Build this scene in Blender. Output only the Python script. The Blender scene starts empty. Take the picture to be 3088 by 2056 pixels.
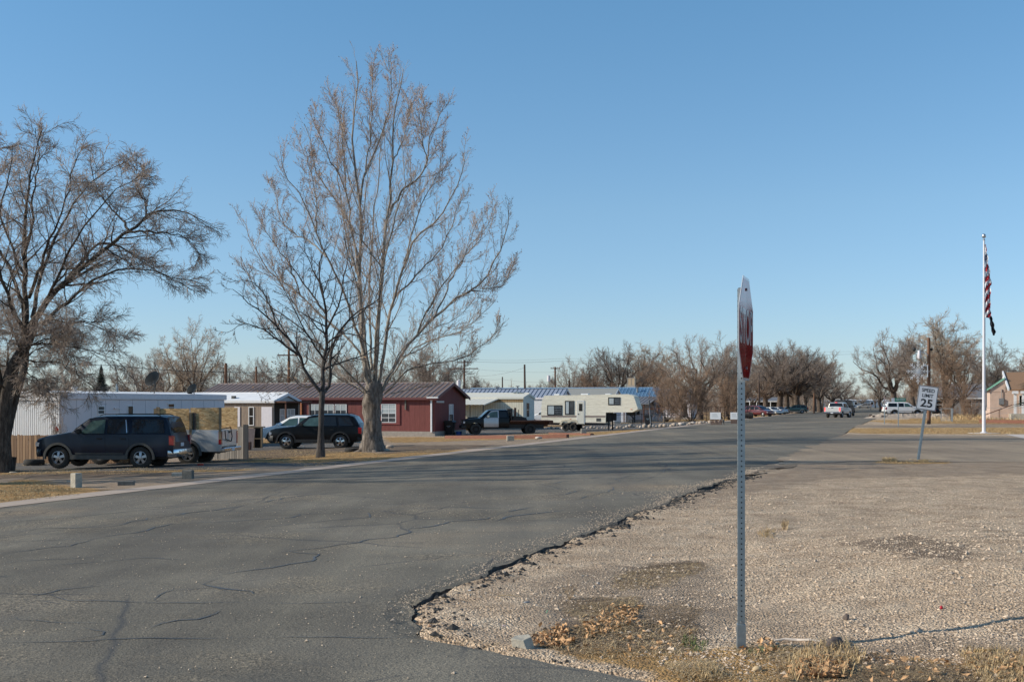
import bpy, math, random
import numpy as np
from mathutils import Vector, Matrix
random.seed(7); RNG = np.random.default_rng(11)
PI = math.pi
scene = bpy.context.scene
COL = scene.collection
# ------------------------------------------------------------------ frame of the place
F = 3600.0; CX = 1544.0; HY = 1215.0; CAMZ = 1.8
SL = 0.31; NV = math.hypot(SL, 1)
VX, VY = SL/NV, 1/NV                    # along the street, away from the viewer
UX, UY = -1/NV, SL/NV                   # across the street, to the left
STREET = -math.atan(SL)                 # rotation of the street grid
DS = 3088/2355.0
def uv(x, y): return UX*x+UY*y, VX*x+VY*y
def xy(u, v): return UX*u+VX*v, UY*u+VY*v
def sstep(a, b, x):
    t = np.clip((x-a)/(b-a), 0, 1); return t*t*(3-2*t)
def g(x, y):
    u = UX*x+UY*y
    z = np.interp(u, [-80, 0, 4, 17, 30, 45, 90], [0.05, 0, 0, -.29, -.68, -.8, -.8])
    m = .33*sstep(1.9, 5.2, x)*sstep(6.8, 9.6, y)*(1-sstep(11, 19, y))*(1-sstep(9, 14, x))
    return z+m
def P(px, py):
    d = 2.0
    for _ in range(40):
        s = (py-HY)/d; y = F/s; x = (px-CX)/s
        d = .5*d+.5*(CAMZ-float(g(x, y)))
    s = (py-HY)/d
    return Vector(((px-CX)/s, F/s, CAMZ-d))
def PD(px, py): return P(px*DS, py*DS)
def at(px, Y):
    x = (px-CX)*Y/F; return Vector((x, Y, float(g(x, Y))))
def W3(px, py, Y): return Vector(((px-CX)*Y/F, Y, CAMZ+(HY-py)*Y/F))
def hgt(px, topy, Y): return W3(px, topy, Y).z-at(px, Y).z

# ------------------------------------------------------------------ materials
def new_mat(name):
    m = bpy.data.materials.new(name); m.use_nodes = True
    nt = m.node_tree; b = nt.nodes['Principled BSDF']; return m, nt, b
def N(nt, t, **k):
    n = nt.nodes.new(t)
    for a, v in k.items():
        if a in n.inputs: n.inputs[a].default_value = v
        else: setattr(n, a, v)
    return n
def c4(c): return (c[0], c[1], c[2], 1)
def ramp(nt, src, stops):
    r = nt.nodes.new('ShaderNodeValToRGB'); e = r.color_ramp.elements
    e[0].position, e[0].color = stops[0][0], c4(stops[0][1]); e[1].position, e[1].color = stops[-1][0], c4(stops[-1][1])
    for p, c in stops[1:-1]:
        k = e.new(p); k.color = c4(c)
    nt.links.new(src, r.inputs[0]); return r
def coords(nt, kind='Object', scale=(1, 1, 1)):
    tc = nt.nodes.new('ShaderNodeTexCoord'); mp = nt.nodes.new('ShaderNodeMapping'); mp.inputs['Scale'].default_value = scale
    nt.links.new(tc.outputs[kind], mp.inputs[0]); return mp.outputs[0]
def noise(nt, vec, scale, detail=5, rough=.6):
    n = N(nt, 'ShaderNodeTexNoise', Scale=scale, Detail=detail, Roughness=rough); nt.links.new(vec, n.inputs['Vector']); return n.outputs['Fac']
def mixc(nt, fac, a, b, mode='MIX'):
    m = nt.nodes.new('ShaderNodeMix'); m.data_type = 'RGBA'; m.blend_type = mode
    for s, v in ((0, fac), (6, a), (7, b)):
        if isinstance(v, (int, float)): m.inputs[s].default_value = v
        elif isinstance(v, tuple): m.inputs[s].default_value = c4(v)
        else: nt.links.new(v, m.inputs[s])
    return m.outputs[2]
def math_(nt, op, a, b=0):
    m = nt.nodes.new('ShaderNodeMath'); m.operation = op
    for s, v in ((0, a), (1, b)):
        if isinstance(v, (int, float)): m.inputs[s].default_value = v
        else: nt.links.new(v, m.inputs[s])
    return m.outputs[0]
def bump(nt, b, h, strength, dist):
    n = N(nt, 'ShaderNodeBump', Strength=strength, Distance=dist); nt.links.new(h, n.inputs['Height']); nt.links.new(n.outputs[0], b.inputs['Normal'])
def M(name, col, rough=.7, metal=0, var=.18, scale=6, bmp=0, bscale=40, sc=(1, 1, 1), coat=0, kind='Object', dirt=0, spec=.5):
    m, nt, b = new_mat(name); v = coords(nt, kind, sc)
    f = noise(nt, v, scale)
    lo = tuple(max(0, c*(1-var)) for c in col); hi = tuple(min(1, c*(1+var)) for c in col)
    r = ramp(nt, f, [(.3, lo), (.7, hi)]); out = r.outputs[0]
    if dirt:
        z = N(nt, 'ShaderNodeSeparateXYZ'); nt.links.new(coords(nt, 'Object'), z.inputs[0])
        f2 = noise(nt, v, 2.5)
        k = math_(nt, 'SUBTRACT', .9, z.outputs[2]); k = math_(nt, 'ADD', math_(nt, 'MULTIPLY', k, .8), math_(nt, 'MULTIPLY', math_(nt, 'SUBTRACT', f2, .5), 1.6))
        k.node.use_clamp = True
        out = mixc(nt, math_(nt, 'MULTIPLY', k, dirt), out, (.16, .135, .105))
    nt.links.new(out, b.inputs['Base Color'])
    b.inputs['Roughness'].default_value = rough; b.inputs['Metallic'].default_value = metal
    b.inputs['Specular IOR Level'].default_value = spec
    if coat: b.inputs['Coat Weight'].default_value = coat; b.inputs['Coat Roughness'].default_value = .06
    if bmp: bump(nt, b, noise(nt, v, bscale), bmp, .02)
    return m
def glass(name, col, rough=.05):
    m, nt, b = new_mat(name); f = noise(nt, coords(nt), 1.7)
    r = ramp(nt, f, [(.3, tuple(c*.6 for c in col)), (.7, tuple(c*1.5 for c in col))]); nt.links.new(r.outputs[0], b.inputs['Base Color'])
    b.inputs['Roughness'].default_value = rough; b.inputs['IOR'].default_value = 1.5; return m
def emis(name, col, s):
    m, nt, b = new_mat(name); b.inputs['Base Color'].default_value = c4(col); b.inputs['Emission Color'].default_value = c4(col); b.inputs['Emission Strength'].default_value = s
    f = noise(nt, coords(nt), 9); r = ramp(nt, f, [(.2, tuple(c*.8 for c in col)), (.8, col)]); nt.links.new(r.outputs[0], b.inputs['Base Color']); return m

def asphalt(name, base, warm, crackle=True):
    m, nt, b = new_mat(name); v = coords(nt, 'Object')
    big = noise(nt, v, .11, 3); mid = noise(nt, v, .9, 4); fine = noise(nt, v, 70, 2, .8); med = noise(nt, v, 20, 3, .8)
    c = ramp(nt, big, [(.32, tuple(x*.86 for x in base)), (.46, base), (.54, tuple(x*1.2 for x in base)), (.66, warm)]).outputs[0]
    c = mixc(nt, .75, c, ramp(nt, mid, [(.25, (.78, .78, .79)), (.75, (1.2, 1.19, 1.16))]).outputs[0], 'MULTIPLY')
    # streaks worn along the travel direction
    mp = N(nt, 'ShaderNodeMapping'); mp.inputs['Rotation'].default_value = (0, 0, -STREET); mp.inputs['Scale'].default_value = (.9, .05, 1)
    nt.links.new(v, mp.inputs[0]); st = noise(nt, mp.outputs[0], 1.3, 3)
    c = mixc(nt, 1, c, ramp(nt, st, [(.3, (.82, .82, .84)), (.7, (1.15, 1.14, 1.1))]).outputs[0], 'MULTIPLY')
    c = mixc(nt, .9, c, ramp(nt, fine, [(.33, (.5, .5, .5)), (.5, (1, 1, 1)), (.70, (1.9, 1.8, 1.65))]).outputs[0], 'MULTIPLY')
    if crackle:
        d = N(nt, 'ShaderNodeTexNoise', Scale=.6, Detail=4); nt.links.new(v, d.inputs['Vector'])
        w = mixc(nt, .32, v, d.outputs['Color'], 'ADD')
        vo = N(nt, 'ShaderNodeTexVoronoi', Scale=.21, feature='DISTANCE_TO_EDGE'); nt.links.new(w, vo.inputs['Vector'])
        k = ramp(nt, vo.outputs['Distance'], [(.0, (1, 1, 1)), (.007, (0, 0, 0))]).outputs[0]
        k = math_(nt, 'MULTIPLY', k, ramp(nt, noise(nt, v, .35, 2), [(.40, (0, 0, 0)), (.5, (1, 1, 1))]).outputs[0])
        c = mixc(nt, math_(nt, 'MULTIPLY', k, .75), c, (.07, .072, .076))
        vo2 = N(nt, 'ShaderNodeTexVoronoi', Scale=.62, feature='DISTANCE_TO_EDGE'); nt.links.new(w, vo2.inputs['Vector'])
        k2 = ramp(nt, vo2.outputs['Distance'], [(.0, (1, 1, 1)), (.016, (0, 0, 0))]).outputs[0]
        k2 = math_(nt, 'MULTIPLY', k2, ramp(nt, noise(nt, v, .16, 4), [(.5, (0, 0, 0)), (.6, (1, 1, 1))]).outputs[0])
        c = mixc(nt, math_(nt, 'MULTIPLY', k2, .55), c, (.07, .07, .07))
        # bare worn patches with exposed aggregate, and oil stains
        ag = ramp(nt, noise(nt, v, .33, 3), [(.52, (0, 0, 0)), (.6, (1, 1, 1))]).outputs[0]; agn = noise(nt, v, 30, 2, .9)
        c = mixc(nt, math_(nt, 'MULTIPLY', ag, .8), c, mixc(nt, 1, c, ramp(nt, agn, [(.36, (.42, .40, .38)), (.5, (1, 1, 1)), (.64, (2.1, 1.9, 1.65))]).outputs[0], 'MULTIPLY'))
        oil = ramp(nt, noise(nt, v, .8, 5, .7), [(.66, (0, 0, 0)), (.74, (1, 1, 1))]).outputs[0]
        c = mixc(nt, math_(nt, 'MULTIPLY', oil, .4), c, (.06, .058, .055))
    nt.links.new(c, b.inputs['Base Color']); b.inputs['Roughness'].default_value = .9; b.inputs['Specular IOR Level'].default_value = .15
    bump(nt, b, math_(nt, 'ADD', fine, math_(nt, 'MULTIPLY', med, 2.0)), .8, .008)
    return m

def ground_mat():
    m, nt, b = new_mat('ground_soil_gravel'); v = coords(nt, 'Object')
    def att(n):
        a = nt.nodes.new('ShaderNodeAttribute'); a.attribute_name = n; return a.outputs['Fac']
    big = noise(nt, v, .25, 5); mid = noise(nt, v, 1.6, 5, .65); fine = noise(nt, v, 38, 3, .75); grain = noise(nt, v, 95, 2, .7)
    gravel = ramp(nt, mid, [(.3, (.39, .285, .195)), (.5, (.54, .41, .29)), (.7, (.65, .52, .38))]).outputs[0]
    gravel = mixc(nt, 1, gravel, ramp(nt, fine, [(.32, (.30, .27, .25)), (.5, (1, 1, 1)), (.68, (1.75, 1.72, 1.65))]).outputs[0], 'MULTIPLY')
    vo = N(nt, 'ShaderNodeTexVoronoi', Scale=48); nt.links.new(v, vo.inputs['Vector'])
    gravel = mixc(nt, .55, gravel, ramp(nt, vo.outputs['Color'], [(.1, (.45, .38, .34)), (.5, (1, 1, 1)), (.9, (1.55, 1.5, 1.45))]).outputs[0], 'MULTIPLY')
    dirt = ramp(nt, mid, [(.3, (.29, .21, .145)), (.7, (.45, .345, .25))]).outputs[0]
    dirt = mixc(nt, .8, dirt, ramp(nt, fine, [(.3, (.65, .65, .65)), (.7, (1.3, 1.3, 1.3))]).outputs[0], 'MULTIPLY')
    grass = ramp(nt, noise(nt, v, 3.0, 6, .75), [(.28, (.17, .105, .055)), (.45, (.37, .225, .10)), (.6, (.52, .325, .14)), (.75, (.58, .40, .20))]).outputs[0]
    grass = mixc(nt, .8, grass, ramp(nt, noise(nt, v, 22, 3, .8), [(.3, (.6, .6, .55)), (.7, (1.35, 1.3, 1.25))]).outputs[0], 'MULTIPLY')
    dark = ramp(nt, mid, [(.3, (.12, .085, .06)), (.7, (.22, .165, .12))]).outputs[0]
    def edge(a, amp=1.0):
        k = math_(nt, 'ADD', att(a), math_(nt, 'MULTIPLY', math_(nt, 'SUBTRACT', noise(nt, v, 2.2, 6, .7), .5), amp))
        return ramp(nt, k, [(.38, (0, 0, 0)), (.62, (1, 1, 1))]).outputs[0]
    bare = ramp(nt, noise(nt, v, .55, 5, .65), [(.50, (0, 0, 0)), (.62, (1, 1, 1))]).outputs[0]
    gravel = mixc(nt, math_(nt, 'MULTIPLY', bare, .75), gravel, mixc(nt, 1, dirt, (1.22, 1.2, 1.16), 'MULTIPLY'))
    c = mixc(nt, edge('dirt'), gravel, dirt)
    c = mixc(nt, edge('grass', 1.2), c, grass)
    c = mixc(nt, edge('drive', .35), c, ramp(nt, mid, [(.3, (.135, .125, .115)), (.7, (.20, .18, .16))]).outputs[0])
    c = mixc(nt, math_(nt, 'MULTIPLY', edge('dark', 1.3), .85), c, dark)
    nt.links.new(c, b.inputs['Base Color']); b.inputs['Roughness'].default_value = .95; b.inputs['Specular IOR Level'].default_value = .15
    h = math_(nt, 'ADD', math_(nt, 'MULTIPLY', fine, 1.0), math_(nt, 'ADD', math_(nt, 'MULTIPLY', mid, 3.0), math_(nt, 'MULTIPLY', vo.outputs['Distance'], -.8)))
    bump(nt, b, h, 1.0, .028)
    return m

def planks(name, cols, width, axis=0, gap=.06, spec=.2, grain=9):
    """boards/panels side by side along an axis with grooves"""
    m, nt, b = new_mat(name); v = coords(nt, 'Object')
    sp = N(nt, 'ShaderNodeSeparateXYZ'); nt.links.new(v, sp.inputs[0])
    a = math_(nt, 'DIVIDE', sp.outputs[axis], width)
    fr = math_(nt, 'FRACT', a); fl = math_(nt, 'FLOOR', a)
    wn = N(nt, 'ShaderNodeTexWhiteNoise', noise_dimensions='1D'); nt.links.new(fl, wn.inputs['W'])
    c = ramp(nt, wn.outputs['Value'], [(0, cols[0]), (1, cols[1])]).outputs[0]
    st = coords(nt, 'Object', (grain, grain, 1) if axis != 2 else (1, 1, grain))
    c = mixc(nt, .7, c, ramp(nt, noise(nt, st, 1.4, 5, .7), [(.3, (.72, .7, .68)), (.7, (1.25, 1.25, 1.25))]).outputs[0], 'MULTIPLY')
    gm = ramp(nt, fr, [(0, (0, 0, 0)), (gap, (1, 1, 1))]).outputs[0]
    c = mixc(nt, gm, tuple(x*.35 for x in cols[0]), c)
    nt.links.new(c, b.inputs['Base Color']); b.inputs['Roughness'].default_value = .7; b.inputs['Specular IOR Level'].default_value = spec
    bump(nt, b, gm, .6, .01); return m

def bark(name, a, bcol, sc=14):
    m, nt, b = new_mat(name); v = coords(nt, 'Object', (1, 1, .22))
    f = noise(nt, v, sc, 6, .75); big = noise(nt, coords(nt), 1.2, 3)
    c = ramp(nt, f, [(.3, tuple(x*.35 for x in a)), (.48, a), (.72, bcol)]).outputs[0]
    c = mixc(nt, .6, c, ramp(nt, big, [(.3, (.75, .75, .75)), (.7, (1.2, 1.2, 1.2))]).outputs[0], 'MULTIPLY')
    nt.links.new(c, b.inputs['Base Color']); b.inputs['Roughness'].default_value = .92; b.inputs['Specular IOR Level'].default_value = .15
    bump(nt, b, f, 1, .05); return m
def osb():
    m, nt, b = new_mat('oriented_strand_board'); v = coords(nt, 'Object', (1, 1, 2.4))
    vo = N(nt, 'ShaderNodeTexVoronoi', Scale=9, Randomness=1); nt.links.new(v, vo.inputs['Vector'])
    n1 = noise(nt, v, 7, 4, .8)
    c = ramp(nt, vo.outputs['Color'], [(.1, (.42, .25, .11)), (.5, (.66, .44, .21)), (.9, (.82, .60, .33))]).outputs[0]
    c = mixc(nt, .6, c, ramp(nt, n1, [(.3, (.6, .55, .5)), (.7, (1.25, 1.2, 1.15))]).outputs[0], 'MULTIPLY')
    nt.links.new(c, b.inputs['Base Color']); b.inputs['Roughness'].default_value = .8; return m

m_road = asphalt('worn_asphalt', (.162, .146, .120), (.24, .195, .145))
m_seal = M('crack_sealant', (.082, .084, .086), .55, var=.25, scale=2)
m_lot = asphalt('brown_old_asphalt', (.26, .205, .152), (.35, .275, .20), False)
m_edge = M('broken_asphalt_edge', (.055, .05, .045), .95, var=.5, scale=12, bmp=.8, bscale=20)
m_conc = M('gutter_concrete', (.42, .33, .26), .9, var=.14, scale=1.5, bmp=.3, bscale=30)
m_conc2 = M('grey_concrete', (.40, .36, .29), .9, var=.2, scale=9, bmp=.5, bscale=30)
m_conc3 = M('dark_weathered_concrete', (.15, .14, .12), .9, var=.3, scale=9, bmp=.4, bscale=30)
m_slab = M('pale_concrete_slab', (.55, .47, .40), .9, var=.08, scale=2)
m_ground = ground_mat()
m_galv = M('galvanised_steel', (.30, .345, .37), .42, .75, var=.14, scale=12)
m_galvd = M('dull_galvanised_steel', (.24, .25, .26), .6, .5, var=.2, scale=12)
m_hole = M('punched_hole_shadow', (.012, .012, .014), .9, var=.1)
m_pole = M('brown_utility_pole_wood', (.17, .085, .048), .9, var=.35, scale=10, sc=(1, 1, .1), bmp=.4)
m_poled = M('dark_utility_pole_wood', (.075, .05, .04), .9, var=.3, scale=10, sc=(1, 1, .1))
m_wire = M('wire_black', (.03, .03, .035), .6)
m_white = M('white_paint', (.72, .72, .72), .5, var=.06, scale=3)
m_whitec = M('clean_white_car_paint', (.80, .79, .77), .4, var=.04, coat=.4, dirt=.2)
m_silver = M('silver_car_paint', (.46, .47, .48), .32, .35, var=.06, coat=.8, dirt=.4)
m_silver2 = M('light_silver_car_paint', (.60, .59, .57), .3, .2, var=.05, coat=.8, dirt=.3)
m_navy = M('dark_blue_car_paint', (.004, .011, .026), .35, 0, var=.2, coat=.15, dirt=.02, spec=.3)
m_black = M('black_car_paint', (.003, .004, .006), .3, .0, var=.2, coat=.12, dirt=.01, spec=.25)
m_maroon = M('maroon_car_paint', (.10, .012, .018), .28, .2, var=.1, coat=.9)
m_green = M('dark_green_car_paint', (.02, .06, .055), .3, .2, var=.1, coat=.9)
m_tancar = M('tan_car_paint', (.42, .36, .30), .35, .2, var=.08, coat=.6)
m_trim = M('grey_plastic_trim', (.060, .060, .056), .65, var=.2, dirt=.1)
m_plast = M('black_plastic', (.010, .010, .011), .55, var=.3)
m_rubber = M('tyre_rubber', (.020, .019, .018), .9, var=.35, scale=20, dirt=.12)
m_chrome = M('chrome', (.62, .63, .65), .16, 1, var=.1)
m_alloy = M('alloy_rim', (.42, .43, .45), .32, .8, var=.12)
m_rimtan = M('tan_steel_rim', (.48, .40, .30), .5, .2, var=.15)
m_gdark = glass('dark_tinted_glass', (.010, .011, .012))
m_gclr = glass('greenish_side_glass', (.06, .105, .10))
m_gwin = glass('window_pane_glass', (.05, .06, .07))
m_curt = M('white_curtain_behind_glass', (.42, .46, .47), .25, var=.2, scale=7, sc=(3, 1, .2))
m_red = M('red_lens', (.30, .012, .014), .2, var=.2, coat=.8)
m_brake = emis('lit_brake_light', (.9, .06, .05), 1.6)
m_orange = M('amber_lens', (.65, .17, .03), .25, var=.1)
m_lamp = M('clear_headlamp_lens', (.55, .57, .6), .12, .2, var=.1, coat=1)
m_osb = osb()
m_wood = planks('weathered_fence_boards', ((.19, .115, .07), (.40, .25, .145)), .14, 0, .09)
m_woodg = planks('grey_weathered_boards', ((.10, .095, .09), (.24, .22, .20)), .14, 0, .08)
m_timber = M('reddish_landscape_timber', (.20, .085, .055), .85, var=.25, scale=5, sc=(.4, 3, 3))
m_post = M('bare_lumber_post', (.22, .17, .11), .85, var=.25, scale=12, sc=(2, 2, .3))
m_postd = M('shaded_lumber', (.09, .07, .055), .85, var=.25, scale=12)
m_bark1 = bark('grey_brown_bark', (.15, .125, .105), (.36, .31, .265), 9)
m_limb1 = bark('pale_poplar_limb_bark', (.25, .22, .185), (.52, .46, .39), 8)
m_twig1 = M('pale_twig_bark', (.44, .34, .27), .85, var=.3, scale=1.2)
m_catkin = M('reddish_brown_buds', (.36, .21, .14), .8, var=.4, scale=1.3)
m_bark2 = bark('dark_elm_bark', (.075, .062, .052), (.20, .17, .14), 12)
m_twig2 = M('elm_twig_bark', (.36, .285, .23), .85, var=.4, scale=.8)
m_bark3 = bark('dark_young_tree_bark', (.075, .065, .06), (.17, .15, .14), 14)
m_twig3 = M('dark_twig_bark', (.135, .11, .10), .85, var=.35, scale=1)
m_leafo = M('dry_orange_leaves', (.43, .235, .10), .75, var=.4, scale=2.5)
m_barkb = bark('brown_grey_bark', (.10, .075, .06), (.22, .18, .15), 8)
m_twigb = M('far_twig_brown', (.30, .235, .19), .9, var=.35, scale=.5)
m_twigt = M('far_twig_tan', (.42, .33, .25), .9, var=.3, scale=.5)
m_twigd = M('far_twig_dark', (.21, .165, .135), .9, var=.35, scale=.5)
m_bush = M('brown_bush_twigs', (.30, .20, .135), .9, var=.35, scale=.8)
m_conif = M('conifer_needles', (.022, .034, .018), .9, var=.4, scale=3)
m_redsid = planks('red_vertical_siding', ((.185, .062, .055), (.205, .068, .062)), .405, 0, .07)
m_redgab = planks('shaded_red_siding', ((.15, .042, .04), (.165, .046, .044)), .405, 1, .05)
m_redtr = M('red_window_trim', (.19, .038, .035), .6, var=.1)
m_brroof = M('brown_metal_roof', (.16, .105, .08), .6, 0, var=.12, scale=2)
m_brrib = M('brown_roof_rib', (.34, .265, .235), .5, 0, var=.1)
m_skirt = M('grey_block_skirting', (.33, .29, .25), .9, var=.15, scale=5)
m_wmetal = M('white_metal_siding', (.66, .66, .66), .5, .0, var=.06, scale=1.5)
m_wshade = M('white_painted_wall_panels', (.66, .62, .64), .6, var=.05, scale=1.2)
m_wroof = M('white_coated_roof', (.78, .77, .76), .6, var=.07, scale=1.4)
m_wfasc = M('lavender_white_fascia', (.68, .64, .66), .5, var=.06)
m_tansid = planks('tan_ribbed_siding', ((.26, .20, .155), (.30, .235, .18)), .2, 0, .12)
m_beige = M('beige_gable_panel', (.50, .47, .44), .7, var=.05)
m_cream = planks('cream_ribbed_siding', ((.64, .60, .48), (.68, .64, .52)), .17, 0, .25)
m_creamf = M('cream_painted_metal', (.66, .63, .54), .6, var=.05)
m_crbrn = planks('brown_upper_band', ((.30, .20, .10), (.34, .23, .12)), .17, 0, .2)
m_gyroof = M('light_grey_metal_roof', (.40, .43, .50), .4, .3, var=.06)
m_gyrib = M('grey_roof_rib', (.13, .15, .18), .5, .2, var=.1)
m_shing = M('grey_asphalt_shingles', (.27, .27, .25), .9, var=.15, scale=14)
m_blroof = M('blue_metal_roof', (.10, .19, .29), .4, .2, var=.1, scale=1)
m_blrib = M('pale_blue_roof_rib', (.30, .46, .62), .4, .2, var=.1)
m_dkroof = M('dark_grey_metal_roof', (.20, .20, .21), .5, .2, var=.12)
m_blsid = planks('pale_blue_white_siding', ((.50, .56, .66), (.56, .62, .72)), .3, 0, .1)
m_brick = M('whitewashed_brick', (.62, .62, .62), .8, var=.12, scale=10)
m_tanroof = M('tan_brown_shingles', (.27, .155, .085), .9, var=.25, scale=9)
m_pink = M('pink_stucco', (.56, .41, .33), .9, var=.1, scale=2)
m_mint = M('mint_green_trim', (.25, .52, .38), .6, var=.1)
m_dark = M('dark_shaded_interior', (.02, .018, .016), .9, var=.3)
m_rust = M('rusty_brown_steel', (.10, .045, .03), .85, var=.3, scale=8)
m_rock1 = M('tan_field_stone', (.40, .32, .25), .9, var=.25, scale=3, bmp=.6, bscale=9)
m_rock2 = M('dark_brown_rock', (.13, .10, .085), .9, var=.3, scale=5, bmp=.7, bscale=14)
m_pebble = M('mixed_pebbles', (.52, .40, .29), .9, var=.65, scale=50)
m_straw = M('straw_dry_grass', (.47, .335, .175), .85, var=.6, scale=38)
m_straw2 = M('brown_dead_grass', (.27, .185, .105), .85, var=.6, scale=36)
m_leaff = M('fallen_dry_leaves', (.50, .29, .14), .8, var=.65, scale=24)
m_grn = M('sparse_green_grass', (.12, .15, .05), .8, var=.3, scale=6)
m_signw = M('reflective_white_sheeting', (.62, .63, .66), .35, var=.04, scale=3)
m_signb = M('black_sign_ink', (.012, .012, .014), .5, var=.1)
m_signg = M('green_street_sign', (.01, .22, .13), .4, var=.1)
m_signr = M('red_stop_sheeting', (.34, .008, .014), .1, var=.1, coat=1)
m_stopw = M('faded_white_sign_legend', (.62, .60, .62), .12, var=.08, coat=1)
m_flagr = M('red_flag_cloth', (.42, .02, .03), .8, var=.12)
m_flagw = M('white_flag_cloth', (.74, .74, .76), .8, var=.06)
m_flagb = M('navy_flag_cloth', (.02, .03, .09), .8, var=.12)
m_flagk = M('black_flag_cloth', (.012, .014, .022), .8, var=.3)
m_flake = M('snowflake_tube_white', (.74, .74, .74), .35, var=.05)
m_trash = M('black_bin_plastic', (.012, .012, .014), .5, var=.25)
m_cooler = M('tan_cooler_louvres', (.50, .38, .25), .6, var=.15, scale=30, sc=(1, 1, .1))
m_rvw = planks('cream_ribbed_trailer_siding', ((.82, .76, .62), (.86, .80, .66)), .11, 2, .12)
m_rvbr = M('brown_trailer_stripe', (.22, .17, .15), .5, var=.1)
m_rvtan = M('pale_yellow_fender', (.60, .53, .40), .5, var=.1)

# ------------------------------------------------------------------ object helpers
def tag(o, label=None, cat=None, group=None, kind=None):
    if label: o['label'] = label
    if cat: o['category'] = cat
    if group: o['group'] = group
    if kind: o['kind'] = kind
    return o
def thing(name, label, cat, loc=(0, 0, 0), rz=0, group=None):
    o = bpy.data.objects.new(name, None); COL.objects.link(o); o.location = loc; o.rotation_euler = (0, 0, rz); o.empty_display_size = .2
    return tag(o, label, cat, group)
def link(name, me, parent=None, loc=None, rot=None):
    o = bpy.data.objects.new(name, me); COL.objects.link(o)
    if parent: o.parent = parent
    if loc is not None: o.location = loc
    if rot is not None: o.rotation_euler = rot
    return o
def copy_tree(o, parent=None):
    c = o.copy(); COL.objects.link(c)
    if parent: c.parent = parent
    for ch in list(o.children): copy_tree(ch, c)
    return c
def np_mesh(name, V, faces, mats, midx=None, smooth=False):
    """faces: (n,k) array"""
    me = bpy.data.meshes.new(name); V = np.asarray(V, dtype=np.float32).reshape(-1, 3); Fc = np.asarray(faces, dtype=np.int32); n, k = Fc.shape
    me.vertices.add(len(V)); me.vertices.foreach_set('co', V.ravel())
    me.loops.add(n*k); me.loops.foreach_set('vertex_index', Fc.ravel())
    me.polygons.add(n); me.polygons.foreach_set('loop_start', np.arange(0, n*k, k, dtype=np.int32)); me.polygons.foreach_set('loop_total', np.full(n, k, dtype=np.int32))
    if midx is not None: me.polygons.foreach_set('material_index', np.asarray(midx, dtype=np.int32))
    me.polygons.foreach_set('use_smooth', np.full(n, smooth))
    for m in (mats if isinstance(mats, (list, tuple)) else [mats]): me.materials.append(m)
    me.update(calc_edges=True); return me
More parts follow.
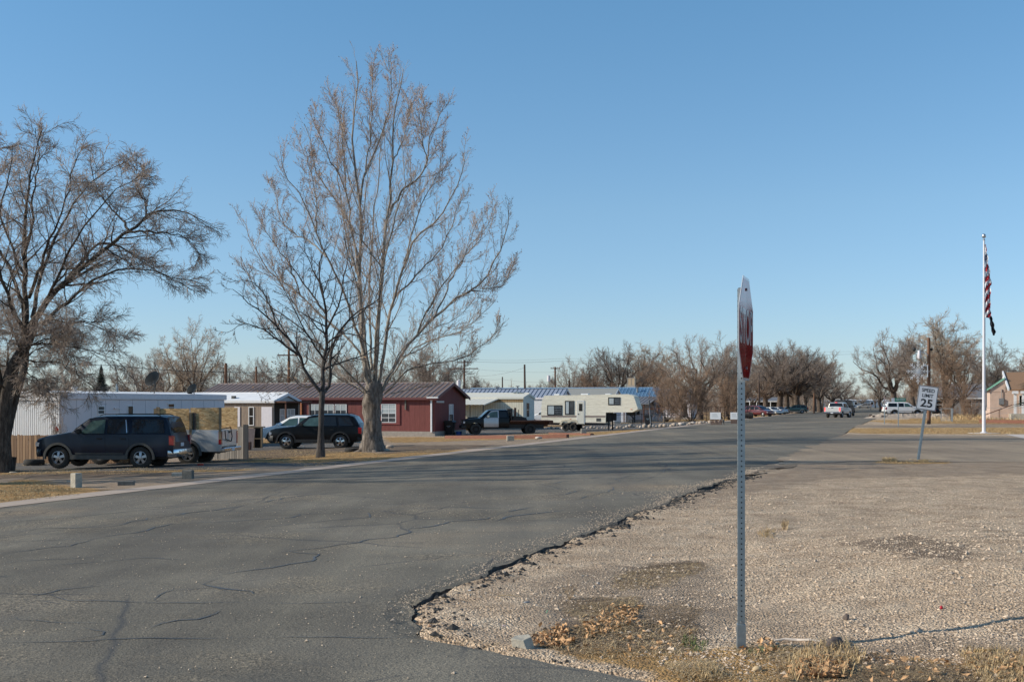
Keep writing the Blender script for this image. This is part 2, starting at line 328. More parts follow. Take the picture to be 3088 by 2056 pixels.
class MB:
    def __init__(s): s.v = []; s.f = []; s.m = []
    def add(s, vs, fs, mi=0):
        o = len(s.v); s.v += [tuple(v) for v in vs]
        for f in fs: s.f.append(tuple(i+o for i in f)); s.m.append(mi)
    def box(s, x0, x1, y0, y1, z0, z1, mi=0, b=0):
        if b:
            b = min(b, abs(x1-x0)/2.1, abs(y1-y0)/2.1, abs(z1-z0)/2.1)
            vs = []; 
            for (xa, xb, ya, yb, z) in ((x0+b, x1-b, y0+b, y1-b, z0), (x0, x1, y0, y1, z0+b), (x0, x1, y0, y1, z1-b), (x0+b, x1-b, y0+b, y1-b, z1)):
                vs += [(xa, ya, z), (xb, ya, z), (xb, yb, z), (xa, yb, z)]
            fs = [(3, 2, 1, 0), (12, 13, 14, 15)]
            for k in range(3):
                for i in range(4): j = (i+1) % 4; fs.append((k*4+i, k*4+j, k*4+4+j, k*4+4+i))
            s.add(vs, fs, mi); return
        s.add([(x0, y0, z0), (x1, y0, z0), (x1, y1, z0), (x0, y1, z0), (x0, y0, z1), (x1, y0, z1), (x1, y1, z1), (x0, y1, z1)],
              [(3, 2, 1, 0), (4, 5, 6, 7), (0, 1, 5, 4), (1, 2, 6, 5), (2, 3, 7, 6), (3, 0, 4, 7)], mi)
    def tube(s, p, q, r0, r1=None, n=8, mi=0, caps=True):
        r1 = r0 if r1 is None else r1; p = Vector(p); q = Vector(q); d = (q-p).normalized()
        a = d.orthogonal().normalized(); b = d.cross(a); vs = []
        for c, r in ((p, r0), (q, r1)):
            for i in range(n): t = 2*PI*i/n; vs.append(c+a*math.cos(t)*r+b*math.sin(t)*r)
        fs = [(i, (i+1) % n, n+(i+1) % n, n+i) for i in range(n)]
        if caps: fs += [tuple(range(n-1, -1, -1)), tuple(range(n, 2*n))]
        s.add(vs, fs, mi)
    def path(s, pts, r, n=6, mi=0):
        for i in range(len(pts)-1):
            ra = r[i] if isinstance(r, (list, tuple)) else r; rb = r[i+1] if isinstance(r, (list, tuple)) else r
            s.tube(pts[i], pts[i+1], ra, rb, n, mi)
    def prism(s, poly, a0, a1, axis='y', mi=0):
        n = len(poly)
        def f(p, a): return {'y': (p[0], a, p[1]), 'x': (a, p[0], p[1]), 'z': (p[0], p[1], a)}[axis]
        vs = [f(p, a0) for p in poly]+[f(p, a1) for p in poly]
        s.add(vs, [tuple(range(n)), tuple(range(2*n-1, n-1, -1))]+[(i, i+n, (i+1) % n+n, (i+1) % n) for i in range(n)], mi)
    def quad(s, a, b, c, d, mi=0): s.add([a, b, c, d], [(0, 1, 2, 3)], mi)
    def lathe(s, prof, n=20, axis='y', mi=0, c=(0, 0, 0)):
        vs = []; k = len(prof)
        for i in range(n):
            t = 2*PI*i/n
            for (r, a) in prof:
                p = {'y': (r*math.cos(t), a, r*math.sin(t)), 'z': (r*math.cos(t), r*math.sin(t), a), 'x': (a, r*math.cos(t), r*math.sin(t))}[axis]
                vs.append((p[0]+c[0], p[1]+c[1], p[2]+c[2]))
        s.add(vs, [(i*k+j, i*k+j+1, ((i+1) % n)*k+j+1, ((i+1) % n)*k+j) for i in range(n) for j in range(k-1)], mi)
    def mesh(s, name, mats, smooth=None):
        me = bpy.data.meshes.new(name); me.from_pydata(s.v, [], s.f)
        for m in (mats if isinstance(mats, (list, tuple)) else [mats]): me.materials.append(m)
        me.polygons.foreach_set('material_index', s.m)
        if smooth is not None:
            me.polygons.foreach_set('use_smooth', [True]*len(s.f)); me.update()
            import bmesh
            bm = bmesh.new(); bm.from_mesh(me); bmesh.ops.recalc_face_normals(bm, faces=bm.faces)
            for e in bm.edges:
                e.smooth = len(e.link_faces) == 2 and e.calc_face_angle(0) < math.radians(smooth)
            bm.to_mesh(me); bm.free()
        me.update(); return me
    def build(s, name, mats, parent=None, smooth=None, loc=None, rot=None): return link(name, s.mesh(name, mats, smooth), parent, loc, rot)
def text_mesh(body, size, mat, ext=.002, bold=.0, sx=1.0, align='CENTER', spacing=1.0):
    cu = bpy.data.curves.new('t', 'FONT'); cu.body = body; cu.size = size; cu.extrude = ext; cu.offset = bold; cu.align_x = align; cu.align_y = 'CENTER'; cu.space_character = spacing
    o = bpy.data.objects.new('t', cu); COL.objects.link(o)
    dg = bpy.context.evaluated_depsgraph_get(); me = bpy.data.meshes.new_from_object(o.evaluated_get(dg))
    bpy.data.objects.remove(o); bpy.data.curves.remove(cu)
    me.transform(Matrix.Diagonal((sx, 1, 1, 1))); me.transform(Matrix.Rotation(PI/2, 4, 'X'))   # text stands in xz, faces -y
    me.materials.clear(); me.materials.append(mat); return me
# ------------------------------------------------------------------ roads and ground
def vnoise(x, y, seed=0):
    """cheap value noise"""
    xi = np.floor(x).astype(np.int64); yi = np.floor(y).astype(np.int64); fx = x-xi; fy = y-yi
    fx = fx*fx*(3-2*fx); fy = fy*fy*(3-2*fy)
    def h(a, b):
        n = (a*374761393+b*668265263+seed*1274126177) & 0x7fffffff; n = ((n ^ (n >> 13))*1103515245) & 0x7fffffff; n = n ^ (n >> 16)
        return (n & 0xffff)/65535.0
    return (h(xi, yi)*(1-fx)+h(xi+1, yi)*fx)*(1-fy)+(h(xi, yi+1)*(1-fx)+h(xi+1, yi+1)*fx)*fy
edge_px = [(2260, 1640), (1560, 1575), (1300, 1525), (1100, 1480), (990, 1466), (945, 1450), (932, 1405), (920, 1388), (1000, 1358), (1040, 1345), (1150, 1300), (1250, 1258), (1330, 1225), (1410, 1195), (1500, 1165), (1560, 1138), (1640, 1110), (1690, 1100), (1800, 1062), (1870, 1037), (1940, 998), (1960, 985), (2000, 968), (2050, 948)]
ev = []; eu = []
for q in edge_px:
    p = PD(*q); a, b = uv(p.x, p.y); eu.append(a); ev.append(b)
o_ = np.argsort(ev); ev = np.array(ev)[o_]; eu = np.array(eu)[o_]
ev = np.concatenate([[-60, 5.2, 5.8], ev, [900]]); eu = np.concatenate([[-40, -40, -12], eu, [-1.6]])
def ur(v):
    base = np.interp(v, ev, eu)
    a = np.where(v < 60, 1.0, .0)*np.where(v > 8.2, 1, .3)
    return base+a*((vnoise(v*1.1, v*0, 3)-.5)*.26+(vnoise(v*4.0, v*0, 5)-.5)*.09+(vnoise(v*13.0, v*0, 9)-.5)*.03)
def mesh_grid(us_of_v, vs, zf, name, mats, kind='structure', ncol=14):
    V = []
    for v in vs:
        us = us_of_v(v)
        for u in us: x, y = xy(u, v); V.append((x, y, zf(x, y, u, v)))
    n = len(us_of_v(vs[0])); m = len(vs)
    idx = np.arange(n*m).reshape(m, n)
    f = np.stack([idx[:-1, 1:], idx[:-1, :-1], idx[1:, :-1], idx[1:, 1:]], -1).reshape(-1, 4)
    return V, f
vs = np.concatenate([np.arange(-30, 5, 5.0), np.arange(5, 30, .06), np.arange(30, 80, .4), np.arange(80, 200, 4), np.arange(200, 900, 40)])
rr = ur(vs); UL = 16.8
fr = np.array([0, .004, .01, .02, .04, .08, .15, .25, .4, .55, .7, .85, .94, 1.0])
Ug = rr[:, None]+(UL-rr[:, None])*fr[None, :]; Vg = np.repeat(vs[:, None], len(fr), 1)
X, Y = xy(Ug, Vg); Z = g(X, Y)
crumble = (1-sstep(0, .35, Ug-rr[:, None]))*sstep(6.5, 9, Vg)*(1-sstep(60, 80, Vg))
Z = Z-crumble*(.015+.03*vnoise(Ug*9, Vg*9, 4))+.004
idx = np.arange(Z.size).reshape(Z.shape)
faces = np.stack([idx[:-1, 1:], idx[:-1, :-1], idx[1:, :-1], idx[1:, 1:]], -1).reshape(-1, 4)
VV = np.stack([X, Y, Z], -1).reshape(-1, 3); mi = np.zeros(len(faces), int)
# broken edge skirt
sel = np.where((vs > 5.5) & (vs < 80))[0]; n0 = len(VV)
jx = (vnoise(vs[sel]*7, vs[sel]*0, 8)-.3)*.07
sx, sy = xy(rr[sel]-.01-jx, vs[sel]); sk = np.stack([sx, sy, Z[sel, 0]-.13], -1); VV = np.concatenate([VV, sk])
a = idx[sel[:-1], 0]; b_ = idx[sel[1:], 0]; c = n0+np.arange(len(sel)-1); d = c+1
faces = np.concatenate([faces, np.stack([a, b_, d, c], -1)]); mi = np.concatenate([mi, np.ones(len(a), int)])
# crack sealing ribbons laid on the road surface
def ribbon(pts, w, seedv=0, jitter=.05):
    global VV, faces, mi
    p = [PD(*q) for q in pts]; p = np.array([(q.x, q.y) for q in p])
    L = np.r_[0, np.cumsum(np.hypot(*np.diff(p, axis=0).T))]; t = np.arange(0, L[-1], .16)
    if len(t) < 3: return
    x = np.interp(t, L, p[:, 0]); y = np.interp(t, L, p[:, 1])
    tx = np.gradient(x); ty = np.gradient(y); nn = np.hypot(tx, ty)+1e-6; nx = -ty/nn; ny = tx/nn
    off = ((vnoise(t*1.1, t*0+seedv, 2)-.5)*.24+(vnoise(t*3.1, t*0+seedv, 6)-.5)*.14+(vnoise(t*6, t*0+seedv, 16)-.5)*.07)
    x = x+nx*off; y = y+ny*off; wd = w*.55*np.clip(-.08+1.5*vnoise(t*1.6, t*0+seedv, 7), .14, 1.5)*np.minimum(1, np.minimum(t, t[-1]-t)*2+.15)
    A = np.stack([x+nx*wd, y+ny*wd], -1); B = np.stack([x-nx*wd, y-ny*wd], -1)
    q = np.concatenate([A, B]); z = g(q[:, 0], q[:, 1])+.009; n0 = len(VV); k = len(t)
    VV = np.concatenate([VV, np.column_stack([q, z])]); i = np.arange(k-1)+n0
    faces = np.concatenate([faces, np.stack([i, i+k, i+k+1, i+1], -1)]); mi = np.concatenate([mi, np.full(k-1, 2)])
cracks = [([(0, 1229), (100, 1215), (250, 1212), (330, 1192), (430, 1182), (520, 1168), (640, 1148), (780, 1128)], .035), ([(0, 1270), (170, 1256), (250, 1233), (330, 1220), (400, 1206), (520, 1200), (680, 1190), (700, 1180)], .035),
 ([(0, 1200), (120, 1195), (240, 1183), (360, 1170), (500, 1158), (660, 1140), (720, 1132)], .025), ([(0, 1385), (220, 1390), (520, 1388), (780, 1386), (915, 1387)], .016), ([(0, 1482), (180, 1476), (420, 1470), (640, 1466), (900, 1466), (960, 1465)], .016),
 ([(590, 1213), (760, 1196), (840, 1190), (850, 1180), (920, 1172), (1050, 1166), (1180, 1168)], .03), ([(920, 1218), (1000, 1210), (1040, 1198), (1130, 1192), (1170, 1178), (1230, 1165)], .045), ([(640, 1270), (830, 1245), (920, 1235), (970, 1205)], .03),
 ([(500, 1320), (640, 1300), (720, 1288), (730, 1275), (660, 1265)], .03), ([(380, 1385), (395, 1357), (480, 1350), (570, 1372), (540, 1385)], .02), ([(30, 1380), (110, 1368), (200, 1352), (300, 1340), (420, 1338)], .02), ([(500, 1320), (480, 1345), (560, 1362), (565, 1372)], .04),
 ([(340, 1452), (400, 1430), (470, 1425), (510, 1400)], .03), ([(170, 1478), (240, 1462), (245, 1450), (180, 1445)], .03), ([(0, 1418), (100, 1430), (240, 1432), (420, 1428)], .012), ([(960, 1224), (1100, 1224), (1290, 1226)], .014),
 ([(1000, 1190), (1150, 1193), (1300, 1192)], .012), ([(980, 1200), (1100, 1216), (1290, 1212)], .014), ([(840, 1243), (900, 1247), (1100, 1250), (1240, 1256)], .012), ([(700, 1120), (900, 1105), (1100, 1085), (1300, 1060), (1500, 1040)], .03),
 ([(400, 1160), (560, 1150), (700, 1140), (900, 1122)], .025), ([(1140, 1200), (1180, 1188), (1240, 1180), (1300, 1172)], .05), ([(520, 1186), (650, 1184), (780, 1180)], .02), ([(1100, 1130), (1260, 1112), (1400, 1095)], .03), ([(0, 1245), (200, 1240), (330, 1232), (420, 1229)], .018),
 ([(240, 1195), (290, 1188), (400, 1183), (520, 1170)], .03), ([(600, 1160), (700, 1150), (760, 1156), (900, 1150)], .02), ([(250, 1172), (420, 1163), (600, 1150)], .02), ([(860, 1084), (1050, 1070), (1250, 1046), (1450, 1020)], .03), ([(1320, 1150), (1420, 1120), (1500, 1098), (1580, 1060)], .02),
 ([(1280, 1140), (1380, 1118), (1470, 1086)], .03), ([(0, 1370), (90, 1372), (150, 1382), (380, 1385)], .02), ([(110, 1300), (250, 1292), (330, 1284), (450, 1290)], .02), ([(0, 1300), (60, 1290), (190, 1284), (300, 1278)], .025)]
for k, (pts, w) in enumerate(cracks): ribbon(pts, w, k*3.7)
road = link('road', np_mesh('road', VV, faces, [m_road, m_edge, m_seal], mi)); tag(road, kind='structure')

# gutter
def strip(name, u0, u1, v0, v1, mat, dz=.006, nv=120, jit=0):
    vv = np.linspace(v0, v1, nv); k = 6; uu = np.linspace(u0, u1, k)
    Ug, Vg = np.meshgrid(uu, vv)
    if jit: Ug = Ug.copy(); Ug[:, -1] += (vnoise(vv*.8, vv*0, 12)-.5)*jit
    X, Y = xy(Ug, Vg); Z = g(X, Y)+dz; idx = np.arange(Z.size).reshape(Z.shape)
    f = np.stack([idx[:-1, 1:], idx[:-1, :-1], idx[1:, :-1], idx[1:, 1:]], -1).reshape(-1, 4)
    return tag(link(name, np_mesh(name, np.stack([X, Y, Z], -1), f, mat)), kind='structure')
strip('gutter', UL-.05, UL+.95, -30, 400, m_conc, .012, 900, .35)
def flat_sheet(name, pts, mat, z, jit=.25):
    out = []
    for i in range(len(pts)):
        a = Vector(pts[i]); b = Vector(pts[(i+1) % len(pts)]); n = max(1, int((b-a).length/.8))
        if (b-a).length > 90: n = 1
        for k in range(n):
            p = a.lerp(b, k/n); out.append((p.x+random.uniform(-jit, jit)*(k > 0), p.y+random.uniform(-jit, jit)*(k > 0), z))
    mb = MB(); mb.add(out, [tuple(range(len(out)))]); return tag(mb.build(name, mat), kind='structure')
flat_sheet('parking_lot', [xy(3.5, 28.9), xy(3.2, 33), xy(2.9, 50), xy(2.0, 71.5), xy(-7.3, 70), xy(-60, 66), xy(-60, 39), xy(-12, 39), xy(-4.1, 39.2), xy(.4, 38.5), xy(2.3, 36.8), xy(2.9, 31)], m_lot, .008)
flat_sheet('side_street', [xy(2, 92.5), xy(2, 102.5), xy(-4, 101), xy(-120, 101), xy(-120, 93.6), xy(-4, 93.6)], m_lot, .008, .15)
q = [P(3025, 1309.5), P(3088, 1322), P(3180, 1322), P(3180, 1309.5)]
flat_sheet('concrete_apron', [(p.x, p.y) for p in q], m_slab, .016, 0)

# terrain
ul = np.concatenate([[-3000, -1200, -500, -250, -120, -80], np.arange(-60, -7, .9), np.arange(-7, 5.2, .1), np.arange(5.2, 16.6, 1.4), np.arange(16.6, 34, .3), np.arange(34, 60, .9), [75, 100, 150, 260, 500, 1200, 3000]])
vl = np.concatenate([[-600, -100, -20, 0], np.arange(3, 22, .1), np.arange(22, 60, .3), np.arange(60, 130, .7), np.arange(130, 260, 5), [300, 380, 500, 800, 1500, 3500]])
Ug, Vg = np.meshgrid(ul, vl); X, Y = xy(Ug, Vg); Z = g(X, Y)
R = ur(Vg); ins = sstep(-.04, .02, np.minimum(Ug-R, (UL+.4)-Ug)); dout = np.clip(R-Ug, 0, 9)
near = sstep(7, 8.8, Vg)*(1-sstep(34, 60, Vg))
lip = (1-sstep(0, .9, dout))*near*(Ug < R)
Z = Z-lip*np.clip(.15*(vnoise(Vg*.8, Ug*.4, 21)*.7+vnoise(Vg*2.6, Ug*.8, 23)*.3-.36), -.012, .075)-ins*.14
rough = (Ug < R-.02)*(Vg < 37)*1.0+(Ug > UL+1.2)*(Ug < 60)*(Vg < 200)*.9
Z = Z+rough*((vnoise(Ug*.9, Vg*.9, 31)-.5)*.05+(vnoise(Ug*3.1, Vg*3.1, 33)-.5)*.03+(vnoise(Ug*8.3, Vg*8.3, 35)-.5)*.016)
def poly_mask(polyD, soft=.6):
    pts = np.array([tuple(PD(*q))[:2] for q in polyD]); x = X.ravel(); y = Y.ravel(); best = np.full(x.shape, 1e9); ins = np.zeros(x.shape, bool)
    for i in range(len(pts)):
        a = pts[i]; b = pts[(i+1) % len(pts)]; d = b-a; L = d@d+1e-9
        t = np.clip(((x-a[0])*d[0]+(y-a[1])*d[1])/L, 0, 1); best = np.minimum(best, np.hypot(x-a[0]-t*d[0], y-a[1]-t*d[1]))
        c = ((a[1] > y) != (b[1] > y)) & (x < (b[0]-a[0])*(y-a[1])/(b[1]-a[1]+1e-12)+a[0]); ins ^= c
    s = np.where(ins, best, -best); return np.clip(.5+s/(2*soft), 0, 1).reshape(X.shape)
grass_polys = [([(-200, 1120), (0, 1112), (60, 1100), (200, 1122), (290, 1135), (130, 1152), (-200, 1165)], .7), ([(-200, 1078), (0, 1080), (300, 1076), (600, 1077), (540, 1084), (200, 1090), (-200, 1096)], .5),
  ([(560, 1062), (565, 1036), (700, 1034), (880, 1042), (1000, 1033), (1090, 1036), (900, 1060), (700, 1072)], .8), ([(880, 1006), (1300, 997), (1500, 985), (1430, 996), (1230, 1009), (900, 1018)], .8), ([(1330, 1000), (1550, 978), (1660, 970), (1500, 984), (1360, 999)], .8),
  ([(1940, 994), (1955, 985), (2150, 984), (2500, 982), (2500, 999), (2000, 997)], .8), ([(1985, 967), (2200, 962), (2500, 958), (2500, 973), (2060, 974)], 1.5), ([(2140, 955), (2500, 950), (2500, 962), (2150, 962)], 2.0),
  ([(1530, 966), (1650, 962), (1900, 950), (1920, 953), (1700, 966), (1560, 974)], .8), ([(1700, 955), (1920, 947), (1930, 950), (1720, 962)], .8), ([(-400, 1040), (0, 1045), (130, 1062), (100, 1076), (-400, 1090)], .6),
  ([(2010, 1063), (2040, 1050), (2190, 1055), (2180, 1066), (2060, 1067)], .3), ([(1480, 1490), (1780, 1478), (2000, 1500), (2400, 1530), (2500, 1660), (1700, 1640), (1500, 1545), (1290, 1500), (1230, 1470), (1330, 1440)], .25)]
dirt_polys = [([(-900, 1170), (-900, 1000), (600, 1000), (900, 1010), (1400, 985), (1650, 960), (2000, 935), (1890, 950), (1640, 975), (1400, 1005), (1000, 1048), (640, 1098), (0, 1162)], 1.0), ([(1230, 1330), (1500, 1290), (1640, 1290), (1660, 1350), (1700, 1400), (1600, 1500), (1240, 1480)], .5),
  ([(1500, 1165), (1690, 1100), (1860, 1062), (2400, 1055), (2400, 1090), (1900, 1100), (1600, 1170)], 1.2), ([(1700, 1480), (2400, 1440), (2400, 1500), (2000, 1500), (1720, 1500)], .3), ([(1990, 985), (2500, 960), (2500, 990), (1990, 990)], 2)]
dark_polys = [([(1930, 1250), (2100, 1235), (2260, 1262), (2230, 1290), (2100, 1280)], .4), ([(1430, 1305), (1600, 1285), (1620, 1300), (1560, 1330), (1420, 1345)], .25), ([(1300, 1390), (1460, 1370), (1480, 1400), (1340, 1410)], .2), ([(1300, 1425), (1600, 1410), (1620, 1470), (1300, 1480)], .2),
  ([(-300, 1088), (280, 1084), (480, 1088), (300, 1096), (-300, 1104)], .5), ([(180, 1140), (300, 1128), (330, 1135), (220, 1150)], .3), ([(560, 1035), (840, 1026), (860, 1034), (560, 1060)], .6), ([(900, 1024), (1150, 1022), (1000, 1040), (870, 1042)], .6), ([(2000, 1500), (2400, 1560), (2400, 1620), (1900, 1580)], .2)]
drive_polys = [([(-500, 1064), (380, 1062), (700, 1064), (880, 1058), (830, 1072), (560, 1079), (-500, 1079)], .15), ([(555, 1022), (800, 1018), (890, 1022), (890, 1030), (700, 1032), (560, 1036)], .3), ([(1050, 998), (1390, 992), (1560, 980), (1640, 968), (1480, 972), (1060, 990)], .5)]
def combine(L): 
    m = np.zeros(X.shape)
    for p, s in L: m = np.maximum(m, poly_mask(p, s))
    return m
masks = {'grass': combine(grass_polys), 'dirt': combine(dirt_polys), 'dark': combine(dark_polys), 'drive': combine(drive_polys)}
far = ((Ug > 18.5) & (Vg > 90)) | (Ug < -14)&(Vg > 60) | (Vg > 110)&(Ug < -3) | (Ug > 36)
masks['grass'] = np.maximum(masks['grass'], far*.62); masks['dirt'] = np.maximum(masks['dirt'], far*.9)
idx = np.arange(Z.size).reshape(Z.shape)
f = np.stack([idx[:-1, 1:], idx[:-1, :-1], idx[1:, :-1], idx[1:, 1:]], -1).reshape(-1, 4)
gme = np_mesh('ground', np.stack([X, Y, Z], -1), f, m_ground, smooth=True)
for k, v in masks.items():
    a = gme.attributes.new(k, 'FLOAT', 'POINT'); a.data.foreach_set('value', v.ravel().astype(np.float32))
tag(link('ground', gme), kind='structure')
TZ = Z.copy()
def gz(x, y):
    """ground height with its relief (bilinear in the street grid)"""
    u, v = uv(x, y); i = int(np.clip(np.searchsorted(vl, v)-1, 0, len(vl)-2)); j = int(np.clip(np.searchsorted(ul, u)-1, 0, len(ul)-2))
    a = (v-vl[i])/(vl[i+1]-vl[i]); b = (u-ul[j])/(ul[j+1]-ul[j])
    return float((TZ[i, j]*(1-b)+TZ[i, j+1]*b)*(1-a)+(TZ[i+1, j]*(1-b)+TZ[i+1, j+1]*b)*a)
def Gz(x, y):
    u, v = uv(x, y); i = np.clip(np.searchsorted(vl, v)-1, 0, len(vl)-2); j = np.clip(np.searchsorted(ul, u)-1, 0, len(ul)-2)
    a = (v-vl[i])/(vl[i+1]-vl[i]); b = (u-ul[j])/(ul[j+1]-ul[j])
    return (TZ[i, j]*(1-b)+TZ[i, j+1]*b)*(1-a)+(TZ[i+1, j]*(1-b)+TZ[i+1, j+1]*b)*a

# ------------------------------------------------------------------ loose stuff on the ground
def in_poly(x, y, pts):
    ins = np.zeros(x.shape, bool)
    for i in range(len(pts)):
        a = pts[i]; b = pts[(i+1) % len(pts)]; ins ^= ((a[1] > y) != (b[1] > y)) & (x < (b[0]-a[0])*(y-a[1])/(b[1]-a[1]+1e-12)+a[0])
    return ins
def scatter_in(polyD, n, rng=RNG):
    pts = np.array([tuple(PD(*q))[:2] for q in polyD]); lo = pts.min(0); hi = pts.max(0); k = int(n*4)+20
    x = rng.uniform(lo[0], hi[0], k); y = rng.uniform(lo[1], hi[1], k); s = in_poly(x, y, pts); return x[s][:n], y[s][:n]
def pebbles(name, x, y, size, mat, flat=.55, zoff=0, rng=RNG):
    """octahedral stones with jittered corners"""
    n = len(x); base = np.array([(1, 0, 0), (0, 1, 0), (-1, 0, 0), (0, -1, 0), (0, 0, 1), (0, 0, -.6), (.6, .6, .55), (-.6, -.6, .5)])[None, :6]
    v = base*rng.uniform(.65, 1.25, (n, 6, 1)); v = v+rng.uniform(-.15, .15, v.shape); an = rng.uniform(0, 2*PI, n)
    c, s = np.cos(an)[:, None], np.sin(an)[:, None]; vx = v[..., 0]*c-v[..., 1]*s*.75; vy = v[..., 0]*s+v[..., 1]*c*.75
    v = np.stack([vx, vy, v[..., 2]*flat], -1)*size[:, None, None]
    z = Gz(x, y)+zoff+size*.12; v += np.stack([x, y, z], -1)[:, None, :]
    f = np.array([(0, 1, 4), (1, 2, 4), (2, 3, 4), (3, 0, 4), (1, 0, 5), (2, 1, 5), (3, 2, 5), (0, 3, 5)])[None]+(np.arange(n)*6)[:, None, None]
    return np_mesh(name, v.reshape(-1, 3), f.reshape(-1, 3), mat)
def blades(name, x, y, h, mats, spread=.5, w=.0035, rng=RNG, lay=0.0, zbase=None):
    n = len(x); an = rng.uniform(0, 2*PI, n); ln = rng.uniform(.1, 1, n)*spread+lay; hh = h*rng.uniform(.5, 1.15, n)
    z = (Gz(x, y) if zbase is None else zbase); dx, dy = np.cos(an), np.sin(an); p0 = np.stack([x, y, z-.005], -1)
    m = p0+np.stack([dx*hh*ln*.35, dy*hh*ln*.35, hh*.6/(1+lay)], -1); t = p0+np.stack([dx*hh*ln, dy*hh*ln, hh*rng.uniform(.55, 1, n)/(1+2*lay)], -1)
    sd = np.stack([-dy, dx, 0*dx], -1)*w*rng.uniform(.6, 1.3, n)[:, None]; V = np.stack([p0-sd, p0+sd, m+sd*.8, m-sd*.8, t], 1)
    b = (np.arange(n)*5)[:, None]; f4 = b+np.array([[0, 1, 2, 3]]); f3 = b+np.array([[3, 2, 4, 4]])
    return np_mesh(name, V.reshape(-1, 3), np.concatenate([f4, np.stack([f3[:, 0], f3[:, 1], f3[:, 2], f3[:, 2]], -1)])[:0] if 0 else np.concatenate([np.stack([b[:, 0], b[:, 0]+1, b[:, 0]+2], -1), np.stack([b[:, 0], b[:, 0]+2, b[:, 0]+3], -1), np.stack([b[:, 0]+3, b[:, 0]+2, b[:, 0]+4], -1)]), mats)
def leaves_mesh(name, x, y, size, mat, lift=.03, rng=RNG):
    n = len(x); z = Gz(x, y)+rng.uniform(.003, lift, n); c = np.stack([x, y, z], -1)
    a = rng.normal(size=(n, 3)); a[:, 2] *= .55; a /= np.linalg.norm(a, axis=1)[:, None]; b = np.cross(a, rng.normal(size=(n, 3))*np.array([.4, .4, 1])); b /= np.linalg.norm(b, axis=1)[:, None]; nn = np.cross(a, b)
    s = size*rng.uniform(.5, 1.2, n)[:, None]
    V = np.stack([c-a*s, c-b*s*.62+nn*s*.25, c+a*s*1.1, c+b*s*.62+nn*s*.3], 1); o = (np.arange(n)*4)[:, None]
    return np_mesh(name, V.reshape(-1, 3), np.concatenate([o+np.array([[0, 1, 2]]), o+np.array([[0, 2, 3]])]), mat)
# pebbles over the gravel shoulder (density falls with distance)
xs = []; ys = []
for (dens, y0, y1) in ((1900, 6.6, 10), (1150, 10, 15), (420, 15, 24)):
    A = (y1-y0)*(y1+y0)*.46; n = int(A*dens)
    yy = np.sqrt(RNG.uniform(y0*y0, y1*y1, n)); xx = RNG.uniform(-.46, .46, n)*yy; xs.append(xx); ys.append(yy)
xs = np.concatenate(xs); ys = np.concatenate(ys); u_, v_ = uv(xs, ys); k = (u_ < ur(v_)-.03); xs, ys, u_, v_ = xs[k], ys[k], u_[k], v_[k]
dens = vnoise(xs*.8, ys*.8, 41)*.6+vnoise(xs*2.3, ys*2.3, 43)*.4+.25*sstep(1, 4, xs)-.1; k = RNG.uniform(0, 1, len(xs)) < np.clip((dens-.34)*2.6, .03, 1)
xs, ys = xs[k], ys[k]; sz = np.clip(RNG.lognormal(math.log(.0064), .6, len(xs)), .0035, .04)
tag(link('gravel', pebbles('gravel', xs, ys, sz, m_pebble)), 'loose pale gravel covering the shoulder and the mound', 'gravel', kind='stuff')
# crumbs of asphalt and grit along the broken edge
v = np.sqrt(RNG.uniform(8**2, 30**2, 3200)); off = np.abs(RNG.normal(0, .22, len(v))); u0 = ur(v)-off+.05; x, y = xy(u0, v); k = (v > 9.3) | (off > .05)
tag(link('asphalt_crumbs', pebbles('asphalt_crumbs', x[k], y[k], np.clip(RNG.lognormal(math.log(.016), .6, k.sum()), .006, .07), m_edge)), 'dark crumbs of broken asphalt along the road edge', 'rubble', kind='stuff')
yy = np.sqrt(RNG.uniform(7.5**2, 26**2, 4200)); xx = RNG.uniform(-.44, .2, len(yy))*yy
ve = np.sqrt(RNG.uniform(8.2**2, 34**2, 9000)); ue = ur(ve)+np.abs(RNG.normal(0, .32, len(ve)))*(.3+1.2*vnoise(ve*.9, ve*0, 61)); xe, ye_ = xy(ue, ve); xx = np.r_[xx, xe]; yy = np.r_[yy, ye_]
u_, v_ = uv(xx, yy); k = u_ > ur(v_)+.004; xx, yy = xx[k], yy[k]
z = g(xx, yy); me = pebbles('grit', xx, yy, np.clip(RNG.lognormal(math.log(.006), .5, len(xx)), .003, .022), m_pebble, zoff=0)
co = np.empty(len(me.vertices)*3, np.float32); me.vertices.foreach_get('co', co); co = co.reshape(-1, 3); co[:, 2] += np.repeat(z+.006-Gz(xx, yy), 6); me.vertices.foreach_set('co', co.ravel())
tag(link('grit', me), 'small grit scattered over the near asphalt', 'grit', kind='stuff')
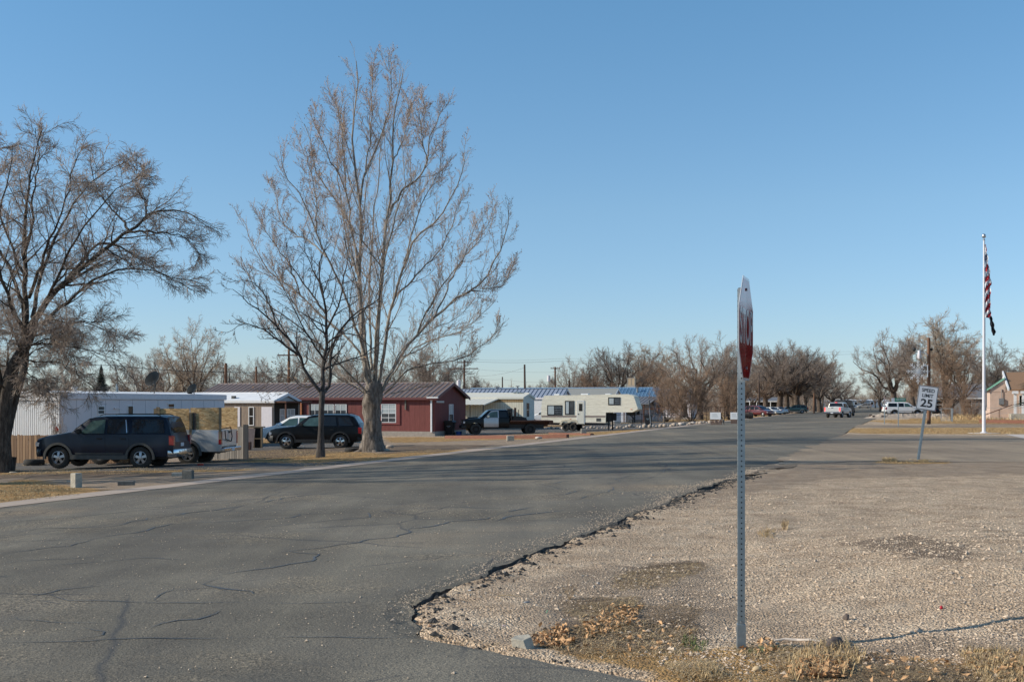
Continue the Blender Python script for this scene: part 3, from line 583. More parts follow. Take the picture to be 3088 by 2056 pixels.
# dry grass and leaves in the foreground
def clump(polyD, n, h, spread, w=.003, lay=0): x, y = scatter_in(polyD, n); return x, y
G1 = []
fg = [([(1225, 1455), (1300, 1440), (1470, 1430), (1610, 1450), (1600, 1500), (1400, 1510), (1240, 1480)], 1500, .07, 1.5, .9), ([(1330, 1420), (1440, 1385), (1480, 1400), (1430, 1450), (1340, 1455)], 700, .075, 1.4, .7), ([(1420, 1320), (1600, 1290), (1620, 1310), (1540, 1350), (1400, 1360)], 1500, .05, 1.6, 1),
      ([(1290, 1400), (1460, 1370), (1480, 1400), (1320, 1420)], 700, .05, 1.5, 1), ([(1690, 1480), (1800, 1480), (1920, 1500), (1900, 1530), (1700, 1510)], 1000, .06, 1.4, .8), ([(1800, 1540), (1860, 1480), (1950, 1470), (1990, 1500), (1960, 1555), (1830, 1565)], 800, .13, .9, .2),
      ([(1780, 1520), (2400, 1530), (2400, 1600), (1860, 1600), (1700, 1560)], 2600, .05, 1.7, 1.1), ([(2200, 1490), (2400, 1500), (2400, 1600), (2260, 1580)], 1100, .10, 1.0, .3), ([(1520, 1520), (1620, 1510), (1700, 1560), (1560, 1560)], 900, .06, 1.4, .8), ([(945, 1452), (1040, 1466), (1150, 1480), (1100, 1488), (960, 1468)], 260, .035, 1.6, 1),
      ([(1600, 1530), (1640, 1520), (1660, 1555), (1610, 1560)], 300, .1, 1.2, .3), ([(1740, 1225), (1785, 1220), (1780, 1240), (1750, 1240)], 120, .10, .9, .2), ([(1795, 1205), (1815, 1205), (1812, 1218), (1797, 1218)], 70, .12, .7, 0)]
allv = []
for poly, n, h, sp, lay in fg:
    x, y = scatter_in(poly, n); me = blades('b', x, y, h, m_straw, sp, .0028, lay=lay); allv.append(me)
def join_meshes(L, name, mats):
    vs = []; fs = []; o = 0
    for me in L:
        co = np.empty(len(me.vertices)*3, np.float32); me.vertices.foreach_get('co', co); k = len(me.loops); li = np.empty(k, np.int32); me.loops.foreach_get('vertex_index', li)
        vs.append(co.reshape(-1, 3)); fs.append(li.reshape(-1, 3)+o); o += len(me.vertices); bpy.data.meshes.remove(me)
    return np_mesh(name, np.concatenate(vs), np.concatenate(fs), mats)
tag(link('dry_grass', join_meshes(allv, 'dry_grass', m_straw)), 'straw coloured dead grass clumps around the stop sign base', 'grass', kind='stuff')
L = []
for poly, n in (([(1225, 1455), (1330, 1440), (1480, 1430), (1600, 1455), (1560, 1490), (1300, 1500)], 900), ([(1420, 1325), (1490, 1295), (1610, 1288), (1640, 1300), (1560, 1335), (1500, 1350), (1420, 1352)], 700), ([(1290, 1385), (1380, 1370), (1470, 1372), (1480, 1400), (1400, 1415), (1300, 1420)], 450), ([(1480, 1400), (1560, 1380), (1620, 1400), (1600, 1450), (1480, 1440)], 300), ([(1780, 1500), (2355, 1530), (2400, 1600), (1800, 1600)], 1500)):
    x, y = scatter_in(poly, n*4); L.append(blades('b', x, y, .045, m_straw2, 1.8, .003, lay=1.2))
tag(link('dead_thatch', join_meshes(L, 'dead_thatch', m_straw2)), 'brown matted thatch lying flat on the foreground dirt', 'grass', kind='stuff')
L = []
for poly, n in (([(1570, 1460), (1600, 1462), (1600, 1480), (1565, 1480)], 130), ([(1590, 1472), (1630, 1470), (1620, 1490), (1585, 1490)], 90), ([(1715, 1490), (1790, 1485), (1780, 1500), (1720, 1502)], 90), ([(1850, 1510), (1900, 1505), (1900, 1530), (1850, 1535)], 90)):
    x, y = scatter_in(poly, n); L.append(blades('b', x, y, .05, m_grn, .9, .003))
tag(link('green_grass', join_meshes(L, 'green_grass', m_grn)), 'few green blades among the dead foreground grass', 'grass', kind='stuff')
lx = []; ly = []
for poly, n in (([(1228, 1462), (1300, 1442), (1320, 1470), (1290, 1485), (1235, 1482)], 90), ([(1340, 1440), (1400, 1400), (1480, 1400), (1450, 1440), (1350, 1465)], 130), ([(1230, 1440), (1600, 1430), (1600, 1500), (1250, 1500)], 110), ([(1820, 1530), (1900, 1515), (1960, 1530), (1930, 1565), (1830, 1560)], 130), ([(1700, 1475), (1780, 1470), (1800, 1500), (1700, 1510)], 50), ([(1790, 1500), (2380, 1500), (2400, 1600), (1800, 1600)], 90), ([(2290, 1500), (2380, 1500), (2380, 1570), (2290, 1560)], 40)):
    x, y = scatter_in(poly, n); lx.append(x); ly.append(y)
for poly, n in (([(1228, 1462), (1300, 1442), (1320, 1470), (1290, 1485), (1235, 1482)], 170), ([(1340, 1440), (1400, 1400), (1480, 1400), (1450, 1440), (1350, 1465)], 160), ([(1830, 1530), (1880, 1505), (1960, 1515), (1940, 1560), (1840, 1558)], 420), ([(1990, 1500), (2360, 1510), (2400, 1580), (1980, 1570)], 40)):
    x, y = scatter_in(poly, n); lx.append(x); ly.append(y)
lx = np.concatenate(lx); ly = np.concatenate(ly)
tag(link('fallen_leaves', leaves_mesh('fallen_leaves', lx, ly, .026, m_leaff, .04)), 'curled orange brown leaves caught in the foreground grass', 'leaves', kind='stuff')
# lawns and verges further off
L = []
for poly, n, h in (([(-200, 1116), (60, 1106), (180, 1124), (230, 1134), (130, 1148), (-200, 1162)], 6500, .05), ([(-100, 1078), (300, 1076), (600, 1077), (540, 1084), (200, 1090), (-100, 1096)], 4500, .05), ([(560, 1062), (565, 1036), (700, 1034), (880, 1042), (1000, 1033), (1090, 1036), (900, 1060), (700, 1072)], 9000, .05),
      ([(-300, 1040), (0, 1045), (130, 1062), (100, 1070), (-300, 1080)], 4000, .1), ([(880, 1006), (1300, 997), (1500, 985), (1430, 996), (1230, 1009), (900, 1018)], 6000, .06), ([(1940, 994), (1955, 985), (2150, 984), (2500, 982), (2500, 999), (2000, 997)], 9000, .10), ([(1985, 967), (2200, 962), (2500, 958), (2500, 973), (2060, 974)], 9000, .15), ([(2012, 1064), (2040, 1057), (2100, 1056), (2190, 1060), (2180, 1064), (2060, 1066)], 700, .05), ([(2030, 1057), (2062, 1056), (2062, 1062), (2030, 1062)], 260, .14), ([(2112, 1060), (2135, 1059), (2135, 1063), (2112, 1063)], 160, .10)):
    x, y = scatter_in(poly, int(n*1.6)); kk = vnoise(x*1.3, y*1.3, 77) > .36; x, y = x[kk], y[kk]; L.append(blades('b', x, y, h, m_straw, 1.1, .0055))
for poly, n, h in (([(2120, 950), (2360, 945), (2500, 950), (2500, 966), (2140, 966)], 14000, .45), ([(2140, 940), (2400, 938), (2400, 950), (2160, 952)], 9000, .6)):
    x, y = scatter_in(poly, n); L.append(blades('b', x, y, h, m_straw, .6, .018))
tag(link('dry_lawn', join_meshes(L, 'dry_lawn', m_straw)), 'dead golden lawn and verge grass beside the street', 'grass', kind='stuff')
# ------------------------------------------------------------------ trees
def norm(a): return a/(np.linalg.norm(a, axis=-1, keepdims=True)+1e-9)
def resample(pts, K):
    pts = np.array(pts, float); n = len(pts)
    # Catmull-Rom through the given points
    if n > 2:
        e = np.vstack([2*pts[0]-pts[1], pts, 2*pts[-1]-pts[-2]]); out = []
        for i in range(n-1):
            p0, p1, p2, p3 = e[i:i+4]
            for t in np.linspace(0, 1, 9)[:-1]: out.append(.5*((2*p1)+(-p0+p2)*t+(2*p0-5*p1+4*p2-p3)*t*t+(-p0+3*p1-3*p2+p3)*t**3))
        out.append(pts[-1]); pts = np.array(out)
    L = np.r_[0, np.cumsum(np.linalg.norm(np.diff(pts, axis=0), axis=1))]; t = np.linspace(0, L[-1], K)
    return np.stack([np.interp(t, L, pts[:, i]) for i in range(3)], -1)
def sprout(PT, RD, n, ang, ratio, K, rng, tmin=.15, tmax=1.0, trop=(0, 0, .1), wig=.12, rf=.6, angv=.35, lmin=0, fall=.55, rend=.35):
    """n children on every parent path; PT (M,K0,3), RD (M,K0)"""
    Mm, K0, _ = PT.shape; Lp = np.linalg.norm(np.diff(PT, axis=1), axis=2).sum(1)
    t = (rng.uniform(0, 1, (Mm, n))+np.arange(n))/n; t = tmin+(tmax-tmin)*t
    f = t*(K0-1); i = np.clip(f.astype(int), 0, K0-2); w = (f-i)[..., None]; ar = np.arange(Mm)[:, None]
    p = PT[ar, i]*(1-w)+PT[ar, i+1]*w; d = norm(PT[ar, i+1]-PT[ar, i]); r = RD[ar, i]*(1-w[..., 0])+RD[ar, i+1]*w[..., 0]
    p = p.reshape(-1, 3); d = d.reshape(-1, 3); r = r.reshape(-1); tt = t.reshape(-1)
    a = norm(np.cross(d, rng.normal(size=d.shape))); an = ang*(1+rng.normal(0, angv, len(d)))
    d2 = d*np.cos(an)[:, None]+a*np.sin(an)[:, None]
    L = np.repeat(Lp, n)*ratio*(1-fall*(tt-tmin)/(1-tmin+1e-6))*rng.uniform(.55, 1.2, len(d)); L = np.maximum(L, lmin)
    pts = [p]; cur = norm(d2); st = (L/(K-1))[:, None]
    for k in range(K-1):
        cur = norm(cur+rng.normal(0, wig, cur.shape)+np.array(trop)); pts.append(pts[-1]+cur*st)
    C = np.stack(pts, 1); r0 = r*rf; RR = r0[:, None]*np.linspace(1, rend, K)[None]
    return C, RR
def tube_arrays(PT, RD, n, rmin=0.0):
    Mm, K, _ = PT.shape; T = norm(np.gradient(PT, axis=1)); h = np.where(np.abs(T[:, :1, 2:3]) > .8, np.array([1., 0, 0]), np.array([0, 0, 1.])); A = norm(np.cross(T, np.broadcast_to(h, T.shape))); B = np.cross(T, A)
    an = 2*PI*np.arange(n)/n; R = np.maximum(RD, rmin)[..., None, None]
    V = PT[:, :, None, :]+R*(np.cos(an)[None, None, :, None]*A[:, :, None]+np.sin(an)[None, None, :, None]*B[:, :, None])
    idx = np.arange(Mm*K*n).reshape(Mm, K, n); nx = np.roll(idx, -1, 2)
    f = np.stack([idx[:, :-1], nx[:, :-1], nx[:, 1:], idx[:, 1:]], -1).reshape(-1, 4)
    return V.reshape(-1, 3), f
def tubes_mesh(name, groups, mat, smooth=True):
    VS = []; FS = []; MI = []; o = 0
    for gp in groups:
        PT, RD, n = gp[:3]
        V, f = tube_arrays(PT, RD, n, gp[3] if len(gp) > 3 else 0); VS.append(V); FS.append(f+o); MI.append(np.full(len(f), gp[4] if len(gp) > 4 else 0)); o += len(V)
    return np_mesh(name, np.concatenate(VS), np.concatenate(FS), mat, np.concatenate(MI), smooth)
def tip_leaves(name, PT, size, mat, rng, frac=1.0, per=2):
    t = PT[:, 1:].reshape(-1, 3) if per > 1 else PT[:, -1]; t = t[rng.uniform(0, 1, len(t)) < frac]; n = len(t)
    a = rng.normal(size=(n, 3)); a = norm(a); b = norm(np.cross(a, rng.normal(size=(n, 3)))); s = size*rng.uniform(.5, 1.3, n)[:, None]; c = t+rng.normal(0, size*.4, (n, 3))
    V = np.stack([c-a*s, c-b*s*.5, c+a*s, c+b*s*.5], 1); o = (np.arange(n)*4)[:, None]
    return np_mesh(name, V.reshape(-1, 3), o+np.array([[0, 1, 2, 3]]), mat)
def px_path(pts, Yb, base):
    """pts: (Dx, Dy, depth offset) measured on the tree, in metres relative to base"""
    out = []
    for q in pts:
        w = W3(q[0]*DS, q[1]*DS, Yb+q[2]); out.append((w.x-base.x, w.y-base.y, w.z-base.z))
    return out
def trunk_path(pts, radii, K=24, rough=.06, rng=RNG):
    c = resample(pts, K); r = np.interp(np.linspace(0, 1, K), np.linspace(0, 1, len(radii)), radii)
    return c[None], r[None]
def gnarly_tube(name, groups, mat, amp=.12, freq=5):
    """thick trunk tubes with fluting"""
    VS = []; FS = []; o = 0
    for PT, RD, n in groups:
        V, f = tube_arrays(PT, RD, n); Mm, K, _ = PT.shape; V = V.reshape(Mm, K, n, 3); C = PT[:, :, None, :]
        an = 2*PI*np.arange(n)/n; k = 1+amp*(vnoise(np.broadcast_to(an*freq/PI, (K, n))+np.arange(K)[:, None]*.12, np.broadcast_to(np.arange(K)[:, None]*.35, (K, n)), 51)-.5)*2
        V = C+(V-C)*k[None, :, :, None]; VS.append(V.reshape(-1, 3)); FS.append(f+o); o += V.size//3
    return np_mesh(name, np.concatenate(VS), np.concatenate(FS), mat, None, True)

# --- big poplar
b = PD(857, 1038); b.z = gz(b.x, b.y)-.1; Yb = b.y; rng = np.random.default_rng(5)
pop = thing('poplar_tree', 'tallest bare tree with pale upswept limbs behind the thin tree at the kerb', 'tree', b)
tr = px_path([(857, 1040, 0), (856, 1000, 0), (855, 950, 0), (858, 905, 0), (862, 880, .1)], Yb, b)
trp = trunk_path(tr, [.60, .47, .40, .40, .42, .34], 26)
flare = []
for k, (dx, dy) in enumerate(((-.75, -.2), (.7, -.35), (.2, -.7), (-.3, .6), (.75, .4))):
    flare.append(resample([(dx*1.15, dy*1.15, -.05), (dx*.62, dy*.62, .14), (dx*.36, dy*.36, .6), (dx*.2, dy*.2, 1.5)], 10))
flare = np.array(flare); fl_r = np.tile(np.linspace(.13, .26, 10), (5, 1))
limbs = [ # (path in picture units with depth, base radius)
 ([(856, 905, 0), (838, 840, -.2), (830, 720, -.3), (829, 600, -.3), (828, 462, -.3), (812, 314, -.4), (824, 191, -.5), (819, 126, -.5)], .175), ([(828, 470, -.3), (841, 385, .2), (864, 336, .6), (883, 285, .9), (901, 201, 1.1), (893, 112, 1.2)], .085), ([(841, 385, .2), (848, 320, .1), (854, 239, -.1), (854, 132, -.2)], .055),
 ([(862, 890, .2), (868, 780, .3), (878, 640, .4), (886, 530, .5), (899, 469, .6), (902, 401, .6), (906, 272, .6), (928, 145, .6)], .16), ([(897, 480, .6), (925, 435, -.1), (957, 407, -.6), (983, 362, -1), (985, 310, -1.2), (1013, 252, -1.3), (1022, 222, -1.3)], .085), ([(904, 360, .6), (925, 320, 1.2), (941, 256, 1.7), (948, 210, 1.9)], .05), ([(983, 362, -1), (970, 300, -1.8), (977, 227, -2)], .045),
 ([(872, 880, .1), (890, 760, -.4), (920, 640, -1), (957, 540, -1.6), (996, 514, -1.9), (1035, 456, -2.2), (1055, 410, -2.3), (1070, 353, -2.4)], .13), ([(905, 690, -.7), (950, 640, .4), (990, 600, 1.2), (1020, 560, 1.6), (1045, 500, 1.8), (1062, 440, 1.9)], .075), ([(930, 600, -1.2), (960, 490, .2), (990, 430, 1), (1015, 370, 1.5), (1020, 300, 1.7)], .06),
 ([(878, 900, 0), (915, 830, .4), (960, 770, .9), (1001, 726, 1.2), (1051, 683, 1.5), (1100, 655, 1.6), (1140, 600, 1.6), (1165, 530, 1.6), (1170, 480, 1.6)], .13), ([(1001, 726, 1.2), (1040, 640, 2.2), (1070, 590, 2.6), (1110, 540, 2.8), (1142, 462, 2.8)], .07), ([(960, 770, .9), (990, 700, -.4), (1020, 650, -1), (1060, 600, -1.4), (1085, 540, -1.6), (1100, 500, -1.6)], .07), ([(1060, 680, 1.5), (1110, 665, .6), (1150, 660, .2), (1182, 610, 0)], .05),
 ([(885, 905, 0), (939, 851, -.8), (1000, 835, -1.4), (1051, 826, -1.7), (1100, 800, -1.9), (1144, 764, -2), (1160, 740, -2)], .07), ([(890, 880, -.2), (940, 810, -1.6), (1000, 780, -2.6), (1060, 760, -3.2), (1110, 720, -3.4), (1140, 690, -3.4)], .065), ([(880, 890, .4), (930, 800, 2), (990, 760, 3.2), (1040, 740, 3.8), (1090, 690, 4)], .06),
 ([(848, 890, 0), (838, 760, .6), (825, 620, 1), (803, 507, 1.2), (770, 453, 1.3), (731, 394, 1.3), (715, 330, 1.3), (700, 275, 1.3)], .13), ([(812, 530, 1.2), (796, 433, .2), (770, 378, -.4), (750, 336, -.8), (728, 290, -1), (713, 245, -1)], .075), ([(826, 640, 1), (800, 560, 2.2), (785, 470, 2.8), (775, 380, 3), (780, 290, 3), (790, 215, 3)], .07), ([(796, 433, .2), (790, 360, 0), (785, 270, 0), (762, 205, 0)], .05),
 ([(852, 870, 0), (820, 760, -1), (785, 660, -1.8), (750, 590, -2.3), (728, 533, -2.6), (702, 465, -2.8), (661, 401, -2.9), (645, 340, -3)], .11), ([(750, 590, -2.3), (720, 560, -1.4), (683, 540, -.8), (650, 505, -.4), (635, 455, -.2), (628, 400, 0)], .065), ([(728, 533, -2.6), (725, 450, -3.4), (712, 380, -3.7), (690, 320, -3.8)], .05),
 ([(848, 895, 0), (827, 807, .5), (760, 745, 1.2), (690, 677, 1.8), (650, 650, 2.1), (615, 621, 2.2), (585, 570, 2.2), (565, 511, 2.2)], .10), ([(690, 677, 1.8), (665, 610, .8), (640, 570, .4), (612, 530, .1), (600, 490, 0)], .06), ([(846, 905, -.2), (800, 855, -1.4), (740, 800, -2.4), (680, 745, -3), (620, 700, -3.3), (575, 640, -3.4), (553, 590, -3.4)], .08), ([(740, 800, -2.4), (690, 720, -3.6), (650, 660, -4), (625, 600, -4)], .05),
 ([(856, 850, .4), (850, 740, 2), (850, 620, 3.2), (860, 500, 4), (870, 400, 4.3), (880, 300, 4.2), (905, 240, 4)], .10), ([(860, 850, -.4), (868, 740, -2), (880, 620, -3.2), (910, 500, -4), (930, 420, -4.2), (925, 320, -4.1)], .10), ([(850, 620, 3.2), (900, 540, 4.2), (950, 470, 4.6), (990, 400, 4.6)], .05), ([(850, 640, 3.1), (800, 600, 4), (760, 540, 4.5), (720, 480, 4.6)], .05), ([(880, 620, -3.2), (840, 560, -4.2), (800, 500, -4.6), (770, 430, -4.6)], .05),
 ([(838, 905, -.2), (800, 880, -.7), (750, 850, -1), (700, 820, -1.2), (640, 780, -1.2), (600, 735, -1.4)], .045), ([(836, 900, .4), (780, 860, 1.8), (720, 830, 2.6), (670, 800, 3), (630, 745, 3.2)], .045), ([(900, 905, .3), (950, 895, .9), (1010, 880, 1), (1060, 850, 1.2), (1095, 810, 1.2)], .04)]
K = 18
PT = np.array([resample(px_path([(857+(x_-857)*1.0, y_+max(0, 620-y_)*.03, d_) for x_, y_, d_ in p], Yb, b), K) for p, r in limbs]); PT[:, 1:-1] += rng.normal(0, .035, PT[:, 1:-1].shape)
RD = np.array([r*.64*np.linspace(1, .12, K)**.85 for p, r in limbs])
L2, R2 = sprout(PT, RD, 13, .60, .27, 9, rng, .15, .97, (0, 0, .13), .06, .42, lmin=.8, fall=.55)
L3, R3 = sprout(L2, R2, 9, .65, .40, 6, rng, .12, 1, (0, 0, .09), .11, .5, lmin=.4, fall=.4)
L4, R4 = sprout(L3, R3, 8, .62, .45, 4, rng, .1, 1, (0, 0, .08), .12, .7, lmin=.14)
K2, _ = sprout(L2, R2, 3, .6, .3, 4, rng, .5, 1, (0, 0, .08), .12, .7, lmin=.14); K1, Kr = sprout(PT, RD, 34, .6, .07, 5, rng, .15, 1, (0, 0, .12), .1, .3, lmin=.45, fall=.2)
K1b, Kr1b = sprout(K1, Kr, 4, .6, .5, 4, rng, .2, 1, (0, 0, .1), .1, .7)
link('trunk', gnarly_tube('trunk', [(trp[0], trp[1], 22), (flare, fl_r, 8)], m_bark1, .2, 7), pop)
link('limbs', tubes_mesh('limbs', [(PT, RD, 7, .011), (L2, R2, 5, .0075)], [m_limb1]), pop)
link('crown', tubes_mesh('crown', [(L3, np.minimum(R3, .009), 3, .0056), (L4, R4*0, 3, .0037), (K1, np.minimum(Kr, .012), 3, .006), (K1b, Kr1b*0, 3, .0042)], [m_twig1]), pop)
link('buds', tip_leaves('buds', np.concatenate([L4[:, -2:], K2[:, -2:]]), .036, m_catkin, rng, .42, 2), pop)
# --- young tree in front of it
b = PD(737, 1051); b.z = gz(b.x, b.y)-.05; Yb = b.y; rng = np.random.default_rng(8)
yt = thing('young_street_tree', 'small dark bare tree with thin straight trunk and few orange leaves', 'tree', b)
trp = trunk_path(px_path([(737, 1052, 0), (738, 1000, 0), (739, 950, 0), (741, 900, 0)], Yb, b), [.21, .135, .115, .12, .13], 14)
limbs = [([(741, 905, 0), (725, 882, -.1), (700, 850, -.2), (685, 810, -.4), (650, 765, -.5), (610, 725, -.6), (575, 700, -.7), (535, 665, -.8)], .085), ([(741, 905, 0), (743, 850, .1), (752, 790, .1), (748, 720, .1), (735, 650, .2), (738, 590, .2), (760, 560, .2)], .095),
 ([(742, 905, 0), (758, 880, .3), (762, 800, .4), (790, 750, .5), (830, 710, .6), (870, 690, .6), (880, 640, .6)], .08), ([(690, 818, -.35), (650, 790, -.6), (600, 755, -.8), (555, 745, -.9), (523, 765, -.9)], .05),
 ([(640, 758, -.5), (620, 700, -.2), (595, 660, 0), (560, 645, 0), (528, 650, .1)], .045), ([(752, 790, .1), (780, 770, -.5), (815, 770, -.8), (855, 800, -1), (880, 850, -1)], .04), ([(748, 720, .1), (720, 680, .8), (690, 640, 1), (665, 600, 1.1), (660, 560, 1.1)], .05),
 ([(750, 760, .1), (780, 700, -.6), (790, 640, -.9), (800, 590, -1), (790, 545, -1)], .05), ([(735, 880, 0), (700, 890, .8), (660, 860, 1.4), (630, 870, 1.6), (590, 905, 1.6)], .035), ([(748, 830, .1), (720, 790, -1.2), (690, 740, -1.6), (670, 700, -1.8), (640, 640, -1.8)], .05),
 ([(745, 850, 0), (790, 830, .8), (830, 820, 1.2), (870, 790, 1.4), (895, 745, 1.4)], .045), ([(748, 720, 0), (742, 670, -.6), (720, 620, -.9), (700, 570, -1), (712, 530, -1)], .04)]
K = 14; PT = np.array([resample(px_path(p, Yb, b), K) for p, r in limbs]); PT[:, 1:-1] += rng.normal(0, .02, PT[:, 1:-1].shape); RD = np.array([r*np.linspace(1, .15, K) for p, r in limbs])
L2, R2 = sprout(PT, RD, 12, .75, .30, 7, rng, .15, 1, (0, 0, .06), .13, .55, lmin=.4, fall=.4); L3, R3 = sprout(L2, R2, 7, .75, .42, 5, rng, .1, 1, (0, 0, .04), .16, .55, lmin=.18)
L4, R4 = sprout(L3, R3, 3, .8, .45, 3, rng, .1, 1, (0, 0, .03), .2, .7, lmin=.09)
link('trunk', gnarly_tube('trunk', [(trp[0], trp[1], 14)], m_bark3, .08, 5), yt)
link('limbs', tubes_mesh('limbs', [(PT, RD, 6, .009), (L2, R2, 4, .007)], [m_bark3]), yt)
link('crown', tubes_mesh('crown', [(L3, R3, 3, .0058), (L4, R4, 3, .0045)], [m_twig3]), yt)
tips = L4[:, -1:]; low = tips[tips[:, 0, 2] < 4.2]; link('leaves', tip_leaves('leaves', np.concatenate([low[rng.uniform(0, 1, len(low)) < .33], tips[rng.uniform(0, 1, len(tips)) < .06]]), .048, m_leafo, rng, 1, 1), yt)
# --- spreading elm on the left
b = PD(8, 1085); b.z = gz(b.x, b.y)-.1; Yb = b.y; rng = np.random.default_rng(9)
el = thing('spreading_elm_tree', 'huge dark bare tree with arching drooping limbs at the left edge by the wooden fence', 'tree', b)
t1 = trunk_path(px_path([(6, 1088, 0), (8, 1000, 0), (12, 920, 0), (30, 850, .1), (60, 790, .2), (78, 740, .2)], Yb, b), [.36, .27, .25, .23, .2, .17], 26)
t2 = trunk_path(px_path([(0, 1088, .5), (14, 1010, .6), (40, 900, .8), (55, 850, .8), (60, 780, .9), (55, 700, .9)], Yb, b), [.2, .16, .13, .13, .12, .10], 22)
t3 = trunk_path(px_path([(2, 950, 0), (-10, 850, 0), (-40, 760, -.2), (-60, 680, -.2)], Yb, b), [.22, .18, .15, .12], 14)
limbs = [([(58, 795, .2), (62, 700, .2), (60, 600, .3), (62, 480, .3), (75, 370, .3), (100, 265, .3)], .14), ([(62, 560, .3), (80, 500, .6), (78, 420, .6), (95, 340, .7), (85, 260, .7)], .07), ([(76, 745, .2), (120, 680, -.1), (190, 610, -.3), (250, 560, -.4), (310, 512, -.5), (370, 470, -.5), (440, 468, -.6), (490, 490, -.6)], .15),
 ([(300, 520, -.5), (350, 515, -.8), (400, 520, -1), (450, 535, -1.1), (482, 575, -1.1)], .06), ([(310, 512, -.5), (290, 480, .2), (250, 440, .5), (230, 400, .5), (222, 360, .5)], .06), ([(350, 482, -.5), (350, 440, -.9), (330, 400, -1), (330, 350, -1)], .05),
 ([(150, 655, -.2), (190, 600, .8), (235, 548, 1.2), (290, 552, 1.4), (340, 590, 1.5), (400, 625, 1.5), (450, 650, 1.5)], .09), ([(100, 745, .1), (160, 690, -1), (230, 635, -1.6), (300, 610, -2), (370, 615, -2.2), (430, 640, -2.2), (462, 660, -2.2)], .085),
 ([(78, 730, .2), (100, 620, 1), (140, 520, 1.8), (190, 430, 2.2), (250, 370, 2.4), (300, 345, 2.4)], .1), ([(70, 680, .2), (110, 560, -1.2), (150, 470, -2), (170, 380, -2.2), (190, 320, -2.2)], .09), ([(60, 700, .4), (20, 600, 1), (-20, 520, 1.4), (-40, 400, 1.4), (-30, 290, 1.4)], .1),
 ([(58, 760, .2), (20, 680, -1.2), (-10, 560, -2), (10, 430, -2.4), (30, 300, -2.4)], .1), ([(60, 790, .5), (120, 760, 1.8), (190, 740, 2.4), (250, 760, 2.6), (300, 790, 2.6)], .065), ([(55, 800, 0), (110, 790, -1.5), (170, 800, -2.2), (230, 810, -2.5), (290, 830, -2.6)], .06),
 ([(40, 830, .2), (90, 830, 1.2), (150, 840, 1.8), (200, 870, 2), (240, 900, 2)], .045), ([(100, 720, 0), (150, 740, -.8), (210, 740, -1.2), (260, 740, -1.4), (280, 775, -1.4)], .05), ([(45, 820, -.3), (70, 860, -1), (100, 880, -1.2), (130, 930, -1.3)], .035),
 ([(-40, 760, -.2), (-60, 640, -1), (-80, 500, -1.6), (-60, 380, -1.8)], .09), ([(-50, 700, 0), (-100, 600, .8), (-140, 480, 1.2), (-120, 380, 1.3)], .09), ([(-20, 800, 0), (-80, 740, -.8), (-150, 690, -1.2), (-220, 680, -1.4)], .07), ([(30, 850, 0), (-20, 830, .8), (-70, 830, 1.4), (-110, 870, 1.6)], .05),
 ([(64, 640, .2), (30, 560, -.6), (0, 470, -.9), (-10, 380, -1), (-5, 300, -1)], .07), ([(110, 690, 0), (170, 560, -2.2), (230, 470, -3), (290, 400, -3.4), (340, 375, -3.4)], .08), ([(90, 720, .4), (140, 640, 2.6), (200, 580, 3.4), (270, 560, 3.8), (330, 570, 3.8)], .07)]
limbs += [([(20, 900, .3), (50, 840, 1.4), (90, 800, 2.2), (130, 800, 2.6), (160, 850, 2.7)], .045), ([(30, 860, -.3), (70, 800, -1.4), (120, 780, -2), (170, 820, -2.3), (190, 870, -2.3)], .045), ([(60, 780, .2), (100, 760, .9), (150, 780, 1.3), (180, 830, 1.4)], .04),
 ([(10, 900, 0), (-20, 850, -1), (-30, 800, -1.4), (-10, 740, -1.6)], .05), ([(20, 870, .4), (20, 800, 1.6), (40, 740, 2.4), (30, 680, 2.8)], .05), ([(50, 800, 0), (20, 740, .6), (0, 690, .8), (-20, 640, 1)], .05), ([(40, 830, -.2), (60, 760, -1.6), (100, 720, -2.4), (150, 730, -2.8)], .05), ([(12, 920, .2), (60, 900, 1.4), (100, 890, 1.9), (140, 920, 2)], .03)]
K = 16; PT = np.array([resample(px_path([(x_*.955, y_+max(0, 740-y_)*.075, d_) for x_, y_, d_ in p], Yb, b), K) for p, r in limbs]); PT[:, 1:-1] += rng.normal(0, .03, PT[:, 1:-1].shape); RD = np.array([r*np.linspace(1, .13, K) for p, r in limbs])
RD = RD*.8
L2, R2 = sprout(PT, RD, 17, .75, .28, 8, rng, .18, 1, (0, 0, .03), .14, .45, lmin=.7, fall=.4); L3, R3 = sprout(L2, R2, 11, .7, .45, 6, rng, .1, 1, (0, 0, -.05), .15, .5, lmin=.35, fall=.4)
L4, R4 = sprout(L3, R3, 7, .65, .55, 4, rng, .1, 1, (0, 0, -.05), .15, .6, lmin=.2)
link('trunk', gnarly_tube('trunk', [(t1[0], t1[1], 18), (t2[0], t2[1], 14), (t3[0], t3[1], 12)], m_bark2, .12, 6), el)
link('limbs', tubes_mesh('limbs', [(PT, RD, 6, .012), (L2, R2, 4, .008)], [m_bark2]), el)
link('crown', tubes_mesh('crown', [(L3, np.minimum(R3, .01), 3, .0056), (L4, R4*0, 3, .0046)], [m_twig2]), el)

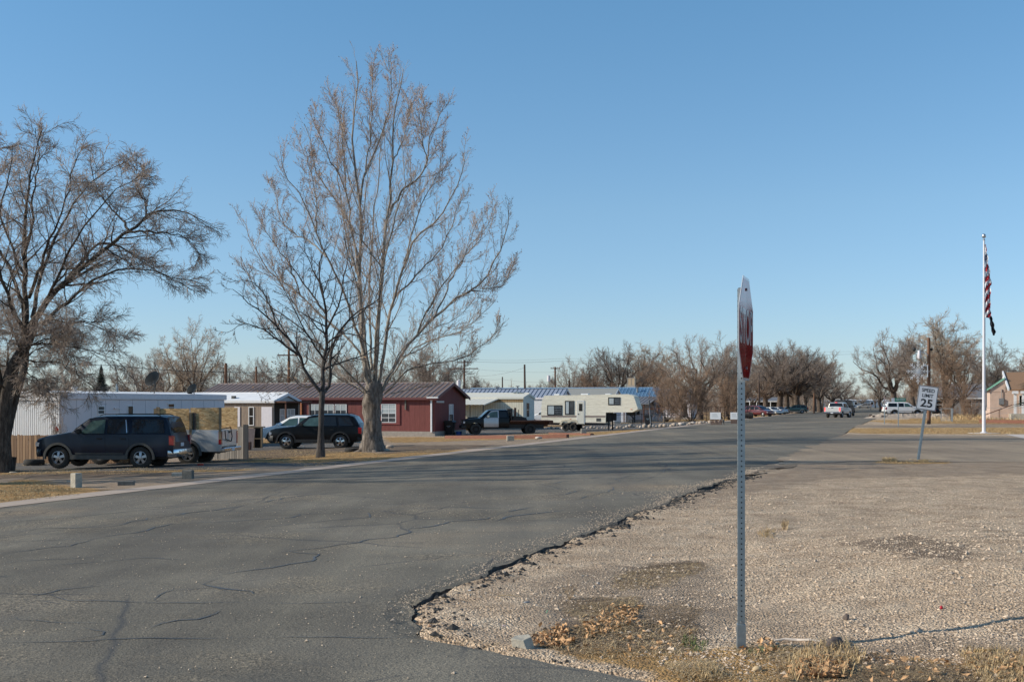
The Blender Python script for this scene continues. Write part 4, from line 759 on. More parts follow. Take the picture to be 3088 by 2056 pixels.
# --- background trees: a few grown kinds, unit height 10 m
def grow_kind(seed, kind):
    rng = np.random.default_rng(seed)
    th = {'round': 2.4, 'oak': 2.6, 'tall': 2.8, 'shrub': .15, 'bush': .05, 'thin': 3}[kind]; tr_r = {'round': .26, 'oak': .42, 'tall': .24, 'shrub': .16, 'bush': .08, 'thin': .16}[kind]
    tp, trr = trunk_path([(0, 0, -.3), (.05, 0, th*.4), (rng.normal(0, .12), rng.normal(0, .12), th)], [tr_r*1.35, tr_r, tr_r*.9], 8)
    nl = {'round': 9, 'oak': 10, 'tall': 9, 'shrub': 19, 'bush': 18, 'thin': 7}[kind]; Ls = []
    for i in range(nl):
        a = 2*PI*(i+rng.uniform(-.3, .3))/nl*1.0+seed; e = rng.uniform(0, 1)
        sp = {'round': 3.6, 'oak': 5.6, 'tall': 2.2, 'shrub': 5.2, 'bush': 4.5, 'thin': 2.6}[kind]*(.35+.75*e); top = th+(9.2-th)*(1-.45*e**1.5)*rng.uniform(.85, 1)
        if kind == 'bush': top *= .9
        if kind == 'oak':
            pts = [(0, 0, th-.3), (math.cos(a)*sp*.35, math.sin(a)*sp*.35, th+(top-th)*.3), (math.cos(a+.25)*sp*.6+rng.normal(0, .3), math.sin(a+.25)*sp*.6, th+(top-th)*.5), (math.cos(a)*sp*.85, math.sin(a)*sp*.85, th+(top-th)*.85+rng.normal(0, .3)), (math.cos(a)*sp, math.sin(a)*sp, top)]
        elif kind in ('shrub', 'bush'):
            pts = [(rng.normal(0, .12), rng.normal(0, .12), 0), (math.cos(a)*sp*.3, math.sin(a)*sp*.3, top*.18), (math.cos(a)*sp*.65, math.sin(a)*sp*.65, top*.5), (math.cos(a)*sp*.95, math.sin(a)*sp*.95, top)]
        else:
            pts = [(0, 0, th-.6), (math.cos(a)*sp*.35, math.sin(a)*sp*.35, th+(top-th)*.35), (math.cos(a)*sp*.75, math.sin(a)*sp*.75, th+(top-th)*.7), (math.cos(a)*sp, math.sin(a)*sp, top)]
        Ls.append(resample(pts, 10))
    PT = np.array(Ls); PT[:, 1:] += rng.normal(0, .09, PT[:, 1:].shape); RD = np.tile(tr_r*.5*np.linspace(1, .16, 10), (nl, 1))
    n2, n3, n4 = {'bush': (10, 10, 6), 'shrub': (12, 12, 8)}.get(kind, (12, 11, 6)); dr = -.03 if kind == 'round' else .03
    L2, R2 = sprout(PT, RD, n2, .7, .42, 7, rng, .22, 1, (0, 0, .05), .16, .5, lmin=.9, fall=.4); L3, R3 = sprout(L2, R2, n3, .7, .5, 5, rng, .12, 1, (0, 0, dr), .17, .5, lmin=.5); L4, R4 = sprout(L3, R3, n4, .7, .55, 3, rng, .1, 1, (0, 0, dr), .15, .6, lmin=.3)
    a = tubes_mesh('trunk', [(tp, trr, 9), (PT, RD*.85, 6), (L2, R2*.6, 4, .014)], [m_barkb]) if kind != 'bush' else tubes_mesh('trunk', [(PT, RD, 5)], [m_bush])
    b_ = [(L3, np.minimum(R3, .016), 3, .010), (L4, R4*0, 3, .0075)]+([(L2, R2, 3, .02)] if kind == 'bush' else [])
    c = {k: tubes_mesh('crown', b_, [m]) for k, m in (('b', m_twigb),)}
    return a, c['b']
KINDS = {k: [grow_kind(s, k.rstrip('2')) for s in (sd,)] for k, sd in (('round', 3), ('round2', 13), ('oak', 4), ('oak2', 14), ('tall', 6), ('tall2', 16), ('shrub', 7), ('bush', 9), ('thin', 10))}
TW = {'b': m_twigb, 't': m_twigt, 'd': m_twigd, 'u': m_bush}; mesh_cache = {}
BGROUP = 'bare trees in the background'
def bgtree(kind, px, Yt, top, label, tone='b', wide=1.0, rz=None, basepx=None, name='bare_tree', cat='tree', group=BGROUP):
    p = at(px, Yt); h = hgt(px, top, Yt); s = h/9.6; a, c = KINDS[kind][0]
    t = thing(name, label, cat, (p.x, p.y, p.z-.05), random.uniform(0, 6.28) if rz is None else rz, group); t.scale = (s*wide, s*wide, s)
    link('trunk', a, t)
    key = (kind, tone)
    if key not in mesh_cache:
        m2 = c.copy(); m2.materials[0] = TW[tone]; mesh_cache[key] = m2
    link('crown', mesh_cache[key], t); return t
for a in [('round', 425, 135, 1058, 'broad low bare tree rising behind the satellite dish'), ('round2', 585, 118, 968, 'tall bare tree with a forked top beside the satellite dish', 't', .8), ('oak', 500, 150, 1062, 'wide bare tree between the dish and the tall forked tree', 't'), ('round', 655, 150, 1078, 'short bare tree at the end of the brown metal roof'),
  ('round2', 760, 160, 1085, 'bare tree behind the brown roof left of the young street tree'), ('oak2', 850, 165, 1070, 'bare tree behind the brown roof between two wooden poles', 'b', .9), ('round', 950, 170, 1060, 'bare tree showing behind the young street tree crown'), ('tall', 1060, 180, 1072, 'bare tree hidden behind the tall poplar limbs', 'b', 1.3), ('oak', 1180, 185, 1085, 'bare tree just right of the poplar trunk', 'b'),
  ('tall2', 1290, 170, 1052, 'upright bare tree over the gable of the red house', 'b', 1.3), ('round', 1385, 185, 1095, 'bare tree beside the crossarm power pole', 'd', .9), ('round2', 1440, 260, 1140, 'small distant bare tree over the cream mobile home'), ('tall', 20, 140, 1090, 'bare tree behind the white corrugated wall'), ('round', 180, 150, 1100, 'bare tree left of the conifer', 't'), ('oak', -40, 120, 1080, 'bare tree at the far left edge behind the elm'),
  ('round', 1640, 230, 1132, 'smallest bare tree left of the transformer pole', 'd'), ('round2', 1722, 215, 1080, 'tall slim bare tree above the blue roof chimney', 'b', .8), ('tall', 1790, 215, 1082, 'upright bare tree right of the transformer pole', 'd', 1.2), ('oak', 1862, 190, 1040, 'dark crooked bare tree behind the blue roof', 'd', .8),
  ('tall2', 1935, 240, 1045, 'pale fine twigged tree above the rooftop cooler', 't', 1.3), ('tall', 2005, 250, 1062, 'pale fine twigged tree right of the rooftop cooler', 't', 1.3), ('round2', 1960, 215, 1085, 'brown bare tree just behind the rooftop cooler', 'u', 1.1), ('oak2', 2110, 165, 1012, 'large crooked bare tree behind the multi stem shrub tree', 'b', .85), ('tall', 2190, 200, 1035, 'bare tree immediately left of the stop sign post', 'b', 1.2), ('round2', 2240, 210, 1090, 'bare tree hidden partly by the stop sign', 'b'), ('round', 1790, 180, 1120, 'low brown bare tree beside the grey shingle roof', 'u', 1.1)]: bgtree(*a)
bgtree('shrub', 2085, 128, 1105, 'wide multi stem tan brown shrub tree behind the white notice board', 'u', .95, name='shrub_tree')
bgtree('shrub', 2010, 150, 1150, 'tan brown shrub tree in front of the white house wall by the trailer nose', 'u', .8, name='shrub_tree')
bgtree('shrub', 2200, 150, 1130, 'tan brown shrub tree behind the second notice board', 'u', .8, name='shrub_tree')
bgtree('bush', 2047, 138, 1232, 'small rusty brown bush by the chain link fence', 'u', .8, name='bush', cat='bush', group='bushes')
for a in [('oak', 2352, 245, 1035, 'thick trunked street tree directly behind the maroon minivan', 'b'), ('oak2', 2372, 252, 1050, 'leaning street tree between the two thickest trunks', 'b', .9), ('oak', 2392, 248, 1042, 'dark trunked street tree beside the green sport utility', 'd'), ('oak2', 2402, 243, 1046, 'pale trunked street tree with a long limb reaching over the street', 'b', 1.1),
  ('oak', 2471, 262, 1090, 'light trunked street tree right of the brown pole', 'b'), ('thin', 2480, 275, 1100, 'thin twin trunked tree behind the light trunked tree'), ('oak2', 2510, 300, 1120, 'street tree above the silver pickup'), ('oak', 2545, 350, 1150, 'farthest street tree on the left side', 'b'), ('thin', 2432, 255, 1130, 'slim pale tree left of the brown pole', 't'), ('oak2', 2310, 235, 1060, 'bare tree between the stop sign and the thick street trunks', 'b'),
  ('round', 2270, 225, 1120, 'low brown tree behind the maroon minivan', 'u'), ('oak', 2455, 290, 1075, 'tall street tree beyond the brown pole', 'b', .9), ('round2', 2340, 300, 1100, 'background tree filling the gap between street trunks', 'd'), ('round', 2430, 320, 1110, 'background tree right of the street trunks', 'd')]: bgtree(*a, group='street trees lining the left side')
for a in [('round', 2600, 470, 1185, 'small tree at the far end of the street', 't'), ('round2', 2640, 430, 1165, 'pinkish tree in front of the farthest mobile homes', 't'), ('tall', 2575, 520, 1190, 'tiny far tree left of the street end', 'b'), ('round', 2560, 600, 1196, 'lowest far tree above the street end', 'b', 1.5), ('round2', 2680, 560, 1185, 'far tree left of the white sport utility', 'd', 1.5),
  ('oak', 2695, 230, 1005, 'wide spreading tree with drooping left limbs on the right side of the street', 'b', .85), ('round2', 2655, 260, 1100, 'lower tree left of the wide spreading tree', 'b'), ('tall', 2755, 205, 1015, 'bare tree behind the speed limit sign', 'b', 1.3), ('tall2', 2852, 170, 955, 'tallest fine twigged tree right of the snowflake pole', 't', 1.15), ('round', 2800, 170, 1090, 'dense brown tree right behind the snowflake pole', 'u', 1.0),
  ('round2', 2905, 165, 1025, 'bare tree between the tallest tree and the flagpole', 'u'), ('thin', 3000, 138, 1040, 'thin dark tree in front of the green trimmed gable', 'd', 1.1), ('round', 3055, 230, 1080, 'bare tree above the tan roof', 'b'), ('round2', 2960, 215, 1065, 'bare tree just left of the flagpole', 'b'), ('oak', 3130, 220, 1060, 'bare tree past the right edge above the tan roof', 'b'), ('round', 2870, 150, 1130, 'low brown tree behind the round bush', 'u', 1.2)]: bgtree(*a, group='bare trees on the right side')
bgtree('bush', 2925, 128, 1185, 'large rounded brown bush left of the flagpole', 'u', .85, name='bush', cat='bush', group='bushes')
bgtree('bush', 2860, 135, 1200, 'brown bush behind the chain link fence on the right', 'u', .9, name='bush', cat='bush', group='bushes')
bgtree('bush', 175, 52, 1240, 'leggy dry bush in front of the white corrugated wall', 'b', .35, name='bush', cat='bush', group='bushes')
# distant wood closing the horizon
groups = []
rng = np.random.default_rng(3)
xs = []; 
for px in np.arange(-500, 3700, 14):
    Yt = rng.uniform(520, 900) if 2480 < px < 2720 else rng.uniform(300, 420); p = at(px, Yt); h = rng.uniform(5.5, 8.5)*(1 if 2480 < px < 2720 else 1.0)
    n = 34; t0 = np.stack([np.full(n, p.x)+rng.normal(0, 3.2, n), np.full(n, p.y)+rng.normal(0, 3, n), np.full(n, p.z)], -1); d = rng.normal(0, .32, (n, 3)); d[:, 2] = 1; d = norm(d); hh = h*rng.uniform(.45, 1, n)[:, None]
    groups.append(np.stack([t0, t0+d*hh*.5, t0+d*hh*.8+rng.normal(0, .3, (n, 3)), t0+d*hh+rng.normal(0, .5, (n, 3))], 1))
G0 = np.concatenate(groups); G1_, R1_ = sprout(G0, np.full(G0.shape[:2], .07), 7, .6, .4, 3, rng, .2, 1, (0, 0, .05), .15, .6)
tag(link('distant_woodland', tubes_mesh('distant_woodland', [(G0, np.tile([.09, .07, .05, .02], (len(G0), 1)), 3), (G1_, R1_, 3, .02)], [m_twigb])), 'hazy band of bare woodland along the horizon behind the houses', 'woodland', kind='stuff')
# conifer
p = at(305, 140); cf = thing('conifer_tree', 'small dark evergreen above the white mobile home roof', 'tree', p); hh = hgt(305, 1098, 140)
mb = MB(); mb.tube((0, 0, 0), (0, 0, hh), .16, .02, 7); mb.build('trunk', m_barkb, cf)
rng = np.random.default_rng(2); n = 9000; z = rng.uniform(.12, 1, n)**.8; a = rng.uniform(0, 2*PI, n); r = (1-z)*2.5*rng.uniform(.25, 1.05, n)*(1+.25*np.sin(z*42)); c = np.stack([np.cos(a)*r, np.sin(a)*r, z*hh-.12*r], -1)
d = np.stack([np.cos(a), np.sin(a), np.full(n, -.35)], -1)*(.30*np.clip(1.15-z, .12, 1))[:, None]; s = np.stack([-np.sin(a), np.cos(a), np.zeros(n)], -1)*(.10*np.clip(1.3-z, .3, 1))[:, None]
V = np.stack([c-d-s, c-d+s, c+d], 1); link('crown', np_mesh('crown', V.reshape(-1, 3), np.arange(n*3).reshape(n, 3), m_conif), cf)

for k, (px, Yd) in enumerate(((3225, 96), (3262, 104), (3310, 96), (3370, 104), (3440, 96), (3520, 104), (3620, 96), (3740, 100))):
    q = at(px, Yd); c_ = copy_tree(cf); c_.location = q; c_.rotation_euler = (0, 0, k*1.3); s_ = 10.6/hh; c_.scale = (1.9, 1.9, s_*(1+.06*(k % 3)))
    c_['label'] = 'dense evergreen in the row past the right edge of the view'; c_['group'] = 'evergreens past the right edge'

q = Vector((-21.5, 33.3, 0)); q.z = gz(q.x, q.y)-.1; o_ = copy_tree(pop); o_.location = q; o_.rotation_euler = (0, 0, 2.4); o_['label'] = 'second tall bare poplar past the left edge, nearer the camera, shading the road'
# ------------------------------------------------------------------ vehicles (local x forward, y left, z up; t = distance back from the nose)
class Car:
    def __init__(s, L, Wd, top, sill=.38, belt=1.2, axles=(.85, 3.9), r=.36, arch=.07, tumble=.20, crown=.03, round_=.10, noseb=None, ww=None):
        s.L, s.W, s.top, s.sill, s.belt, s.ax, s.r, s.arch, s.tb, s.cr, s.rd = L, Wd, top, sill, belt, axles, r, arch, tumble, crown, round_
        s.noseb = noseb or [(0, .5), (.25, sill+.02), (L-.3, sill+.02), (L, .5)]; s.ww = ww
    def X(s, t): return s.L/2-t
    def zt(s, t): return float(np.interp(t, [p[0] for p in s.top], [p[1] for p in s.top]))
    def zb(s, t):
        z = float(np.interp(t, [p[0] for p in s.noseb], [p[1] for p in s.noseb])); R = s.r+s.arch
        for a in s.ax:
            d = t-a
            if abs(d) < R: z = max(z, s.r+math.sqrt(max(0, R*R-d*d)))
        return z
    def w(s, t):
        k = s.W/2; e = s.rd
        if t < .7: k *= 1-e*((.7-t)/.7)**2
        if t > s.L-.5: k *= 1-e*.45*((t-s.L+.5)/.5)**2
        return k
    def Y(s, t, z):
        f = np.clip((z-s.sill)/(s.belt-s.sill), 0, 1); return s.w(t)*float(np.interp(f, [0, .15, .4, .7, 1], [.93, .985, 1, .99, .965]))
    def bz(s, t): return min(s.belt, s.zt(t)-.07)
    def ye(s, t): b = s.bz(t); return s.Y(t, b)-.02-s.tb*(s.zt(t)-b)
    def side(s, t, z):
        b = s.bz(t)
        if z <= b: return s.Y(t, z)
        yb, e = s.Y(t, b), s.ye(t); return yb+(e-yb)*min(1, (z-b)/max(.02, s.zt(t)-.06-b))
    def stations(s, t0, t1):
        T = set(np.round(np.arange(t0, t1, .16), 3)) | {t0, t1} | {p[0] for p in s.top if t0 <= p[0] <= t1} | {p[0] for p in s.noseb if t0 <= p[0] <= t1}
        R = s.r+s.arch
        for a in s.ax:
            for an in np.linspace(0, PI, 15):
                t = a-R*math.cos(an)
                if t0 < t < t1: T.add(round(t, 4))
            for t in (a-R-.004, a+R+.004):
                if t0 < t < t1: T.add(round(t, 4))
        return sorted(T)
    def body(s, t0=0, t1=None):
        t1 = s.L if t1 is None else t1; mb = MB(); T = s.stations(t0, t1); K = None; rows = []
        for t in T:
            b, zb, zt, ye = s.bz(t), s.zb(t), s.zt(t), s.ye(t); b = max(b, zb+.05)
            h = [(0, zb), (s.Y(t, zb)-.16, zb), (s.Y(t, zb+.02), zb+.015)]
            for f in (.25, .5, .75): z = zb+.02+(b-zb-.02)*f; h.append((s.Y(t, z), z))
            h.append((s.Y(t, b), b)); sh = (s.Y(t, b)-.02, b+.012); h.append(sh)
            h += [(ye, max(zt-.06, b+.02)), (ye-.035, max(zt-.018, b+.035)), (ye*.6, zt+s.cr*.6), (0, zt+s.cr)]
            row = [(s.X(t), y, z) for y, z in h]+[(s.X(t), -y, z) for y, z in reversed(h[1:-1])]; rows.append(row)
        k = len(rows[0]); fs = []
        for i in range(len(rows)-1):
            for j in range(k): j2 = (j+1) % k; fs.append((i*k+j, (i+1)*k+j, (i+1)*k+j2, i*k+j2))
        fs.append(tuple(range(k))); n = (len(rows)-1)*k; fs.append(tuple(range(n+k-1, n-1, -1)))
        mb.add([v for r_ in rows for v in r_], fs); return mb
    def poly(s, mb, pts, sy, off=.006, mi=0):
        mb.add([(s.X(t), sy*(s.side(t, z)+off), z) for t, z in pts], [tuple(range(len(pts)))], mi)
    def strip(s, mb, pts, sy, wd, off=.006, mi=0):
        """thin band following (t,z) points on the side"""
        for i in range(len(pts)-1):
            (ta, za), (tb, zb) = pts[i], pts[i+1]; n = Vector((-(zb-za), tb-ta)).normalized()*wd/2
            q = [(ta+n.x, za+n.y), (ta-n.x, za-n.y), (tb-n.x, zb-n.y), (tb+n.x, zb+n.y)]; s.poly(mb, q, sy, off, mi)
    def panel(s, t0, t1, z0, z1, sy, off=.007, nz=5, nt=4):
        mb = MB(); V = []
        for i in range(nt+1):
            for j in range(nz+1):
                t = t0+(t1-t0)*i/nt; z = z0+(z1-z0)*j/nz; V.append((s.X(t), sy*(s.side(t, z)+off), z))
        n = len(V); V += [(x, y-sy*.02, z) for x, y, z in V]; k = nz+1
        fs = [(i*k+j, i*k+j+1, (i+1)*k+j+1, (i+1)*k+j) for i in range(nt) for j in range(nz)]
        bd = [j for j in range(k)]+[i*k+nz for i in range(1, nt+1)]+[nt*k+j for j in range(nz-1, -1, -1)]+[i*k for i in range(nt-1, 0, -1)]
        fs += [(bd[i], bd[(i+1) % len(bd)], bd[(i+1) % len(bd)]+n, bd[i]+n) for i in range(len(bd))]
        mb.add(V, fs); return mb
    def screen(s, ta, tb, fa=.84, fb=.80, off=.012, n=6):
        mb = MB(); V = []
        ca, cb = s.zt(ta), s.zt(tb)
        sl = Vector((-(tb-ta), 0, cb-ca)); nrm = Vector((0, 1, 0)).cross(sl).normalized()
        if nrm.z < 0: nrm = -nrm
        for t, f in ((ta, fa), (tb, fb)):
            y1 = s.ye(t)*f
            for i in range(n+1):
                y = -y1+2*y1*i/n; k = abs(y)/max(.01, s.ye(t)); z = s.zt(t)+s.cr*(1-k)+.0
                V.append(Vector((s.X(t), y, z))+nrm*off)
        mb.add(V, [(i, i+1, n+2+i, n+1+i) for i in range(n)]); return mb
wheel_cache = {}
def wheel(parent, x, y, r, w, rim, style='spoke', dual=False):
    key = (round(r, 3), w, rim.name, style, y > 0)
    sg = 1 if y > 0 else -1
    if key not in wheel_cache:
        mb = MB(); rr = r*.60; h = w/2
        mb.lathe([(rr*.96, -h*.85), (rr, -h), (r*.88, -h), (r*.975, -h*.8), (r, -h*.45), (r, h*.45), (r*.975, h*.8), (r*.88, h), (rr, h), (rr*.96, h*.85)], 30); mb.lathe([(0, -sg*h*.1), (rr*.97, -sg*h*.1)], 24)
        for i in range(30):
            a = 2*PI*i/30; mb.box(r*.995*math.cos(a)-.012, r*.995*math.cos(a)+.012, -h*.8, h*.8, r*.995*math.sin(a)-.012, r*.995*math.sin(a)+.012)
        tyre = mb.mesh('wheel', m_rubber, 40)
        mb = MB(); o = sg*h
        mb.lathe([(rr*1.0, o*.95), (rr*.93, o*.98), (rr*.88, o*.6), (rr*.86, o*.1)], 26)
        if style == 'spoke':
            for i in range(5):
                a = 2*PI*i/5+.3; c, s_ = math.cos(a), math.sin(a); px, pz = -s_, c; a1, a2 = rr*.2, rr*.92; b1, b2 = rr*.16, rr*.22
                for q in (0,):
                    v = [(c*a1+px*b1, o*.8, s_*a1+pz*b1), (c*a1-px*b1, o*.8, s_*a1-pz*b1), (c*a2-px*b2, o*.6, s_*a2-pz*b2), (c*a2+px*b2, o*.6, s_*a2+pz*b2)]
                    mb.add(v+[(x_, y_-sg*.03, z_) for x_, y_, z_ in v], [(0, 1, 2, 3), (0, 3, 7, 4), (1, 2, 6, 5)])
            mb.lathe([(0, o*.92), (rr*.2, o*.9), (rr*.26, o*.7)], 16)
        else:
            mb.lathe([(0, o*.75), (rr*.22, o*.75), (rr*.26, o*.45), (rr*.7, o*.5), (rr*.86, o*.2)], 24)
            for i in range(8):
                a = 2*PI*i/8; mb.box(rr*.55*math.cos(a)-.02, rr*.55*math.cos(a)+.02, min(o*.5, o*.56), max(o*.5, o*.56), rr*.55*math.sin(a)-.02, rr*.55*math.sin(a)+.02, 1)
        wheel_cache[key] = (tyre, mb.mesh('rim', [rim, m_plast], 35))
    ty, ri = wheel_cache[key]; o = link('wheel', ty, parent, (x, y, r)); link('rim', ri, o); return o
def four_wheels(c, par, rim, style='spoke', w=.25, steer=0):
    for t in c.ax:
        for sy in (1, -1):
            o = wheel(par, c.X(t), sy*(c.W/2-w/2-.02), c.r, w, rim, style)
            if t == c.ax[0] and steer: o.rotation_euler = (0, 0, steer)
    mb = MB()
    z1 = c.r*1.35
    mb.box(c.X(c.L-.35), c.X(.35), -c.W*.32, c.W*.32, c.sill-.06, z1+.2)
    for t in c.ax: mb.tube((c.X(t), -c.W*.42, c.r), (c.X(t), c.W*.42, c.r), .06, n=8)
    mb.build('underbody', m_plast, par)
def place(name, label, cat, px, py=None, Yd=None, head=0, group=None):
    p = P(px, py) if Yd is None else at(px, Yd)
    if Yd is None and 'trailer' not in name: p = Vector((p.x*(1+.95/p.y), p.y+.95, 0))
    z = gz(p.x, p.y)
    u, v = uv(p.x, p.y)
    if float(ur(v)) < u < UL: z = float(g(p.x, p.y))+.004
    return thing(name, label, cat, (p.x, p.y, z), math.radians(head), group)
VG = 'vehicles parked or driving along the street'

def suv(par, c, paint, wins, wst, rgt, glass_m=m_gdark, front_glass=None, flare=None, rimm=m_alloy, style='spoke', doors=(), lower=None, rails=True, bump_m=m_plast, bump_r=None, lens=m_red, belt_trim=None, detail=1, ww=.25, steer=0, tail_z=(.85, 1.2), hub=None, mirror=None, brake=False):
    c.body().build('body', paint, par, 32)
    for i, pts in enumerate(wins):
        for sy in (1, -1):
            mb = MB(); c.poly(mb, pts, sy, .008); w = mb.build('window', front_glass if (i == 0 and front_glass) else glass_m, par)
            if belt_trim:
                m2 = MB(); q = pts+[pts[0]]; c.strip(m2, q, sy, .022, .012); m2.build('window_frame', belt_trim, w)
    c.screen(*wst).build('windshield', front_glass or glass_m, par)
    c.screen(rgt[0], rgt[1], .84, .8).build('rear_window', glass_m, par)
    for (t0, t1) in doors:
        for sy in (1, -1):
            d = c.panel(t0, t1, c.sill+.10, c.bz((t0+t1)/2)-.02, sy).build('door', paint, par, 30)
            h = MB(); zz = c.belt-.16; y = sy*(c.side(t1-.15, zz)+.02); h.box(c.X(t1-.12), c.X(t1-.30), min(y, y+sy*.03), max(y, y+sy*.03), zz-.02, zz+.025, 0, .008); h.build('handle', m_plast if paint is not m_whitec else paint, d)
    if flare:
        for a in c.ax:
            for sy in (1, -1):
                mb = MB(); R0 = c.r+c.arch-.01; V = []; n = 18
                for i in range(n+1):
                    an = -.12+(PI+.24)*i/n; t = a-R0*math.cos(an); z = c.r+R0*math.sin(an); t2 = a-(R0+.085)*math.cos(an); z2 = c.r+(R0+.085)*math.sin(an); y = c.W/2
                    V += [(c.X(t), sy*(y-.08), z), (c.X(t), sy*(y+.03), z), (c.X(t2), sy*(y+.025), z2), (c.X(t2), sy*(y-.04), z2)]
                mb.add(V, [(i*4+j, i*4+j+1, i*4+5+j, i*4+4+j) for i in range(n) for j in range(3)]); mb.build('fender_flare', flare, par, 40)
    four_wheels(c, par, rimm, style, ww, steer)
    if lower:
        for sy in (1, -1):
            mb = MB(); a0, a1 = c.ax[0]+c.r+c.arch+.06, c.ax[1]-c.r-c.arch-.06; mb.prism([(c.X(a0), c.sill-.06), (c.X(a1), c.sill-.06), (c.X(a1), c.sill+.10), (c.X(a0), c.sill+.10)], min(sy*(c.W/2-.12), sy*(c.W/2+.035)), max(sy*(c.W/2-.12), sy*(c.W/2+.035))); mb.build('running_board', lower, par)
    hw = c.W/2
    for nm, t0, t1, m_ in (('front_bumper', -.10, .22, bump_m), ('rear_bumper', c.L-.2, c.L+.14, bump_r or bump_m)):
        mb = MB(); V = []; zz = (.43, .50, .64, .70); tt = (t1, t0+.02) if nm == 'front_bumper' else (t0, t1)
        pts = [(tt[0], hw*.985), (tt[1]+(.12 if nm[0] == 'f' else -.10), hw*.93), (tt[1], hw*.72), (tt[1], -hw*.72), (tt[1]+(.12 if nm[0] == 'f' else -.10), -hw*.93), (tt[0], -hw*.985)]
        for z, k in zip(zz, (.985, 1, 1, .985)):
            for t, y in pts: V.append((c.X(t)*(1 if k == 1 else .995), y*k, z))
        n = len(pts); fs = [(r_*n+i, r_*n+(i+1) % n, (r_+1)*n+(i+1) % n, (r_+1)*n+i) for r_ in range(3) for i in range(n)]+[tuple(range(n)), tuple(range(4*n-1, 3*n-1, -1))]
        mb.add(V, fs); mb.build(nm, m_, par, 50)
    z0, z1 = tail_z
    for sy in (1, -1):
        mb = MB(); T = c.L; y = sy*c.side(T-.1, z0); mb.box(c.X(T-.16), c.X(T+.015), min(y-sy*.14, y+sy*.012), max(y-sy*.14, y+sy*.012), z0, z1, 0, .02); mb.build('taillight', m_brake if brake else lens, par)
        zt = c.zt(.02)
        mb = MB(); y = sy*c.side(.1, zt-.1); mb.box(c.X(.30), c.X(-.012), min(y-sy*.34, y+sy*.006), max(y-sy*.34, y+sy*.006), zt-.24, zt-.05, 0, .03); hd = mb.build('headlight', m_lamp, par)
        mb = MB(); mb.box(c.X(.36), c.X(.22), min(y-sy*.05, y+sy*.012), max(y-sy*.05, y+sy*.012), zt-.24, zt-.08, 0, .02); mb.build('side_marker', m_orange, hd)
        tm = wst[0]+.32; zm = c.belt+.10; ym = c.side(tm, c.belt)
        mb = MB(); mb.box(c.X(tm+.02), c.X(tm-.12), min(sy*(ym+.06), sy*(ym+.26)), max(sy*(ym+.06), sy*(ym+.26)), zm-.07, zm+.10, 0, .03); mb.box(c.X(tm), c.X(tm-.06), min(sy*(ym-.02), sy*(ym+.1)), max(sy*(ym-.02), sy*(ym+.1)), zm-.05, zm); mb.build('mirror', mirror or m_plast, par)
    mb = MB(); zt = c.zt(.02); mb.box(c.X(.2), c.X(-.008), -hw*.55, hw*.55, .74, zt-.06, 0, .02)
    g_ = mb.build('grille', m_plast, par)
    mb = MB(); mb.box(c.X(c.L+.012), c.X(c.L-.05), -.16, .16, .80, .93); mb.build('licence_plate', m_signw, par)
    if rails:
        tr0, tr1 = wst[1]+.35, rgt[1]-.25 if rgt[1] < rgt[0] else rgt[0]-.25
        for sy in (1, -1):
            mb = MB(); y = sy*(c.ye((tr0+tr1)/2)-.1); z = c.zt((tr0+tr1)/2)
            mb.path([(c.X(tr0), y, z), (c.X(tr0+.15), y, z+.06), (c.X(tr1-.15), y, z+.06), (c.X(tr1), y, z)], .014, 6); mb.build('roof_rail', m_plast, par)

# 1. dark blue full-size sport utility, nose to the left
exp_top = [(0, .98), (.05, 1.09), (.3, 1.17), (1.32, 1.34), (1.38, 1.38), (1.98, 1.83), (2.18, 1.89), (2.6, 1.92), (4.6, 1.92), (4.82, 1.87), (4.95, 1.58), (5.06, 1.22), (5.12, .95)]
def exp_car(): return Car(5.15, 1.99, exp_top, .40, 1.25, (.86, 3.92), .40, .075, .22)
exp_w = [[(1.66, 1.28), (2.08, 1.73), (2.58, 1.79), (2.58, 1.28)], [(2.68, 1.28), (2.68, 1.80), (3.38, 1.81), (3.50, 1.33), (3.47, 1.28)], [(3.62, 1.30), (3.58, 1.79), (4.60, 1.80), (4.74, 1.76), (4.82, 1.30)]]
t = place('sport_utility_vehicle', 'dark blue sport utility vehicle parked in shade nearest the wooden fence', 'car', 345, 1412, head=176.5, group=VG); c = exp_car()
t.location.z += .0
suv(t, c, m_navy, exp_w, (1.42, 1.96, .95, .9), (5.04, 4.84), m_gdark, m_gclr, m_trim, m_alloy, 'spoke', ((1.60, 2.62), (2.65, 3.50)), m_trim, True, m_navy, m_chrome, belt_trim=None)
for sy in (1, -1):
    mb = MB(); c.strip(mb, [(3.42, 1.31), (3.34, 1.78)], sy, .03, .014); mb.build('window_divider', m_chrome, t)
    mb = MB(); c.strip(mb, [(1.5, .55), (3.3, .55)], sy, .05, .016); mb.build('side_moulding', m_trim, t)
